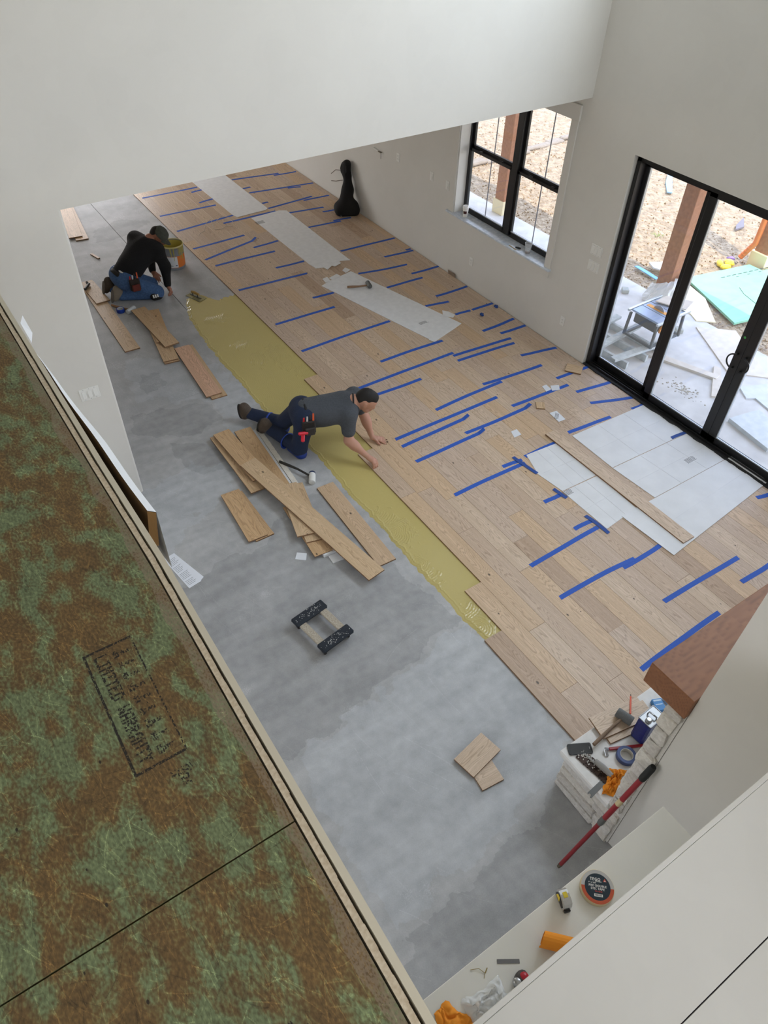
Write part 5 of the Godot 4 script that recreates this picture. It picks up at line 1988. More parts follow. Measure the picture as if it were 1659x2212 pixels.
func build_boards() -> void:
	var seq := 0
	for b in BOARDS:
		var inf: Array = BOARD_INFO[b[0]]
		var m: Material = M.warm[inf[1]][inf[2]]
		if b[0] == "right" or b[0] == "sq big" or b[0] == "sq small" or b[0] == "long on card":
			m = oak[inf[1]][inf[2]]
		if b[0] == "pink":
			m = oak[7][0].duplicate()
			m.albedo_color = Color(1.05, 0.96, 0.93)
		var am := plank_mesh(b[4], inf[3], 0.0155, m, 0.13 * seq, seq % 2 == 0)
		var o := put("oak_board", am, self)
		o.position = Vector3(b[1], b[2], b[3])
		o.rotation.y = b[6]
		tag(o, inf[0], "board")
		seq += 1
	# cross board dips towards its free end
	get_node("oak_board").rotation.x = 0.016
	get_node("oak_board").position.y = 0.096
	get_node("oak_board_002").position.x = 2.11
	get_node("oak_board_002").rotation.y = -0.07
	# carton the middle stack came in
	var c := thing("flooring_carton", "long white flooring carton under the middle stack of boards", "carton", Vector3(2.085, 0, -4.70), -0.075)
	var tr := Msh.new()
	tr.sp(-0.05, 0.0, -0.98, 0.118, 0.03, 0.80, 0.002)
	part("tray", tr, M.white_board, c)
	tr = Msh.new()
	var nz := noise(7, 12.0, 2)
	for k in 40:
		var z := -0.98 + k * 0.0265
		tr.sp(0.12 + 0.002 * nz.get_noise_1d(z), 0.0, z, 0.172 + 0.004 * nz.get_noise_1d(z * 2.0), 0.036 + 0.002 * nz.get_noise_1d(z * 3.0), z + 0.0268)
	part("side_flap", tr, mottled(rgb(214, 208, 196), rgb(228, 224, 214), 34, 0.05, 0.7, 3.0), c)
	for q in [[-0.02, 0.06, 0.82, 0.95, 0.0, 0.03], [0.02, 0.09, 0.955, 1.05, 0.0, 0.012]]:
		var e := Msh.new()
		e.sp(q[0], q[4], q[2], q[1] + 0.05, q[5], q[3], 0.002)
		part("end_flap", e, M.white_board, c)
	var bl := thing("oak_bundle", "strapped lower boards filling the carton's near end", "board", Vector3(2.03, 0.03, -4.12), -0.075)
	for k in 1:
		var am := plank_mesh(0.7, 0.178, 0.009, M.warm[1][1], 0.4, false)
		var o := put("board", am, bl)
		o.position.y = 0.0093

func build_cardboard() -> void:
	var labels_d := ["pale blue-lit cardboard sheet along the door, farthest of three", "pale cardboard sheet in the middle, with a black print block", "pale cardboard sheet nearest the viewer with a torn hole", "small pale cardboard sheet left of the long board, farther one", "small pale cardboard sheet left of the long board, nearer one"]
	var cm := mottled(rgb(216, 218, 220), rgb(224, 226, 228), 36, 0.01, 0.55, 1.5)
	var print_m := mat(rgb(70, 76, 84), 0.8)
	var k := 0
	for s in SHEETS_DOOR:
		var ms := Msh.new()
		var c := Vector2.ZERO
		for p in s:
			c += Vector2(p[0], p[1])
		c /= s.size()
		var q := []
		for p in s:
			q.append([p[0] - c.x, p[1] - c.y])
		ms.slab(p2(q), 0.0, 0.0035)
		var o := part("cardboard_sheet", ms, cm, self)
		o.position = Vector3(c.x, PT + 0.0003 + (0.0035 if k == 2 else 0.0), c.y)
		tag(o, labels_d[k], "cardboard", "cardboard sheets by the door")
		# creases of the flattened boxes: raised fold lines
		var cr := Msh.new()
		for f in [0.33, 0.66]:
			var a := Vector2(q[0][0], q[0][1]).lerp(Vector2(q[1][0], q[1][1]), f)
			var b := Vector2(q[3][0], q[3][1]).lerp(Vector2(q[2][0], q[2][1]), f)
			if k != 2:
				cr.bar(Vector3(a.x, 0.0036, a.y), Vector3(b.x, 0.0036, b.y), 0.006, 0.0022)
		for f in [0.5]:
			var a := Vector2(q[0][0], q[0][1]).lerp(Vector2(q[3][0], q[3][1]), f)
			var b := Vector2(q[1][0], q[1][1]).lerp(Vector2(q[2][0], q[2][1]), f)
			cr.bar(Vector3(a.x, 0.0036, a.y), Vector3(b.x, 0.0036, b.y), 0.006, 0.0022)
		part("fold", cr, cm, o)
		k += 1
	# printed text blocks, lines of tiny print
	var n := get_node("cardboard_sheet_001")
	print_block(n, Vector3(5.83, 0, -2.86) - n.position, 0.13, 0.07, 0.0, print_m)
	n = get_node("cardboard_sheet_003")
	print_block(n, Vector3(4.40, 0, -3.18) - n.position, 0.13, 0.07, 0.0, print_m)
	var labels_b := ["white cardboard sheet farthest back on the planks", "white cardboard sheet in the middle of the back row", "white cardboard sheet with the hammer lying on it"]
	k = 0
	for s in SHEETS_BACK:
		var o := sheet("cardboard_strip_sheet", labels_b[k], "cardboard", s, PT + 0.0003, 0.006, M.white_board)
		o.set_meta("group", "flattened cardboard on the back planks")
		if k == 2:
			print_block(o, Vector3(5.05, 0, -6.47) - o.position, 0.12, 0.06, 0.0, print_m, 0.0062)
		if k == 1:
			print_block(o, Vector3(4.62, 0, -10.18) - o.position, 0.14, 0.1, 0.0, print_m, 0.0062)
		k += 1
	var fl := ["torn white cardboard flap at the hammer cardboard's far left corner", "torn printed white flap beside the far left corner flap", "small white flap at the hammer cardboard's far right corner", "white flap at the hammer cardboard's nearest corner", "printed white flap at the hammer cardboard's near end", "crumpled white scrap on the hammer cardboard's right end", "white torn flap at the middle cardboard's near end, left", "printed torn flap at the middle cardboard's near end, right"]
	k = 0
	for s in FLAPS:
		var o := sheet("cardboard_flap", fl[k], "cardboard", s, PT + 0.006, 0.003, M.white_board)
		o.rotation.x = 0.02 * (k % 3)
		o.set_meta("group", "torn cardboard flaps")
		k += 1
	# papers with printed lines on the slab
	k = 0
	for s in PAPERS:
		var o := sheet("paper_sheet", ["lower printed paper sheet on the slab by the upper floor edge", "top printed paper sheet on the slab by the upper floor edge"][k], "paper", s, 0.0005 + 0.0009 * k, 0.0006, mat(rgb(228, 232, 240), 0.8))
		if k == 1:
			var ln := Msh.new()
			var a := Vector2(s[0][0], s[0][1])
			var b := Vector2(s[1][0], s[1][1])
			var c := Vector2(s[2][0], s[2][1])
			var d := Vector2(s[3][0], s[3][1])
			var rng := RandomNumberGenerator.new()
			rng.seed = 2
			for r in 22:
				var f := 0.08 + 0.04 * r
				if r % 6 == 5:
					continue
				var p := a.lerp(d, f).lerp(b.lerp(c, f), 0.1)
				var q := a.lerp(d, f).lerp(b.lerp(c, f), rng.randf_range(0.6, 0.9))
				ln.bar(Vector3(p.x - o.position.x, 0.0008, p.y - o.position.z), Vector3(q.x - o.position.x, 0.0008, q.y - o.position.z), 0.0035, 0.0003)
			part("printing", ln, mat(rgb(120, 124, 132), 0.8), o)
		k += 1
	var sl := ["small white card square on the slab below the stack", "white paper scrap on the tape near the door, right one", "white paper scrap on the tape near the door, left one", "white printed label scrap with dark border on the planks", "folded white paper scrap left of the label scrap"]
	k = 0
	for s in SCRAPS:
		var o := sheet("paper_scrap", sl[k], "paper", s, 0.0005 if k == 0 else PT + 0.0012, 0.004, mat(rgb(222, 226, 232), 0.7))
		if k == 3:
			print_block(o, Vector3(0, 0, 0), 0.1, 0.05, 0.7, print_m, 0.0042)
		if k == 4 or k == 1:
			o.rotation.z = 0.05
		k += 1

func print_block(parent: Node3D, at: Vector3, w: float, h: float, yaw: float, m: Material, top := 0.0037) -> void:
	var ms := Msh.new()
	var rng := RandomNumberGenerator.new()
	rng.seed = int(w * 1000) + int(absf(at.x) * 77)
	var rows := int(h / 0.011)
	for r in rows:
		var x := -w * 0.5
		while x < w * 0.5 - 0.008:
			var l := rng.randf_range(0.006, 0.016)
			ms.box(frame(Vector3(at.x, top, at.z), yaw) * frame(Vector3(x + l * 0.5, 0, -h * 0.5 + r * 0.011)), Vector3(l, 0.0004, 0.0055))
			x += l + 0.004
	part("printing", ms, m, parent)

func strip_mesh(a: Vector2, b: Vector2, wd: float, sd: int, curl: bool) -> Msh:
	# a tape strip: gently wavering ribbon just proud of the floor, torn ends
	var ms := Msh.new()
	var n := 12
	var d := (b - a)
	var ln := d.length()
	var t := d / ln
	var p := Vector2(-t.y, t.x)
	var rng := RandomNumberGenerator.new()
	rng.seed = sd
	var bow := rng.randfn(0, 0.006)
	var L := []
	for i in n + 1:
		var f := float(i) / n
		var c := a + d * f + p * (bow * 4.0 * f * (1 - f) + 0.001 * sin(f * 9.0 + sd))
		var e := 0.0
		if i == 0 or i == n:
			e = rng.randf_range(-0.004, 0.004)
		var y := 0.0009
		if curl and f > 0.93:
			y = 0.0009 + (f - 0.93) * 0.45
		var w2 := wd * 0.5
		L.append([Vector3(c.x + p.x * w2 + t.x * e, y, c.y + p.y * w2 + t.y * e), Vector3(c.x - p.x * w2 - t.x * e, y, c.y - p.y * w2 - t.y * e)])
	var dn := Vector3(0, -0.0008, 0)
	for i in n:
		ms.quad(L[i][1], L[i][0], L[i + 1][0], L[i + 1][1])
		ms.quad(L[i][0], L[i][1], L[i][1] + dn, L[i][0] + dn) if i == 0 else null
		ms.quad(L[i + 1][0], L[i][0], L[i][0] + dn, L[i + 1][0] + dn)
		ms.quad(L[i][1], L[i + 1][1], L[i + 1][1] + dn, L[i][1] + dn)
	ms.quad(L[n][1], L[n][0], L[n][0] + dn, L[n][1] + dn)
	return ms

func build_tapes() -> void:
	var k := 0
	for t in TAPES:
		var a := Vector2(t[0], t[1])
		var b := Vector2(t[2], t[3])
		var c := (a + b) * 0.5
		var curl: bool = String(t[4]).contains("curled") or String(t[4]).contains("lifted")
		var o := part("tape_strip", strip_mesh(a - c, b - c, 0.045, k, curl), M.tape, self)
		o.position = Vector3(c.x, PT + 0.0002 + 0.00035 * (k % 3), c.y)
		tag(o, t[4], "tape", "blue tape strips on the planks")
		k += 1
	for t in EDGE_TAPES:
		var a := Vector2(t[0], t[1])
		var b := Vector2(t[2], t[3])
		var c := (a + b) * 0.5
		var o := part("tape_strip", strip_mesh(a - c, b - c, 0.04, k, false), M.tape_dark, self)
		o.position = Vector3(c.x, PT + 0.0046, c.y)
		tag(o, t[4], "tape", "blue tape strips on the cardboard")
		k += 1
	for q in [[6.118, -6.28, "crumpled ball of blue tape against the wall"], [5.83, -6.22, "crumpled blue tape lump on a tape strip's end"]]:
		var ms := Msh.new()
		var rng := RandomNumberGenerator.new()
		rng.seed = 4
		for i in 7:
			ms.ball(frame(Vector3(rng.randfn(0, 0.012), 0.018 + rng.randf() * 0.012, rng.randfn(0, 0.012)), rng.randf() * 6, rng.randf() * 3), Vector3(0.026, 0.008, 0.016), 8)
		var o := part("tape_ball", ms, M.tape_dark, self)
		o.position = Vector3(q[0] - 0.03, PT, q[1])
		tag(o, q[2], "tape")
# ---------------------------------------------------------------- figures
# smooth union of tapered capsules, meshed as surface nets.  bones: [a, b, ra, rb]
func field_mesh(bones: Array, cell: float, k: float, m: Material, floor_y := -1.0) -> ArrayMesh:
	var lo := Vector3.ONE * 1e9
	var hi := -lo
	for b in bones:
		var r: float = maxf(b[2], b[3]) + cell * 3.0
		lo = lo.min(b[0] - Vector3.ONE * r).min(b[1] - Vector3.ONE * r)
		hi = hi.max(b[0] + Vector3.ONE * r).max(b[1] + Vector3.ONE * r)
	var nx := int((hi.x - lo.x) / cell) + 2
	var ny := int((hi.y - lo.y) / cell) + 2
	var nz := int((hi.z - lo.z) / cell) + 2
	var f := PackedFloat32Array()
	f.resize(nx * ny * nz)
	for b in bones:
		var a: Vector3 = b[0]
		var e: Vector3 = b[1]
		var ra: float = b[2]
		var rb: float = b[3]
		var rm := maxf(ra, rb) + 3.2 / k + cell * 1.5
		var d := e - a
		var dd := maxf(d.length_squared(), 1e-9)
		var l0 := ((a.min(e) - Vector3.ONE * rm - lo) / cell).floor()
		var h0 := ((a.max(e) + Vector3.ONE * rm - lo) / cell).ceil()
		for z in range(maxi(0, int(l0.z)), mini(nz - 1, int(h0.z)) + 1):
			for y in range(maxi(0, int(l0.y)), mini(ny - 1, int(h0.y)) + 1):
				var row := (z * ny + y) * nx
				for x in range(maxi(0, int(l0.x)), mini(nx - 1, int(h0.x)) + 1):
					var p := lo + Vector3(x, y, z) * cell
					var t := clampf((p - a).dot(d) / dd, 0.0, 1.0)
					var s := p.distance_to(a + d * t) - lerpf(ra, rb, t)
					if s < rm:
						f[row + x] += exp(-k * s)
	# f = 1 is the surface
	var id := PackedInt32Array()
	id.resize(nx * ny * nz)
	id.fill(-1)
	var vs := PackedVector3Array()
	var ns := PackedVector3Array()
	var off := [0, 1, nx, nx + 1, nx * ny, nx * ny + 1, nx * ny + nx, nx * ny + nx + 1]
	var cr := [Vector3(0, 0, 0), Vector3(1, 0, 0), Vector3(0, 1, 0), Vector3(1, 1, 0), Vector3(0, 0, 1), Vector3(1, 0, 1), Vector3(0, 1, 1), Vector3(1, 1, 1)]
	var eds := [[0, 1], [2, 3], [4, 5], [6, 7], [0, 2], [1, 3], [4, 6], [5, 7], [0, 4], [1, 5], [2, 6], [3, 7]]
	for z in nz - 1:
		for y in ny - 1:
			var row := (z * ny + y) * nx
			for x in nx - 1:
				var i := row + x
				var c0 := f[i] > 1.0
				var same := true
				for q in 7:
					if (f[i + off[q + 1]] > 1.0) != c0:
						same = false
						break
				if same:
					continue
				var sum := Vector3.ZERO
				var cnt := 0
				for e in eds:
					var fa := f[i + off[e[0]]]
					var fb := f[i + off[e[1]]]
					if (fa > 1.0) != (fb > 1.0):
						var la := log(maxf(fa, 1e-7))
						var lb := log(maxf(fb, 1e-7))
						sum += cr[e[0]].lerp(cr[e[1]], la / (la - lb))
						cnt += 1
				var g := Vector3(f[i + off[1]] + f[i + off[3]] + f[i + off[5]] + f[i + off[7]] - f[i] - f[i + off[2]] - f[i + off[4]] - f[i + off[6]],
					f[i + off[2]] + f[i + off[3]] + f[i + off[6]] + f[i + off[7]] - f[i] - f[i + off[1]] - f[i + off[4]] - f[i + off[5]],
					f[i + off[4]] + f[i + off[5]] + f[i + off[6]] + f[i + off[7]] - f[i] - f[i + off[1]] - f[i + off[2]] - f[i + off[3]])
				id[i] = vs.size()
				var v := lo + (Vector3(x, y, z) + sum / cnt) * cell
				v.y = maxf(v.y, floor_y)
				vs.append(v)
				ns.append(-g.normalized())
	var ix := PackedInt32Array()
	for z in range(1, nz - 1):
		for y in range(1, ny - 1):
			var row := (z * ny + y) * nx
			for x in range(1, nx - 1):
				var i := row + x
				var c := f[i] > 1.0
				for ax in 3:
					var st: int = [1, nx, nx * ny][ax]
					if (f[i + st] > 1.0) == c:
						continue
					var s1: int = [nx, nx * ny, 1][ax]
					var s2: int = [nx * ny, 1, nx][ax]
					var a := id[i - s1 - s2]
					var b := id[i - s2]
					var d := id[i]
					var e := id[i - s1]
					if a < 0 or b < 0 or d < 0 or e < 0:
						continue
					if c:
						ix.append_array(PackedInt32Array([a, d, b, a, e, d]))
					else:
						ix.append_array(PackedInt32Array([a, b, d, a, d, e]))
	var arr := []
	arr.resize(Mesh.ARRAY_MAX)
	arr[Mesh.ARRAY_VERTEX] = vs
	arr[Mesh.ARRAY_NORMAL] = ns
	arr[Mesh.ARRAY_INDEX] = ix
	var am := ArrayMesh.new()
	am.add_surface_from_arrays(Mesh.PRIMITIVE_TRIANGLES, arr)
	am.surface_set_material(0, m)
	return am

func add_to(am: ArrayMesh, other: ArrayMesh) -> void:
	for s in other.get_surface_count():
		am.add_surface_from_arrays(Mesh.PRIMITIVE_TRIANGLES, other.surface_get_arrays(s))
		am.surface_set_material(am.get_surface_count() - 1, other.surface_get_material(s))

# a head looking along f with the crown towards u: bones in world axes
func head_bones(c: Vector3, f: Vector3, u: Vector3) -> Array:
	var r := f.cross(u).normalized()
	var P := func(x: float, y: float, z: float) -> Vector3: return c + r * x + u * y + f * z
	var b := []
	b.append([P.call(0, 0.03, -0.02), P.call(0, 0.03, 0.02), 0.082, 0.080])
	b.append([P.call(0, 0.0, -0.03), P.call(0, 0.01, 0.035), 0.072, 0.066])
	b.append([P.call(0, -0.055, 0.02), P.call(0, -0.085, 0.052), 0.053, 0.036])
	for s in [-1, 1]:
		b.append([P.call(s * 0.035, -0.05, 0.0), P.call(s * 0.018, -0.088, 0.055), 0.032, 0.02])
		b.append([P.call(s * 0.03, -0.012, 0.062), P.call(s * 0.045, -0.02, 0.045), 0.02, 0.02])
		b.append([P.call(s * 0.016, 0.022, 0.084), P.call(s * 0.045, 0.02, 0.066), 0.012, 0.012])
	b.append([P.call(0, 0.008, 0.088), P.call(0, -0.028, 0.108), 0.008, 0.012])
	for s in [-1, 1]:
		b.append([P.call(s * 0.009, -0.033, 0.098), P.call(s * 0.012, -0.033, 0.094), 0.009, 0.009])
		b.append([P.call(s * 0.078, 0.012, -0.012), P.call(s * 0.082, -0.03, -0.004), 0.014, 0.01])
	b.append([P.call(-0.016, -0.056, 0.088), P.call(0.016, -0.056, 0.088), 0.009, 0.009])
	b.append([P.call(-0.013, -0.067, 0.087), P.call(0.013, -0.067, 0.087), 0.009, 0.009])
	return b

# hand: wrist w, direction d to the fingers, n out of the back, side s (+1 thumb towards d x n), curl 0..1
func hand_bones(w: Vector3, d: Vector3, n: Vector3, s: float, curl: float, spread: float) -> Array:
	var t := d.cross(n).normalized() * s
	n = (n - d * n.dot(d)).normalized()
	var b := []
	b.append([w, w + d * 0.05, 0.024, 0.026])
	for q in [-0.024, -0.008, 0.008, 0.024]:
		b.append([w + d * 0.02 + t * q * 0.6, w + d * 0.085 + t * q, 0.015, 0.0125])
	var lens := [0.064, 0.082, 0.088, 0.08]
	for i in 4:
		var q: float = [-0.031, -0.0105, 0.0105, 0.031][i]
		var p := w + d * (0.088 - 0.006 * absf(i - 2)) + t * q
		var dir: Vector3 = (d + t * q * spread).normalized()
		var a := 0.15 + curl * 0.75
		for sgm in 3:
			dir = (dir * cos(a) - n * sin(a)).normalized() if sgm > 0 or curl > 0.3 else (dir - n * 0.12).normalized()
			var l: float = lens[i] * [0.44, 0.32, 0.24][sgm]
			var e := p + dir * l
			b.append([p, e, 0.0095 - 0.001 * sgm, 0.009 - 0.001 * sgm])
			p = e
			a = curl * 0.8 + 0.05
	var tp := w + d * 0.03 + t * 0.028
	var td := (d * 0.75 + t * 0.7 - n * 0.15 - n * curl * 0.3).normalized()
	var te := tp + td * 0.045
	b.append([w + d * 0.015 + t * 0.012, tp, 0.016, 0.014])
	b.append([tp, te, 0.0125, 0.0105])
	b.append([te, te + (td + d * 0.35 - n * curl * 0.3).normalized() * 0.032, 0.0105, 0.009])
	return b

func boot(parent: Node3D, heel: Vector3, toe: Vector3, ankle: Vector3, up: Vector3, m: Material, sole: Material, cell := 0.009) -> void:
	var d := (toe - heel)
	var b := [[heel + up * 0.02, heel.lerp(toe, 0.45) + up * 0.012, 0.04, 0.04], [heel.lerp(toe, 0.45) + up * 0.008, toe - d.normalized() * 0.035, 0.042, 0.038], [heel + up * 0.04 + d * 0.05, ankle, 0.046, 0.052]]
	var o := put("boot", field_mesh(b, cell, 70.0, m, 0.001), parent)
	var side := d.cross(up).normalized()
	var ms := Msh.new()
	var out := []
	for k in 18:
		var a := TAU * k / 18
		var l := cos(a)
		var wd := 0.042 if l < 0.2 else 0.047
		out.append([heel.lerp(toe, 0.5 + 0.58 * l) + side * sin(a) * wd])
	var cen := heel.lerp(toe, 0.5)
	for k in 18:
		var p: Vector3 = out[k][0] - up * 0.022
		var q: Vector3 = out[(k + 1) % 18][0] - up * 0.022
		var c: Vector3 = cen - up * 0.022
		ms.tri(c, p, q)
		ms.tri(c - up * 0.02, q - up * 0.02, p - up * 0.02)
		ms.quad(p, q, q - up * 0.02, p - up * 0.02)
	part("sole", ms, sole, o)

func face_parts(parent: Node3D, c: Vector3, f: Vector3, u: Vector3) -> void:
	var r := f.cross(u).normalized()
	for s in [-1, 1]:
		var e := Msh.new()
		e.ball(Transform3D(Basis(r, u, f), c + r * s * 0.031 + u * 0.004 + f * 0.074), Vector3(0.011, 0.008, 0.011), 10)
		part("eye", e, mat(rgb(214, 208, 200), 0.3), parent)
		var i := Msh.new()
		i.ball(Transform3D(Basis(r, u, f), c + r * s * 0.031 + u * 0.001 + f * 0.081), Vector3(0.006, 0.006, 0.005), 8)
		part("iris", i, mat(rgb(40, 26, 18), 0.3), parent)
		var b := Msh.new()
		b.tube([c + r * s * 0.014 + u * 0.026 + f * 0.09, c + r * s * 0.033 + u * 0.031 + f * 0.083, c + r * s * 0.05 + u * 0.024 + f * 0.068], [0.003, 0.0045, 0.002], 6)
		part("eyebrow", b, M.hair, parent)
	var l := Msh.new()
	l.tube([c - r * 0.019 - u * 0.0615 + f * 0.0925, c - u * 0.061 + f * 0.0975, c + r * 0.019 - u * 0.0615 + f * 0.0925], [0.0025, 0.0045, 0.0025], 6)
	part("lips", l, mat(rgb(140, 84, 74), 0.5), parent)

func pouch(parent: Node3D, at: Vector3, out: Vector3, m: Material, accent: Material) -> void:
	var up := Vector3.UP
	var r := up.cross(out).normalized()
	var bs := Basis(r, up, out)
	var ms := Msh.new()
	ms.box(Transform3D(bs, at + out * 0.03), Vector3(0.13, 0.16, 0.06), 0.014)
	var o := part("tool_pouch", ms, m, parent)
	var p := Msh.new()
	p.box(Transform3D(bs, at + out * 0.075 - up * 0.035), Vector3(0.10, 0.09, 0.04), 0.01)
	part("pocket", p, accent, o)
	var cols := [rgb(200, 40, 44), rgb(190, 190, 188), rgb(40, 40, 42), rgb(214, 92, 50)]
	for k in 4:
		var h := Msh.new()
		var q := at + r * (-0.045 + 0.03 * k) + out * (0.025 + 0.012 * (k % 2)) + up * 0.07
		h.tube([q, q + up * (0.05 + 0.012 * k) + r * 0.004], [0.011, 0.008], 8)
		part("tool_handle", h, mat(cols[k], 0.45), o)

func build_people() -> void:
	M.skin = mat(rgb(178, 132, 110), 0.55)
	M.skin.subsurf_scatter_enabled = true
	M.skin.subsurf_scatter_strength = 0.08
	M.skin2 = mat(rgb(150, 100, 78), 0.55)
	M.hair = mat(rgb(18, 14, 13), 0.75)
	M.jean_dark = mottled(rgb(16, 28, 50), rgb(30, 46, 76), 121, 0.06, 0.9, 5.0, 3.0)
	M.jean = mottled(rgb(44, 70, 108), rgb(78, 108, 150), 122, 0.03, 0.9, 4.0, 3.0)
	M.shirt = mottled(rgb(62, 66, 72), rgb(78, 82, 88), 123, 0.04, 0.92, 4.0, 4.0)
	M.black_cloth = mottled(rgb(10, 11, 14), rgb(20, 21, 25), 124, 0.04, 0.95, 4.0, 4.0)
	M.boot = mottled(rgb(58, 48, 40), rgb(92, 80, 68), 125, 0.05, 0.8, 8.0)
	M.sole = mat(rgb(40, 38, 36), 0.85)
	M.pad = mat(rgb(24, 52, 128), 0.5)
	worker_grey()
	worker_black()

func worker_grey() -> void:
	var P := thing("person", "worker in grey T-shirt leaning on both hands over the planks", "person", Vector3.ZERO)
	var hipN := Vector3(2.545, 0.47, -5.03)
	var hipF := Vector3(2.60, 0.48, -5.20)
	var hip := (hipN + hipF) * 0.5
	var knN := Vector3(2.49, 0.075, -5.09)
	var knF := Vector3(2.525, 0.08, -5.53)
	var anN := Vector3(2.385, 0.085, -5.52)
	var anF := Vector3(2.315, 0.11, -5.84)
	var shN := Vector3(2.925, 0.50, -4.84)
	var shF := Vector3(3.125, 0.51, -5.06)
	var chest := Vector3(2.965, 0.475, -4.99)
	var waist := Vector3(2.76, 0.475, -5.05)
	var neck := Vector3(3.045, 0.565, -4.92)
	var elN := Vector3(2.885, 0.235, -4.775)
	var wrN := Vector3(2.995, 0.105, -4.585)
	var elF := Vector3(3.205, 0.27, -4.985)
	var wrF := Vector3(3.228, 0.06, -4.87)
	var hc := Vector3(3.145, 0.565, -4.865)
	var ff := Vector3(0.72, -0.52, 0.46).normalized()
	var fu := Vector3(0.45, 0.84, 0.28).normalized()
	fu = (fu - ff * fu.dot(ff)).normalized()
	# one continuous body
	var b := [[hipN, hipF, 0.10, 0.10], [hip, waist, 0.12, 0.115], [waist, chest, 0.115, 0.125], [shN, shF, 0.07, 0.07], [chest, neck, 0.09, 0.06], [neck, hc - fu * 0.05, 0.056, 0.055],
		[hipN, knN, 0.085, 0.06], [hipF, knF, 0.085, 0.06], [knN, anN, 0.055, 0.04], [knF, anF, 0.055, 0.04],
		[shN, elN, 0.056, 0.042], [elN, elN.lerp(wrN, 0.3), 0.042, 0.042], [elN.lerp(wrN, 0.3), wrN, 0.042, 0.026], [shF, elF, 0.056, 0.042], [elF, elF.lerp(wrF, 0.3), 0.042, 0.041], [elF.lerp(wrF, 0.3), wrF, 0.041, 0.027]]
	var body := field_mesh(b, 0.012, 60.0, M.skin, 0.002)
	add_to(body, field_mesh(head_bones(hc, ff, fu) + [[hc - fu * 0.05 - ff * 0.02, neck, 0.055, 0.058]], 0.0045, 130.0, M.skin))
	add_to(body, field_mesh(hand_bones(wrF, Vector3(0.80, -0.28, 0.53).normalized(), Vector3(0.25, 0.95, 0.1), 1.0, 0.0, 10.0) + [[elF.lerp(wrF, 0.75), wrF, 0.029, 0.025]], 0.0035, 220.0, M.skin, PT + 0.001))
	add_to(body, field_mesh(hand_bones(wrN, Vector3(0.45, -0.42, 0.79).normalized(), Vector3(0.35, 0.85, 0.3), -1.0, 0.75, 4.0) + [[elN.lerp(wrN, 0.75), wrN, 0.029, 0.025]], 0.0035, 220.0, M.skin, PT + 0.001))
	put("body", body, P)
	face_parts(P, hc, ff, fu)
	# short dark hair
	var hr := [[hc + fu * 0.052 - ff * 0.035, hc + fu * 0.058 + ff * 0.03, 0.074, 0.066], [hc + fu * 0.012 - ff * 0.05, hc + fu * 0.04 - ff * 0.005, 0.068, 0.078], [hc - fu * 0.02 - ff * 0.045, hc + fu * 0.01 - ff * 0.04, 0.058, 0.07], [hc + fu * 0.075 + ff * 0.045, hc + fu * 0.08 - ff * 0.01, 0.042, 0.05]]
	put("hair", field_mesh(hr, 0.005, 110.0, M.hair), P)
	# T-shirt
	var sn := shN.lerp(elN, 0.62)
	var sf := shF.lerp(elF, 0.6)
	var s := [[hip.lerp(waist, 0.15), waist, 0.145, 0.137], [hipN.lerp(waist, 0.3), shN.lerp(waist, 0.4), 0.10, 0.105], [hipF.lerp(waist, 0.3), shF.lerp(waist, 0.4), 0.10, 0.105], [waist, chest, 0.137, 0.145], [shN, shF, 0.088, 0.088], [chest, neck.lerp(chest, 0.45), 0.11, 0.088], [shN, sn, 0.076, 0.07], [shF, sf, 0.076, 0.07], [waist - Vector3(0, 0.06, 0), chest - Vector3(0, 0.05, 0), 0.10, 0.10]]
	put("t_shirt", field_mesh(s, 0.010, 60.0, M.shirt), P)
	var col := Msh.new()
	var ndir := (hc - neck).normalized()
	var cp := []
	var cu := ndir.cross(Vector3.UP).normalized()
	var cv := ndir.cross(cu)
	for k in 17:
		var a := TAU * k / 16
		cp.append(neck - ndir * 0.012 + (cu * cos(a) + cv * sin(a)) * 0.071)
	col.tube(cp, 0.009, 8, false)
	part("collar", col, mat(rgb(34, 36, 40), 0.95), P)
	# jeans
	var j := [[hipN, hipF, 0.118, 0.118], [hip, hip.lerp(waist, 0.35), 0.125, 0.128], [hipN, knN + Vector3(0, 0.02, 0), 0.103, 0.077], [hipF, knF + Vector3(0, 0.02, 0), 0.103, 0.077], [knN + Vector3(0, 0.02, 0), anN, 0.076, 0.062], [knF + Vector3(0, 0.02, 0), anF, 0.076, 0.062]]
	put("jeans", field_mesh(j, 0.010, 65.0, M.jean_dark, 0.002), P)
	# belt and pouch
	var bl := Msh.new()
	var ax := (waist - hip).normalized()
	var bu := ax.cross(Vector3.UP).normalized()
	var bv := ax.cross(bu)
	var bp := []
	for k in 25:
		var a := TAU * k / 24
		bp.append(hip + ax * 0.02 + bu * cos(a) * 0.178 + bv * sin(a) * 0.138)
	bl.tube(bp, 0.016, 8, false, 0.4)
	part("belt", bl, M.black_dull, P)
	pouch(P, hipN + Vector3(-0.02, -0.01, 0.10), Vector3(-0.25, 0.35, 0.9).normalized(), mat(rgb(36, 32, 30), 0.8), mat(rgb(46, 42, 40), 0.8))
	var rh := Msh.new()
	var q0 := hipN + Vector3(-0.10, -0.02, 0.14)
	rh.bar(q0, q0 + Vector3(-0.04, -0.06, 0.06), 0.035, 0.03, 0.008)
	rh.bar(q0 + Vector3(-0.06, 0.02, 0.02), q0 + Vector3(0.04, -0.0, 0.03), 0.03, 0.03, 0.008)
	part("red_tool", rh, mat(rgb(200, 28, 50), 0.45), P)
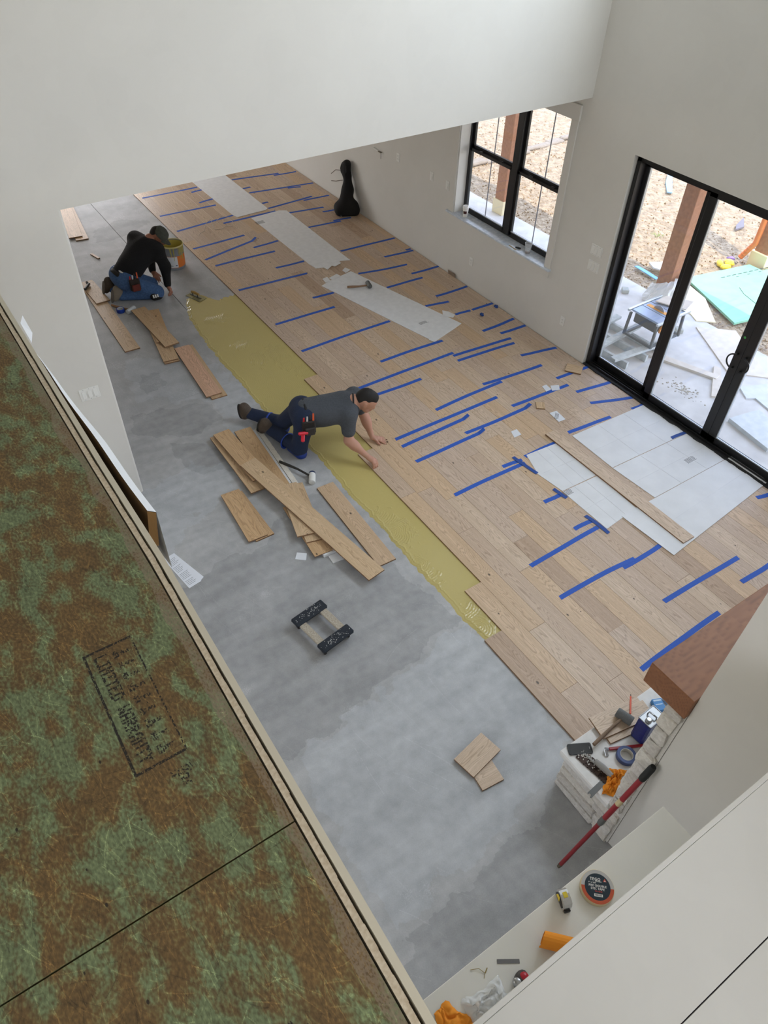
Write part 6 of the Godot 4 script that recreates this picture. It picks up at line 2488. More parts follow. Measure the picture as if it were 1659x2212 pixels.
	# knee pads
	for kn in [[knN, anN, hipN], [knF, anF, hipF]]:
		var k0: Vector3 = kn[0]
		var away: Vector3 = ((k0 - kn[1]).normalized() + (k0 - kn[2]).normalized()).normalized()
		var kp := [[k0 + away * 0.04 + Vector3(0, -0.01, 0), k0.lerp(kn[1], 0.25) + Vector3(0, -0.035, 0), 0.062, 0.058]]
		put("knee_pad", field_mesh(kp, 0.011, 80.0, M.pad, 0.001), P)
		var sp := []
		var c: Vector3 = k0.lerp(kn[1], 0.42)
		var dx: Vector3 = (kn[1] - k0).normalized()
		var su := dx.cross(Vector3.UP).normalized()
		var sv := dx.cross(su)
		for k in 17:
			var a := TAU * k / 16
			sp.append(c + (su * cos(a) + sv * sin(a)) * 0.078)
		var st := Msh.new()
		st.tube(sp, 0.018, 8, false, 0.35)
		part("knee_strap", st, mat(rgb(30, 66, 160), 0.6), P)
		var lg := Msh.new()
		lg.lathe(Transform3D(Basis(dx, Vector3(-0.2, 0.5, 0.85).normalized(), dx.cross(Vector3(-0.2, 0.5, 0.85)).normalized()), c + Vector3(-0.02, 0.045, 0.073)), [Vector2(0, 0.002), Vector2(0.016, 0.002), Vector2(0.018, 0)], 14)
		part("strap_badge", lg, mat(rgb(200, 206, 216), 0.5), P)
	boot(P, Vector3(2.37, 0.215, -5.60), Vector3(2.365, 0.06, -5.57) + Vector3(-0.01, -0.01, 0.02), anN.lerp(knN, 0.1) + Vector3(0, 0.03, 0), Vector3(0.25, 0.2, 0.95).normalized(), M.boot, M.sole) if false else null
	boot(P, anN + Vector3(-0.045, 0.09, -0.05), anN + Vector3(-0.055, -0.055, -0.035) + Vector3(-0.02, 0, -0.03), anN, (knN - anN).normalized(), M.boot, M.sole)
	boot(P, anF + Vector3(-0.06, 0.08, -0.06), anF + Vector3(-0.02, -0.07, 0.02) + Vector3(-0.03, 0, -0.05), anF, (knF - anF).normalized(), M.boot, M.sole)
	# tattoo on the far forearm
	var tt := Msh.new()
	var fd := (wrF - elF).normalized()
	var vo := (Vector3(0, 4.866, 0) - elF).normalized()
	vo = (vo - fd * vo.dot(fd)).normalized()
	var vs := fd.cross(vo)
	var tp := []
	for k in 9:
		tp.append(elF.lerp(wrF, 0.3 + 0.02 * sin(k * 2.3)) + (vo * cos((k - 4) * 0.16) + vs * sin((k - 4) * 0.16)) * 0.0425)
	tt.tube(tp, 0.0035, 6)
	part("tattoo", tt, mat(rgb(58, 46, 44), 0.7), P)

func worker_black() -> void:
	var P := thing("person", "worker in black sweater and cap kneeling on the slab", "person", Vector3.ZERO)
	var hipN := Vector3(2.125, 0.265, -9.0)
	var hipF := Vector3(2.105, 0.275, -9.18)
	var hip := (hipN + hipF) * 0.5
	var knN := Vector3(2.45, 0.075, -8.84)
	var knF := Vector3(2.46, 0.075, -9.08)
	var anN := Vector3(2.03, 0.07, -9.02)
	var anF := Vector3(2.00, 0.08, -9.24)
	var shN := Vector3(2.60, 0.565, -8.98)
	var shF := Vector3(2.455, 0.61, -9.33)
	var neck := Vector3(2.585, 0.655, -9.135)
	var chest := Vector3(2.47, 0.53, -9.14)
	var waist := Vector3(2.27, 0.38, -9.11)
	var elN := Vector3(2.675, 0.31, -9.02)
	var wrN := Vector3(2.625, 0.095, -8.905)
	var elF := Vector3(2.62, 0.36, -9.42)
	var wrF := Vector3(2.55, 0.19, -9.2)
	var hc := Vector3(2.70, 0.665, -9.125)
	var ff := Vector3(0.62, -0.70, 0.36).normalized()
	var fu := Vector3(0.55, 0.75, 0.3)
	fu = (fu - ff * fu.dot(ff)).normalized()
	var b := [[hipN, hipF, 0.10, 0.10], [hip, waist, 0.12, 0.12], [waist, chest, 0.12, 0.125], [shN, shF, 0.07, 0.07], [chest, neck, 0.09, 0.06], [neck, hc - fu * 0.05, 0.056, 0.055],
		[hipN, knN, 0.085, 0.065], [hipF, knF, 0.085, 0.065], [knN, anN, 0.055, 0.042], [knF, anF, 0.055, 0.042], [shN, elN, 0.056, 0.042], [elN, wrN, 0.042, 0.028], [shF, elF, 0.056, 0.042], [elF, wrF, 0.042, 0.028]]
	var body := field_mesh(b, 0.013, 60.0, M.skin2, 0.002)
	add_to(body, field_mesh(head_bones(hc, ff, fu) + [[hc - fu * 0.05 - ff * 0.02, neck, 0.055, 0.058]], 0.005, 130.0, M.skin2))
	add_to(body, field_mesh(hand_bones(wrN, Vector3(0.12, -0.6, 0.62).normalized(), Vector3(0.75, 0.3, 0.2), -1.0, 0.75, 4.0), 0.004, 220.0, M.skin2, 0.001))
	add_to(body, field_mesh(hand_bones(wrF, Vector3(0.1, -0.35, 0.9).normalized(), Vector3(0.2, 0.9, 0.2), -1.0, 0.4, 6.0), 0.004, 220.0, M.skin2, 0.001))
	put("body", body, P)
	face_parts(P, hc, ff, fu)
	put("hair", field_mesh([[hc - ff * 0.05 + fu * 0.03, hc - ff * 0.03 + fu * 0.045, 0.072, 0.074], [hc - ff * 0.06 - fu * 0.01, hc - ff * 0.05 + fu * 0.03, 0.055, 0.066]], 0.006, 110.0, M.hair), P)
	var sw := [[hip.lerp(waist, 0.3), waist, 0.155, 0.155], [waist, chest, 0.155, 0.16], [waist + Vector3(0, 0.03, 0.07), shN.lerp(chest, 0.4), 0.11, 0.12], [waist + Vector3(0, 0.03, -0.07), shF.lerp(chest, 0.4), 0.11, 0.12], [shN, shF, 0.092, 0.092], [chest, neck.lerp(chest, 0.4), 0.12, 0.085], [shN, elN, 0.085, 0.068], [elN, wrN.lerp(elN, 0.08), 0.068, 0.046], [shF, elF, 0.085, 0.068], [elF, wrF.lerp(elF, 0.08), 0.068, 0.046]]
	put("sweater", field_mesh(sw, 0.011, 55.0, M.black_cloth), P)
	var cf := Msh.new()
	var wd := (wrN - elN).normalized()
	cf.tube([wrN - wd * 0.035, wrN - wd * 0.004], [0.046, 0.043], 14)
	part("cuff", cf, M.black_cloth, P)
	var lg := Msh.new()
	var no := (neck - chest).cross(shN - shF).normalized()
	if no.y < 0:
		no = -no
	var lc := chest.lerp(neck, 0.45) + no * 0.118 + Vector3(-0.02, 0.0, 0.03)
	lg.box(Transform3D(Basis(Vector3(0.6, 0.1, 0.5).normalized(), no, Vector3(0.6, 0.1, 0.5).normalized().cross(no)).orthonormalized(), lc), Vector3(0.03, 0.004, 0.008), 0.001)
	lg.box(Transform3D(Basis(Vector3(0.6, 0.1, 0.5).normalized(), no, Vector3(0.6, 0.1, 0.5).normalized().cross(no)).orthonormalized(), lc + Vector3(0.01, 0.0, -0.018)), Vector3(0.012, 0.004, 0.02), 0.001)
	part("back_logo", lg, mat(rgb(190, 184, 96), 0.7), P)
	# white shirt hem, belt, jeans
	var ax := (waist - hip).normalized()
	var bu := ax.cross(Vector3.UP).normalized()
	var bv := ax.cross(bu)
	for rg in [["shirt_hem", 0.045, 0.168, 0.014, mat(rgb(206, 204, 200), 0.9)], ["belt", -0.005, 0.165, 0.03, M.black_dull]]:
		var pts := []
		for k in 25:
			var a := TAU * k / 24
			pts.append(hip + ax * rg[1] + bu * cos(a) * rg[2] + bv * sin(a) * (rg[2] - 0.022))
		var ms := Msh.new()
		ms.tube(pts, rg[3], 8, false, 0.5)
		part(rg[0], ms, rg[4], P)
	var j := [[hipN, hipF, 0.12, 0.12], [hip, hip.lerp(waist, 0.3), 0.13, 0.135], [hipN, knN + Vector3(0, 0.02, 0), 0.107, 0.083], [hipF, knF + Vector3(0, 0.02, 0), 0.107, 0.083], [knN, anN, 0.077, 0.062], [knF, anF, 0.077, 0.062]]
	put("jeans", field_mesh(j, 0.011, 65.0, M.jean, 0.002), P)
	pouch(P, hipN + Vector3(0.07, -0.015, 0.125), Vector3(-0.05, 0.25, 0.95).normalized(), mat(rgb(42, 34, 30), 0.8), mat(rgb(96, 36, 28), 0.8))
	put("knee_pad", field_mesh([[knN + Vector3(-0.06, -0.01, 0.045), knN + Vector3(0.0, -0.02, 0.02), 0.055, 0.062]], 0.011, 80.0, M.black_dull, 0.001), P)
	var kl := Msh.new()
	for k in 3:
		kl.box(frame(knN + Vector3(-0.085 + 0.028 * k, 0.015, 0.098), 0.0, -0.5), Vector3(0.018, 0.04, 0.004), 0.001)
	part("pad_lettering", kl, mat(rgb(206, 206, 202), 0.6), P)
	boot(P, anN + Vector3(-0.06, 0.10, 0.0), anN + Vector3(-0.10, -0.045, 0.01), anN, Vector3(1, 0.1, 0.05).normalized(), mat(rgb(128, 118, 104), 0.85), mat(rgb(98, 92, 84), 0.9))
	boot(P, anF + Vector3(-0.06, 0.11, -0.02), anF + Vector3(-0.10, -0.05, -0.03), anF, Vector3(1, 0.1, 0.1).normalized(), M.boot, mat(rgb(98, 92, 84), 0.9))
	# cap
	var r := ff.cross(fu).normalized()
	var cap := Msh.new()
	var cb := Basis(r, fu, -ff)
	cap.lathe(Transform3D(cb * Basis(Vector3.RIGHT, -0.12), hc + fu * 0.032), [Vector2(0.101, 0.0), Vector2(0.103, 0.02), Vector2(0.098, 0.05), Vector2(0.08, 0.078), Vector2(0.05, 0.094), Vector2(0.0, 0.1)], 26)
	var cm := mottled(rgb(60, 64, 58), rgb(80, 84, 76), 126, 0.05, 0.95, 6.0)
	var co := part("cap", cap, cm, P)
	var br := Msh.new()
	var prev := []
	for k in 13:
		var a := lerpf(-1.15, 1.15, k / 12.0)
		var inn := hc + fu * 0.036 + (ff * cos(a) + r * sin(a)) * 0.1
		var otr := hc + fu * (0.03 - 0.02 * (1.0 - cos(a))) + ff * (0.1 * cos(a) + 0.075 * cos(a * 1.25)) + r * sin(a) * 0.1
		otr -= fu * 0.012
		if k > 0:
			br.quad(prev[0], inn, otr, prev[1])
			br.quad(prev[1] - fu * 0.004, otr - fu * 0.004, inn - fu * 0.004, prev[0] - fu * 0.004)
			br.quad(prev[1], otr, otr - fu * 0.004, prev[1] - fu * 0.004)
		prev = [inn, otr]
	part("brim", br, cm, co)
	var bt := Msh.new()
	bt.ball(frame(hc + fu * 0.13 + ff * 0.012), Vector3(0.008, 0.006, 0.008), 8)
	part("button", bt, cm, co)
func mallet(label: String, h0: Vector3, h1: Vector3, head_a: Vector3, head_b: Vector3, r: float, hm: Material, headm: Material, capm: Material = null) -> Node3D:
	var at := (h0 + h1) * 0.5
	at.y = minf(minf(h0.y, h1.y), minf(head_a.y, head_b.y)) - 0.012
	var t := thing("mallet", label, "mallet", at)
	var ms := Msh.new()
	var mid := (head_a + head_b) * 0.5
	ms.tube([h0 - at, h0.lerp(h1, 0.3) - at, h0.lerp(h1, 0.6) - at, h1.lerp(mid, 0.6) - at], [0.0155, 0.0165, 0.013, 0.012], 12, true, 0.8)
	part("handle", ms, hm, t)
	var hd := Msh.new()
	var d := (head_b - head_a).normalized()
	hd.tube([head_a - at, head_a + d * 0.004 - at, head_b - d * 0.004 - at, head_b - at], [r * 0.9, r, r, r * 0.9], 20)
	var ho := part("head", hd, headm, t)
	if capm:
		var cp := Msh.new()
		cp.tube([head_a - d * 0.012 - at, head_a + d * 0.012 - at], [r * 0.96, r * 1.03], 18)
		part("face_cap", cp, capm, ho)
	return t

func roll_of_tape(label: String, at: Vector3, ro: float, ri: float, h: float, m: Material, core: Material) -> void:
	var t := thing("tape_roll", label, "tape", at)
	var ms := Msh.new()
	ms.lathe(Transform3D.IDENTITY, [Vector2(ri + 0.003, 0.0), Vector2(ro - 0.002, 0.0), Vector2(ro, 0.003), Vector2(ro, h - 0.003), Vector2(ro - 0.002, h), Vector2(ri + 0.003, h)], 36)
	part("tape", ms, m, t)
	var c := Msh.new()
	c.lathe(Transform3D.IDENTITY, [Vector2(ri, h), Vector2(ri, 0.0), Vector2(ri + 0.003, 0.0)], 36)
	c.lathe(Transform3D.IDENTITY, [Vector2(ri + 0.003, h), Vector2(ri, h)], 36)
	part("core", c, core, t)

func build_tools() -> void:
	var wood_h := mottled(rgb(128, 100, 76), rgb(158, 128, 100), 131, 0.05, 0.7, 6.0)
	var rubber := mottled(rgb(78, 80, 80), rgb(104, 106, 104), 132, 0.05, 0.7, 8.0)
	# mallets
	mallet("white headed mallet with a black handle by the middle stack", Vector3(2.245, 0.045, -5.06), Vector3(2.41, 0.045, -4.735), Vector3(2.437, 0.034, -4.74), Vector3(2.372, 0.034, -4.63), 0.033, mat(rgb(48, 46, 42), 0.8), mat(rgb(222, 222, 218), 0.5), mat(rgb(34, 48, 84), 0.5))
	mallet("grey rubber mallet with wooden handle on the back cardboard", Vector3(4.69, 0.040, -7.735), Vector3(4.928, 0.040, -7.62), Vector3(4.978, 0.054, -7.68), Vector3(4.945, 0.054, -7.56), 0.031, wood_h, rubber)
	mallet("white headed mallet with wooden handle beside the blue tape roll", Vector3(1.862, 0.020, -8.94), Vector3(1.99, 0.022, -8.74), Vector3(1.97, 0.033, -8.645), Vector3(2.085, 0.033, -8.71), 0.032, mat(rgb(150, 112, 78), 0.7), mat(rgb(196, 202, 206), 0.5))
	mallet("grey rubber mallet with worn wooden handle on the hearth", Vector3(2.466, 0.468, -1.052), Vector3(2.72, 0.486, -1.08), Vector3(2.75, 0.501, -1.128), Vector3(2.78, 0.501, -1.02), 0.034, mottled(rgb(112, 94, 78), rgb(146, 124, 104), 133, 0.05, 0.8, 8.0), rubber)
	# adhesive bucket
	var b := thing("glue_bucket", "grey and orange glue bucket with yellow drips beside the planks", "bucket", Vector3(2.985, 0, -9.555))
	var ms := Msh.new()
	ms.lathe(Transform3D.IDENTITY, [Vector2(0, 0), Vector2(0.132, 0), Vector2(0.136, 0.006), Vector2(0.139, 0.07), Vector2(0.141, 0.075), Vector2(0.148, 0.23), Vector2(0.150, 0.3), Vector2(0.156, 0.318), Vector2(0.156, 0.332), Vector2(0.149, 0.335), Vector2(0.146, 0.325), Vector2(0.138, 0.12)], 40)
	part("pail", ms, mat(rgb(128, 132, 138), 0.45), b)
	ms = Msh.new()
	ms.lathe(Transform3D.IDENTITY, [Vector2(0.1395, 0.04), Vector2(0.1475, 0.205)], 40)
	part("orange_label", ms, mat(rgb(214, 118, 46), 0.5), b)
	ms = Msh.new()
	ms.lathe(Transform3D(Basis(Vector3.UP, -0.35), Vector3.ZERO), [Vector2(0.1402, 0.045), Vector2(0.1482, 0.20)], 12, true, 1.25, 2.35)
	var lb := part("white_label", ms, mat(rgb(214, 216, 218), 0.6), b)
	ms = Msh.new()
	for k in 9:
		ms.lathe(Transform3D(Basis(Vector3.UP, -0.35), Vector3.ZERO), [Vector2(0.1413 + 0.00005 * k, 0.06 + k * 0.013), Vector2(0.1418 + 0.0004 * k, 0.066 + k * 0.013)], 8, true, 1.75, 2.28)
	part("label_lines", ms, mat(rgb(70, 72, 78), 0.7), lb)
	ms = Msh.new()
	for k in 6:
		ms.lathe(Transform3D(Basis(Vector3.UP, -0.35), Vector3.ZERO), [Vector2(0.1418 + 0.0003 * k, 0.07 + k * 0.02), Vector2(0.142 + 0.0006 * k, 0.082 + k * 0.02)], 5, true, 1.34, 1.34 + (0.16 if k % 2 == 0 else 0.1))
	part("label_title", ms, mat(rgb(40, 50, 90), 0.7), lb)
	ms = Msh.new()
	for k in 3:
		ms.lathe(Transform3D(Basis(Vector3.UP, -0.35), Vector3.ZERO), [Vector2(0.1413 + 0.001 * k, 0.06 + k * 0.03), Vector2(0.1428 + 0.001 * k, 0.078 + k * 0.03)], 5, true, 2.55, 2.8)
	part("orange_label_print", ms, mat(rgb(70, 40, 26), 0.7), b)
	var yel := mat(rgb(190, 176, 88), 0.3)
	ms = Msh.new()
	ms.lathe(Transform3D.IDENTITY, [Vector2(0.1445, 0.32), Vector2(0.1370, 0.15), Vector2(0.134, 0.145), Vector2(0.12, 0.138), Vector2(0, 0.135)], 36)
	part("glue_inside", ms, yel, b)
	ms = Msh.new()
	ms.lathe(Transform3D.IDENTITY, [Vector2(0.1575, 0.322), Vector2(0.157, 0.336), Vector2(0.148, 0.339), Vector2(0.1455, 0.33)], 36)
	part("glue_rim", ms, mat(rgb(206, 196, 140), 0.35), b)
	var rng := RandomNumberGenerator.new()
	rng.seed = 12
	for k in 16:
		var a := rng.randf_range(0.75, 2.25)
		var l := rng.randf_range(0.05, 0.17)
		var e := Vector3(cos(a), 0, sin(a))
		var d := Msh.new()
		d.tube([e * 0.157 + Vector3(0, 0.32, 0), e * 0.1525 + Vector3(0, 0.30, 0), e * (0.150 - l * 0.03) + Vector3(0, 0.30 - l, 0)], [0.006, 0.004, 0.003], 6)
		part("drip", d, yel, b)
	# trowel with glue
	var tr := thing("notched_trowel", "glue covered notched trowel at the head of the glue", "trowel", Vector3(2.88, 0.004, -8.60), 0.35)
	ms = Msh.new()
	ms.bx(0, 0.004, 0, 0.12, 0.0025, 0.27, 0.001)
	var bo := part("plate", ms, mat(rgb(150, 146, 110), 0.35, 0.5), tr)
	ms = Msh.new()
	for k in 20:
		ms.bx(-0.064, 0.003, -0.13 + k * 0.0137, 0.009, 0.0022, 0.007)
	bo.set_meta("label", "steel plate smeared with yellow glue")
	part("notches", ms, M.steel, bo)
	ms = Msh.new()
	ms.tube([Vector3(0.0, 0.055, -0.075), Vector3(0.0, 0.06, -0.02), Vector3(0.0, 0.055, 0.06)], [0.015, 0.018, 0.014], 12)
	part("handle", ms, mat(rgb(166, 134, 74), 0.6), tr)
	ms = Msh.new()
	ms.bar(Vector3(0, 0.005, -0.06), Vector3(0, 0.055, -0.06), 0.014, 0.012, 0.002)
	ms.bar(Vector3(0, 0.005, 0.03), Vector3(0, 0.055, 0.03), 0.014, 0.012, 0.002)
	ms.bx(0, 0.009, -0.01, 0.02, 0.008, 0.2, 0.002)
	part("shank", ms, M.dull_steel, tr)
	# roll of blue tape on the slab, black tool on the boards
	roll_of_tape("bright blue tape roll standing beside the far mallet", Vector3(1.915, 0, -8.755), 0.05, 0.036, 0.048, mat(rgb(26, 62, 158), 0.5), mat(rgb(200, 202, 204), 0.7))
	var gn := thing("black_tool", "black handheld tool lying on the boards at the pier", "tool", Vector3(1.745, 0.032, -9.53), 0.9)
	ms = Msh.new()
	ms.bar(Vector3(-0.09, 0.018, 0), Vector3(0.07, 0.022, 0), 0.034, 0.032, 0.01)
	part("grip", ms, M.black, gn)
	ms = Msh.new()
	ms.bar(Vector3(0.05, 0.022, -0.01), Vector3(0.105, 0.022, -0.05), 0.03, 0.028, 0.008)
	part("head", ms, M.black_dull, gn)
	# wire coils of a cut strap on the planks
	var cw := Msh.new()
	var pts := [Vector3(3.621, 0.012, -10.219), Vector3(3.665, 0.03, -10.259), Vector3(3.765, 0.015, -10.332), Vector3(3.85, 0.05, -10.47), Vector3(3.905, 0.02, -10.58), Vector3(3.996, 0.04, -10.605), Vector3(3.945, 0.03, -10.435), Vector3(3.928, 0.012, -10.302), Vector3(4.027, 0.012, -10.277), Vector3(4.129, 0.02, -10.318), Vector3(4.2, 0.012, -10.285), Vector3(4.25, 0.03, -10.36), Vector3(4.255, 0.06, -10.495), Vector3(4.177, 0.05, -10.603), Vector3(4.073, 0.03, -10.559), Vector3(4.0, 0.015, -10.5)]
	var cv := Curve3D.new()
	for i in pts.size():
		var tg: Vector3 = (pts[mini(i + 1, pts.size() - 1)] - pts[maxi(i - 1, 0)]) * 0.2
		cv.add_point(pts[i] + Vector3(0, PT - 0.006, 0), -tg, tg)
	var bk := cv.get_baked_points()
	var bl := []
	for i in range(0, bk.size(), maxi(1, bk.size() / 110)):
		bl.append(bk[i])
	cw.tube(bl, 0.0035, 6)
	var wo := part("tangled_cord", cw, mat(rgb(186, 178, 168), 0.6), self)
	tag(wo, "thin tangled pale cord lying on the far planks", "cord")
	# black bag leaning at the wall
	var bag := thing("black_bag", "tall soft black bag leaning against the window wall", "bag", Vector3(5.95, PT, -9.76))
	var o := bag.position
	var bb := [[Vector3(5.83, 0.09, -9.78) - o, Vector3(6.03, 0.08, -9.70) - o, 0.085, 0.09], [Vector3(5.86, 0.11, -9.86) - o, Vector3(6.04, 0.14, -9.76) - o, 0.09, 0.085], [Vector3(5.93, 0.14, -9.80) - o, Vector3(6.02, 0.34, -9.87) - o, 0.12, 0.085], [Vector3(6.02, 0.34, -9.87) - o, Vector3(6.06, 0.52, -9.92) - o, 0.085, 0.055], [Vector3(6.055, 0.55, -9.95) - o, Vector3(6.075, 0.70, -9.955) - o, 0.06, 0.05], [Vector3(6.05, 0.58, -10.03) - o, Vector3(6.07, 0.68, -10.0) - o, 0.05, 0.05]]
	for q in bb:
		q[0].x = minf(q[0].x, 6.138 - o.x - maxf(q[2], q[3]))
		q[1].x = minf(q[1].x, 6.138 - o.x - maxf(q[2], q[3]))
	var bm := mottled(rgb(9, 9, 10), rgb(22, 22, 23), 135, 0.05, 0.9, 5.0, 4.0)
	put("bag_body", field_mesh(bb, 0.014, 45.0, bm, 0.002), bag)
	ms = Msh.new()
	var ps := []
	for k in 14:
		var a := lerpf(-0.4, 3.4, k / 13.0)
		ps.append(Vector3(6.02 + 0.02 * sin(a), 0.62 + 0.10 * sin(a), -9.985 + 0.075 * cos(a)) - o)
	ms.tube(ps, 0.012, 8)
	part("strap", ms, M.black_dull, bag)
	ms = Msh.new()
	ms.tube([Vector3(5.795, 0.06, -9.73) - o, Vector3(5.80, 0.03, -9.715) - o], 0.006, 6)
	part("zipper_pull", ms, M.steel, bag)
	# bare wires out of the wall
	for q in [[Vector3(6.143, 0.50, -10.24), Vector3(6.08, 0.49, -10.33), Vector3(6.05, 0.41, -10.42), "upper thin brown wire sticking out of the wall behind the bag"], [Vector3(6.143, 0.355, -10.22), Vector3(6.09, 0.31, -10.34), Vector3(6.06, 0.29, -10.44), "lower thin brown wire sticking out of the wall behind the bag"]]:
		ms = Msh.new()
		ms.tube([q[0], q[1], q[2]], 0.005, 6)
		var w := part("loose_wire", ms, mat(rgb(84, 70, 58), 0.6), self)
		tag(w, q[3], "wire")
	var br := thing("wall_bracket", "small white bracket with a hanging wire on the back wall stretch", "bracket", Vector3(6.143, 1.10, -9.2))
	ms = Msh.new()
	ms.bar(Vector3(-0.012, 0.01, -0.11), Vector3(-0.012, 0.0, 0.03), 0.024, 0.02, 0.004)
	part("arm", ms, M.white_plastic, br)
	ms = Msh.new()
	ms.bx(-0.02, 0.005, 0.06, 0.03, 0.012, 0.07, 0.003)
	part("plate", ms, mat(rgb(120, 112, 100), 0.6), br)
	ms = Msh.new()
	ms.tube([Vector3(-0.02, 0.0, 0.09), Vector3(-0.022, -0.08, 0.092)], 0.003, 6)
	part("wire", ms, M.dull_steel, br)
	# cardboard shims at the wall
	ms = Msh.new()
	ms.box(frame(Vector3(0, 0.03, 0), 0.0, 0.0, 0.25), Vector3(0.006, 0.06, 0.16), 0.001)
	var sh := part("cardboard_shim", ms, mat(rgb(140, 124, 108), 0.9), self)
	sh.position = Vector3(6.125, PT, -7.29)
	tag(sh, "small brown cardboard shim leaning at the wall below the window", "cardboard")
	# window sill items
	var cup := thing("paper_cup", "white lidded paper coffee cup on the window sill", "cup", Vector3(6.185, 0.868, -7.2))
	ms = Msh.new()
	ms.lathe(Transform3D.IDENTITY, [Vector2(0, 0.002), Vector2(0.028, 0.0), Vector2(0.04, 0.12)], 24)
	part("cup_body", ms, mat(rgb(230, 228, 222), 0.6), cup)
	ms = Msh.new()
	ms.lathe(Transform3D.IDENTITY, [Vector2(0.0415, 0.118), Vector2(0.043, 0.122), Vector2(0.042, 0.128), Vector2(0.038, 0.13), Vector2(0.036, 0.142), Vector2(0.033, 0.144), Vector2(0.03, 0.138), Vector2(0.0, 0.138)], 24)
	part("lid", ms, mat(rgb(238, 238, 236), 0.4), cup)
	ms = Msh.new()
	ms.lathe(Transform3D(Basis(Vector3.UP, 0.0), Vector3.ZERO), [Vector2(0.0327, 0.045), Vector2(0.0365, 0.083)], 10, true, 1.75, 3.2)
	part("logo_patch", ms, mat(rgb(72, 28, 30), 0.6), cup)
	var cg := thing("plastic_cup", "clear plastic cup with leftover iced coffee on the sill", "cup", Vector3(6.19, 0.868, -5.985))
	var clear := mat(Color(0.92, 0.94, 0.95, 0.28), 0.08)
	clear.transparency = BaseMaterial3D.TRANSPARENCY_ALPHA
	ms = Msh.new()
	ms.lathe(Transform3D.IDENTITY, [Vector2(0, 0.001), Vector2(0.03, 0.0), Vector2(0.043, 0.12), Vector2(0.046, 0.122), Vector2(0.045, 0.128)], 24)
	part("cup_wall", ms, clear, cg)
	ms = Msh.new()
	ms.lathe(Transform3D.IDENTITY, [Vector2(0, 0.003), Vector2(0.0285, 0.003), Vector2(0.0308, 0.028), Vector2(0, 0.028)], 20)
	part("coffee", ms, mat(rgb(124, 94, 72), 0.3), cg)
	ms = Msh.new()
	for k in 5:
		ms.box(frame(Vector3(0.01 * cos(k * 1.3), 0.032, 0.012 * sin(k * 1.3)), k, 0.4), Vector3(0.014, 0.01, 0.012), 0.002)
	part("ice", ms, glass(0.4), cg)
	var rz := thing("small_razor_knife", "small black knob and brass strip lying on the sill", "tool", Vector3(6.17, 0.868, -6.13))
	ms = Msh.new()
	ms.tube([Vector3(-0.02, 0.012, -0.03), Vector3(0.0, 0.013, 0.0), Vector3(0.012, 0.012, 0.03)], [0.009, 0.012, 0.01], 10)
	part("knob", ms, M.black, rz)
	ms = Msh.new()
	ms.bar(Vector3(-0.035, 0.003, -0.13), Vector3(-0.045, 0.003, 0.01), 0.012, 0.004, 0.001)
	part("brass_strip", ms, mat(rgb(176, 148, 96), 0.5, 0.4), rz)
	build_dolly()
	build_hearth_items()

func build_dolly() -> void:
	var d := thing("furniture_dolly", "small dolly with speckled dark carpet ends on the bare slab", "dolly", Vector3(1.58, 0, -3.07), 0.16)
	var carpet := mottled(rgb(30, 36, 44), rgb(60, 66, 76), 141, 0.09, 1.0, 8.0, 8.0)
	var slat := mottled(rgb(150, 140, 124), rgb(196, 188, 172), 142, 0.05, 0.85, 5.0)
	for s in [-1, 1]:
		var ms := Msh.new()
		ms.bx(0, 0.088, s * 0.165, 0.31, 0.034, 0.095, 0.009)
		var p := part("carpet_end", ms, carpet, d)
		var sp := Msh.new()
		var rng := RandomNumberGenerator.new()
		rng.seed = 40 + s
		for k in 70:
			var q := Vector3(rng.randfn(0.02, 0.07), 0.1055, s * 0.165 + rng.randfn(0, 0.022))
			if absf(q.x) < 0.145 and absf(q.z - s * 0.165) < 0.04:
				sp.ball(frame(q, rng.randf() * 6), Vector3(0.0028, 0.0012, 0.002) * rng.randf_range(0.5, 1.9), 5)
		var spo := part("plaster_specks", sp, mat(rgb(206, 206, 202), 0.9), p)
		spo.set_meta("kind", "stuff")
	for s in [-1, 1]:
		var ms := Msh.new()
		ms.bx(s * 0.105, 0.075, 0, 0.062, 0.022, 0.25, 0.003)
		part("slat", ms, slat, d)
	for x in [-0.12, 0.12]:
		for z in [-0.165, 0.165]:
			var c := Msh.new()
			c.lathe(Transform3D(Basis(Vector3.UP, Vector3.RIGHT, Vector3.FORWARD), Vector3(x - 0.01, 0.026, z)), [Vector2(0, 0), Vector2(0.022, 0.0), Vector2(0.026, 0.004), Vector2(0.026, 0.016), Vector2(0.022, 0.02), Vector2(0, 0.02)], 18)
			var w := part("wheel", c, mat(rgb(44, 40, 40), 0.6), d)
			var f := Msh.new()
			f.bar(Vector3(x - 0.016, 0.022, z), Vector3(x - 0.014, 0.07, z), 0.022, 0.003)
			f.bar(Vector3(x + 0.016, 0.022, z), Vector3(x + 0.014, 0.07, z), 0.022, 0.003)
			f.bx(x, 0.069, z, 0.045, 0.004, 0.045)
			part("caster_fork", f, M.dull_steel, w)

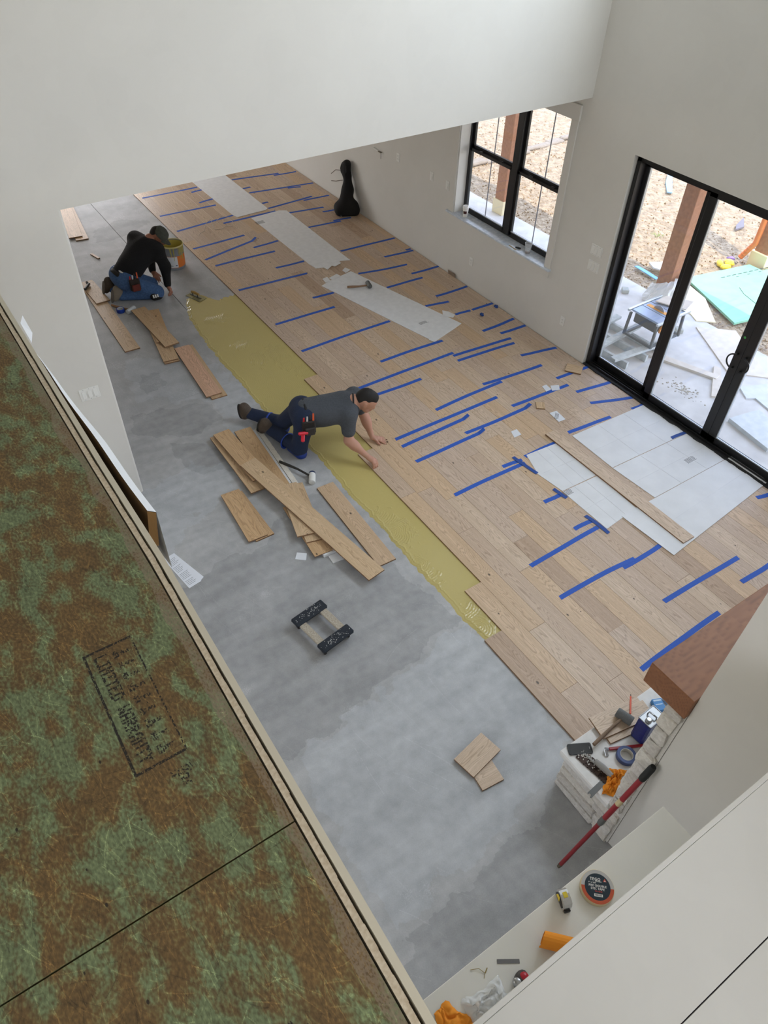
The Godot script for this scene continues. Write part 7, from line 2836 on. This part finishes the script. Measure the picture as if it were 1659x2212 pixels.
func build_hearth_items() -> void:
	var y := 0.43
	for q in [[2.765, 0.4622, -1.095, 0.40, 0.165, 1.40, 2, "oak offcut on top under the hearth mallet"], [2.79, 0.4463, -1.055, 0.40, 0.178, 1.40, 4, "oak offcut beneath the other on the hearth"]]:
		var am := plank_mesh(q[3], q[4], 0.0155, oak[q[6]][0], 0.2 * q[6], false)
		var o := put("oak_offcut", am, self)
		o.position = Vector3(q[0], q[1], q[2])
		o.rotation.y = q[5]
		tag(o, q[7], "board")
	var pc := thing("carpenter_pencil", "flat orange carpenter pencil on the hearth offcut", "pencil", Vector3(2.885, 0.4632, -1.12), 0.0)
	var ms := Msh.new()
	ms.bar(Vector3(0.054, 0.004, -0.048), Vector3(-0.05, 0.004, 0.045), 0.011, 0.007, 0.002)
	part("shaft", ms, mat(rgb(212, 84, 48), 0.5), pc)
	ms = Msh.new()
	ms.bar(Vector3(0.066, 0.004, -0.059), Vector3(0.054, 0.004, -0.048), 0.005, 0.004, 0.001)
	part("tip", ms, mat(rgb(60, 50, 44), 0.6), pc)
	# blue metal can
	var c := thing("solvent_can", "dark blue metal can with a silver top on the hearth", "can", Vector3(2.808, y, -0.936), 0.05)
	ms = Msh.new()
	ms.bx(0, 0.12, 0, 0.146, 0.235, 0.098, 0.014)
	part("can_body", ms, mottled(rgb(18, 28, 92), rgb(30, 42, 118), 143, 0.05, 0.35, 3.0), c)
	ms = Msh.new()
	for s in [-1, 1]:
		ms.bx(0, 0.2395, s * 0.047, 0.15, 0.007, 0.006, 0.002)
		ms.bx(s * 0.072, 0.2395, 0, 0.006, 0.007, 0.1, 0.002)
	ms.bx(0, 0.2375, 0, 0.142, 0.003, 0.094)
	part("can_top", ms, mat(rgb(150, 152, 154), 0.38, 0.8), c)
	ms = Msh.new()
	ms.tube([Vector3(-0.005, 0.24, -0.03), Vector3(-0.003, 0.263, -0.027), Vector3(0.0, 0.266, 0.0), Vector3(0.003, 0.263, 0.027), Vector3(0.005, 0.24, 0.03)], 0.007, 8, true, 0.6)
	part("carry_handle", ms, mat(rgb(150, 152, 154), 0.25, 0.9), c)
	ms = Msh.new()
	ms.lathe(frame(Vector3(-0.043, 0.239, 0.006)), [Vector2(0.021, 0.0), Vector2(0.021, 0.006), Vector2(0.018, 0.008), Vector2(0.016, 0.022), Vector2(0.013, 0.024), Vector2(0, 0.024)], 20)
	part("screw_cap", ms, mat(rgb(176, 178, 180), 0.3, 0.6), c)
	# small blue box and a nozzle
	var bb := thing("blue_box", "small light blue carton behind the can on the hearth", "box", Vector3(3.055, y, -1.018), -0.42)
	ms = Msh.new()
	ms.bx(0, 0.02, 0, 0.07, 0.04, 0.088, 0.002)
	part("carton", ms, mat(rgb(70, 140, 206), 0.5), bb)
	ms = Msh.new()
	ms.bx(0, 0.0404, 0.0, 0.05, 0.001, 0.006)
	ms.bx(0.0, 0.0404, -0.03, 0.055, 0.001, 0.012)
	part("print", ms, mat(rgb(196, 220, 240), 0.5), bb)
	var nz := thing("caulk_nozzle", "silver pointed nozzle lying beside the blue carton", "nozzle", Vector3(3.13, y, -1.0), 0.0)
	ms = Msh.new()
	ms.tube([Vector3(-0.01, 0.014, -0.045), Vector3(0.0, 0.014, 0.0), Vector3(0.008, 0.008, 0.045)], [0.013, 0.011, 0.003], 12)
	part("cone", ms, M.alu, nz)
	# pry bar
	var pb := thing("pry_bar", "red pry bar with a bare steel hook on the hearth", "pry bar", Vector3(2.62, y, -0.94), 0.0)
	ms = Msh.new()
	ms.bar(Vector3(-0.08, 0.012, -0.042), Vector3(0.135, 0.012, 0.066), 0.02, 0.014, 0.004)
	part("bar", ms, mat(rgb(150, 28, 34), 0.4), pb)
	ms = Msh.new()
	ms.bar(Vector3(-0.082, 0.012, -0.043), Vector3(-0.108, 0.028, -0.052), 0.02, 0.012, 0.003)
	ms.bar(Vector3(-0.108, 0.028, -0.052), Vector3(-0.122, 0.006, -0.012), 0.022, 0.009, 0.003)
	part("hook", ms, M.steel, pb)
	roll_of_tape("grey-blue masking tape roll lying on the hearth", Vector3(2.597, y, -0.885), 0.063, 0.039, 0.038, mat(rgb(70, 86, 132), 0.55), mat(rgb(200, 196, 188), 0.8))
	# flat trowel with dried crumbs
	var tr := thing("flat_trowel", "flat trowel speckled with dried black and white mortar on the hearth", "trowel", Vector3(2.385, y, -0.935), 0.13)
	ms = Msh.new()
	ms.bx(-0.005, 0.006, 0.0, 0.085, 0.003, 0.27, 0.001)
	var pl := part("plate", ms, mat(rgb(66, 48, 40), 0.7), tr)
	for cc in [[rgb(222, 220, 214), 0.012, -0.06], [rgb(46, 34, 30), -0.02, 0.03]]:
		var sp := Msh.new()
		var rng := RandomNumberGenerator.new()
		rng.seed = int(cc[0].r * 255)
		for k in 130:
			var q := Vector3(clampf(rng.randfn(cc[1], 0.02), -0.046, 0.036), 0.008, clampf(rng.randfn(cc[2], 0.055), -0.13, 0.13))
			sp.ball(frame(q, rng.randf() * 6), Vector3(0.0045, 0.0018, 0.003) * rng.randf_range(0.5, 1.7), 5)
		var spo := part("mortar_crumbs", sp, mat(cc[0], 0.9), pl)
		spo.set_meta("kind", "stuff")
	ms = Msh.new()
	ms.bx(0.012, 0.012, -0.01, 0.014, 0.01, 0.2, 0.003)
	ms.tube([Vector3(0.012, 0.04, -0.03), Vector3(0.012, 0.045, 0.03), Vector3(0.012, 0.04, 0.1)], [0.015, 0.018, 0.015], 12)
	part("handle", ms, mat(rgb(140, 138, 134), 0.5), tr)
	cloth_piece("cleaning_cloth", "crumpled orange cloth at the corner of the hearth", Vector3(2.40, y, -0.79), [Vector2(0.05, -0.09), Vector2(0.13, -0.03), Vector2(-0.07, 0.055), Vector2(-0.12, -0.01)], 0.075, 403, mat(rgb(228, 142, 36), 0.95))
	var fb := thing("flat_bar", "dark flat steel bar poking out from under the orange cloth", "bar", Vector3(2.275, y, -0.83), 0.0)
	ms = Msh.new()
	ms.slab(p2([[-0.062, -0.012], [-0.05, -0.011], [-0.046, -0.004], [-0.05, 0.004], [-0.066, 0.009], [-0.062, 0.018], [0.08, 0.0], [0.072, -0.032], [-0.058, -0.02]]), 0.001, 0.005)
	part("blade", ms, mat(rgb(86, 86, 84), 0.45, 0.6), fb)
	# phone
	var ph := thing("smartphone", "black smartphone lying at the corner of the hearth slab", "phone", Vector3(2.385, y, -1.088), -0.50)
	ms = Msh.new()
	var rp := []
	for q in [[0.068, 0.026, 0.0], [-0.068, 0.026, PI / 2], [-0.068, -0.026, PI], [0.068, -0.026, PI * 1.5]]:
		for k in 5:
			var a: float = q[2] + PI / 2 * k / 4
			rp.append([q[0] + cos(a) * 0.012, q[1] + sin(a) * 0.012])
	ms.slab(p2(rp), 0.0005, 0.0095)
	part("case", ms, mat(rgb(20, 22, 24), 0.55), ph)
	ms = Msh.new()
	ms.bx(0, 0.0096, 0, 0.144, 0.0006, 0.066)
	var scr := part("screen", ms, mat(rgb(36, 38, 40), 0.1), ph)
	ms = Msh.new()
	ms.bx(0.064, 0.0101, 0.0, 0.004, 0.0004, 0.018)
	part("speaker_slot", ms, mat(rgb(150, 152, 154), 0.4), scr)
	# leaning extension pole
	var A := Vector3(1.927, 0.012, -0.686)
	var B := Vector3(2.272, 1.135, -0.622)
	var pole := thing("extension_pole", "red telescopic pole leaning on the fireplace stone", "pole", Vector3(1.927, 0, -0.686))
	var at := func(t: float) -> Vector3: return A.lerp(B, t) - pole.position
	ms = Msh.new()
	ms.tube([at.call(0.03), at.call(0.485)], 0.0135, 12)
	part("inner_tube", ms, mat(rgb(130, 22, 32), 0.35), pole)
	ms = Msh.new()
	ms.tube([at.call(0.0), at.call(0.03)], [0.011, 0.014], 12)
	part("threaded_tip", ms, mat(rgb(84, 76, 60), 0.6), pole)
	ms = Msh.new()
	ms.tube([at.call(0.47), at.call(0.485), at.call(0.515), at.call(0.53)], [0.016, 0.019, 0.019, 0.016], 12)
	part("locking_collar", ms, mat(rgb(92, 94, 92), 0.5), pole)
	ms = Msh.new()
	ms.tube([at.call(0.525), at.call(0.9)], 0.0165, 12)
	var ot := part("outer_tube", ms, mat(rgb(142, 24, 36), 0.35), pole)
	ms = Msh.new()
	ms.tube([at.call(0.66), at.call(0.705)], 0.0169, 12, false)
	part("paint_patch", ms, mottled(rgb(182, 164, 122), rgb(206, 192, 156), 144, 0.1, 0.8, 10.0), ot)
	ms = Msh.new()
	ms.tube([at.call(0.89), at.call(0.905), at.call(0.985), at.call(1.0)], [0.019, 0.021, 0.021, 0.017], 12)
	part("grip", ms, mat(rgb(30, 32, 32), 0.8), pole)
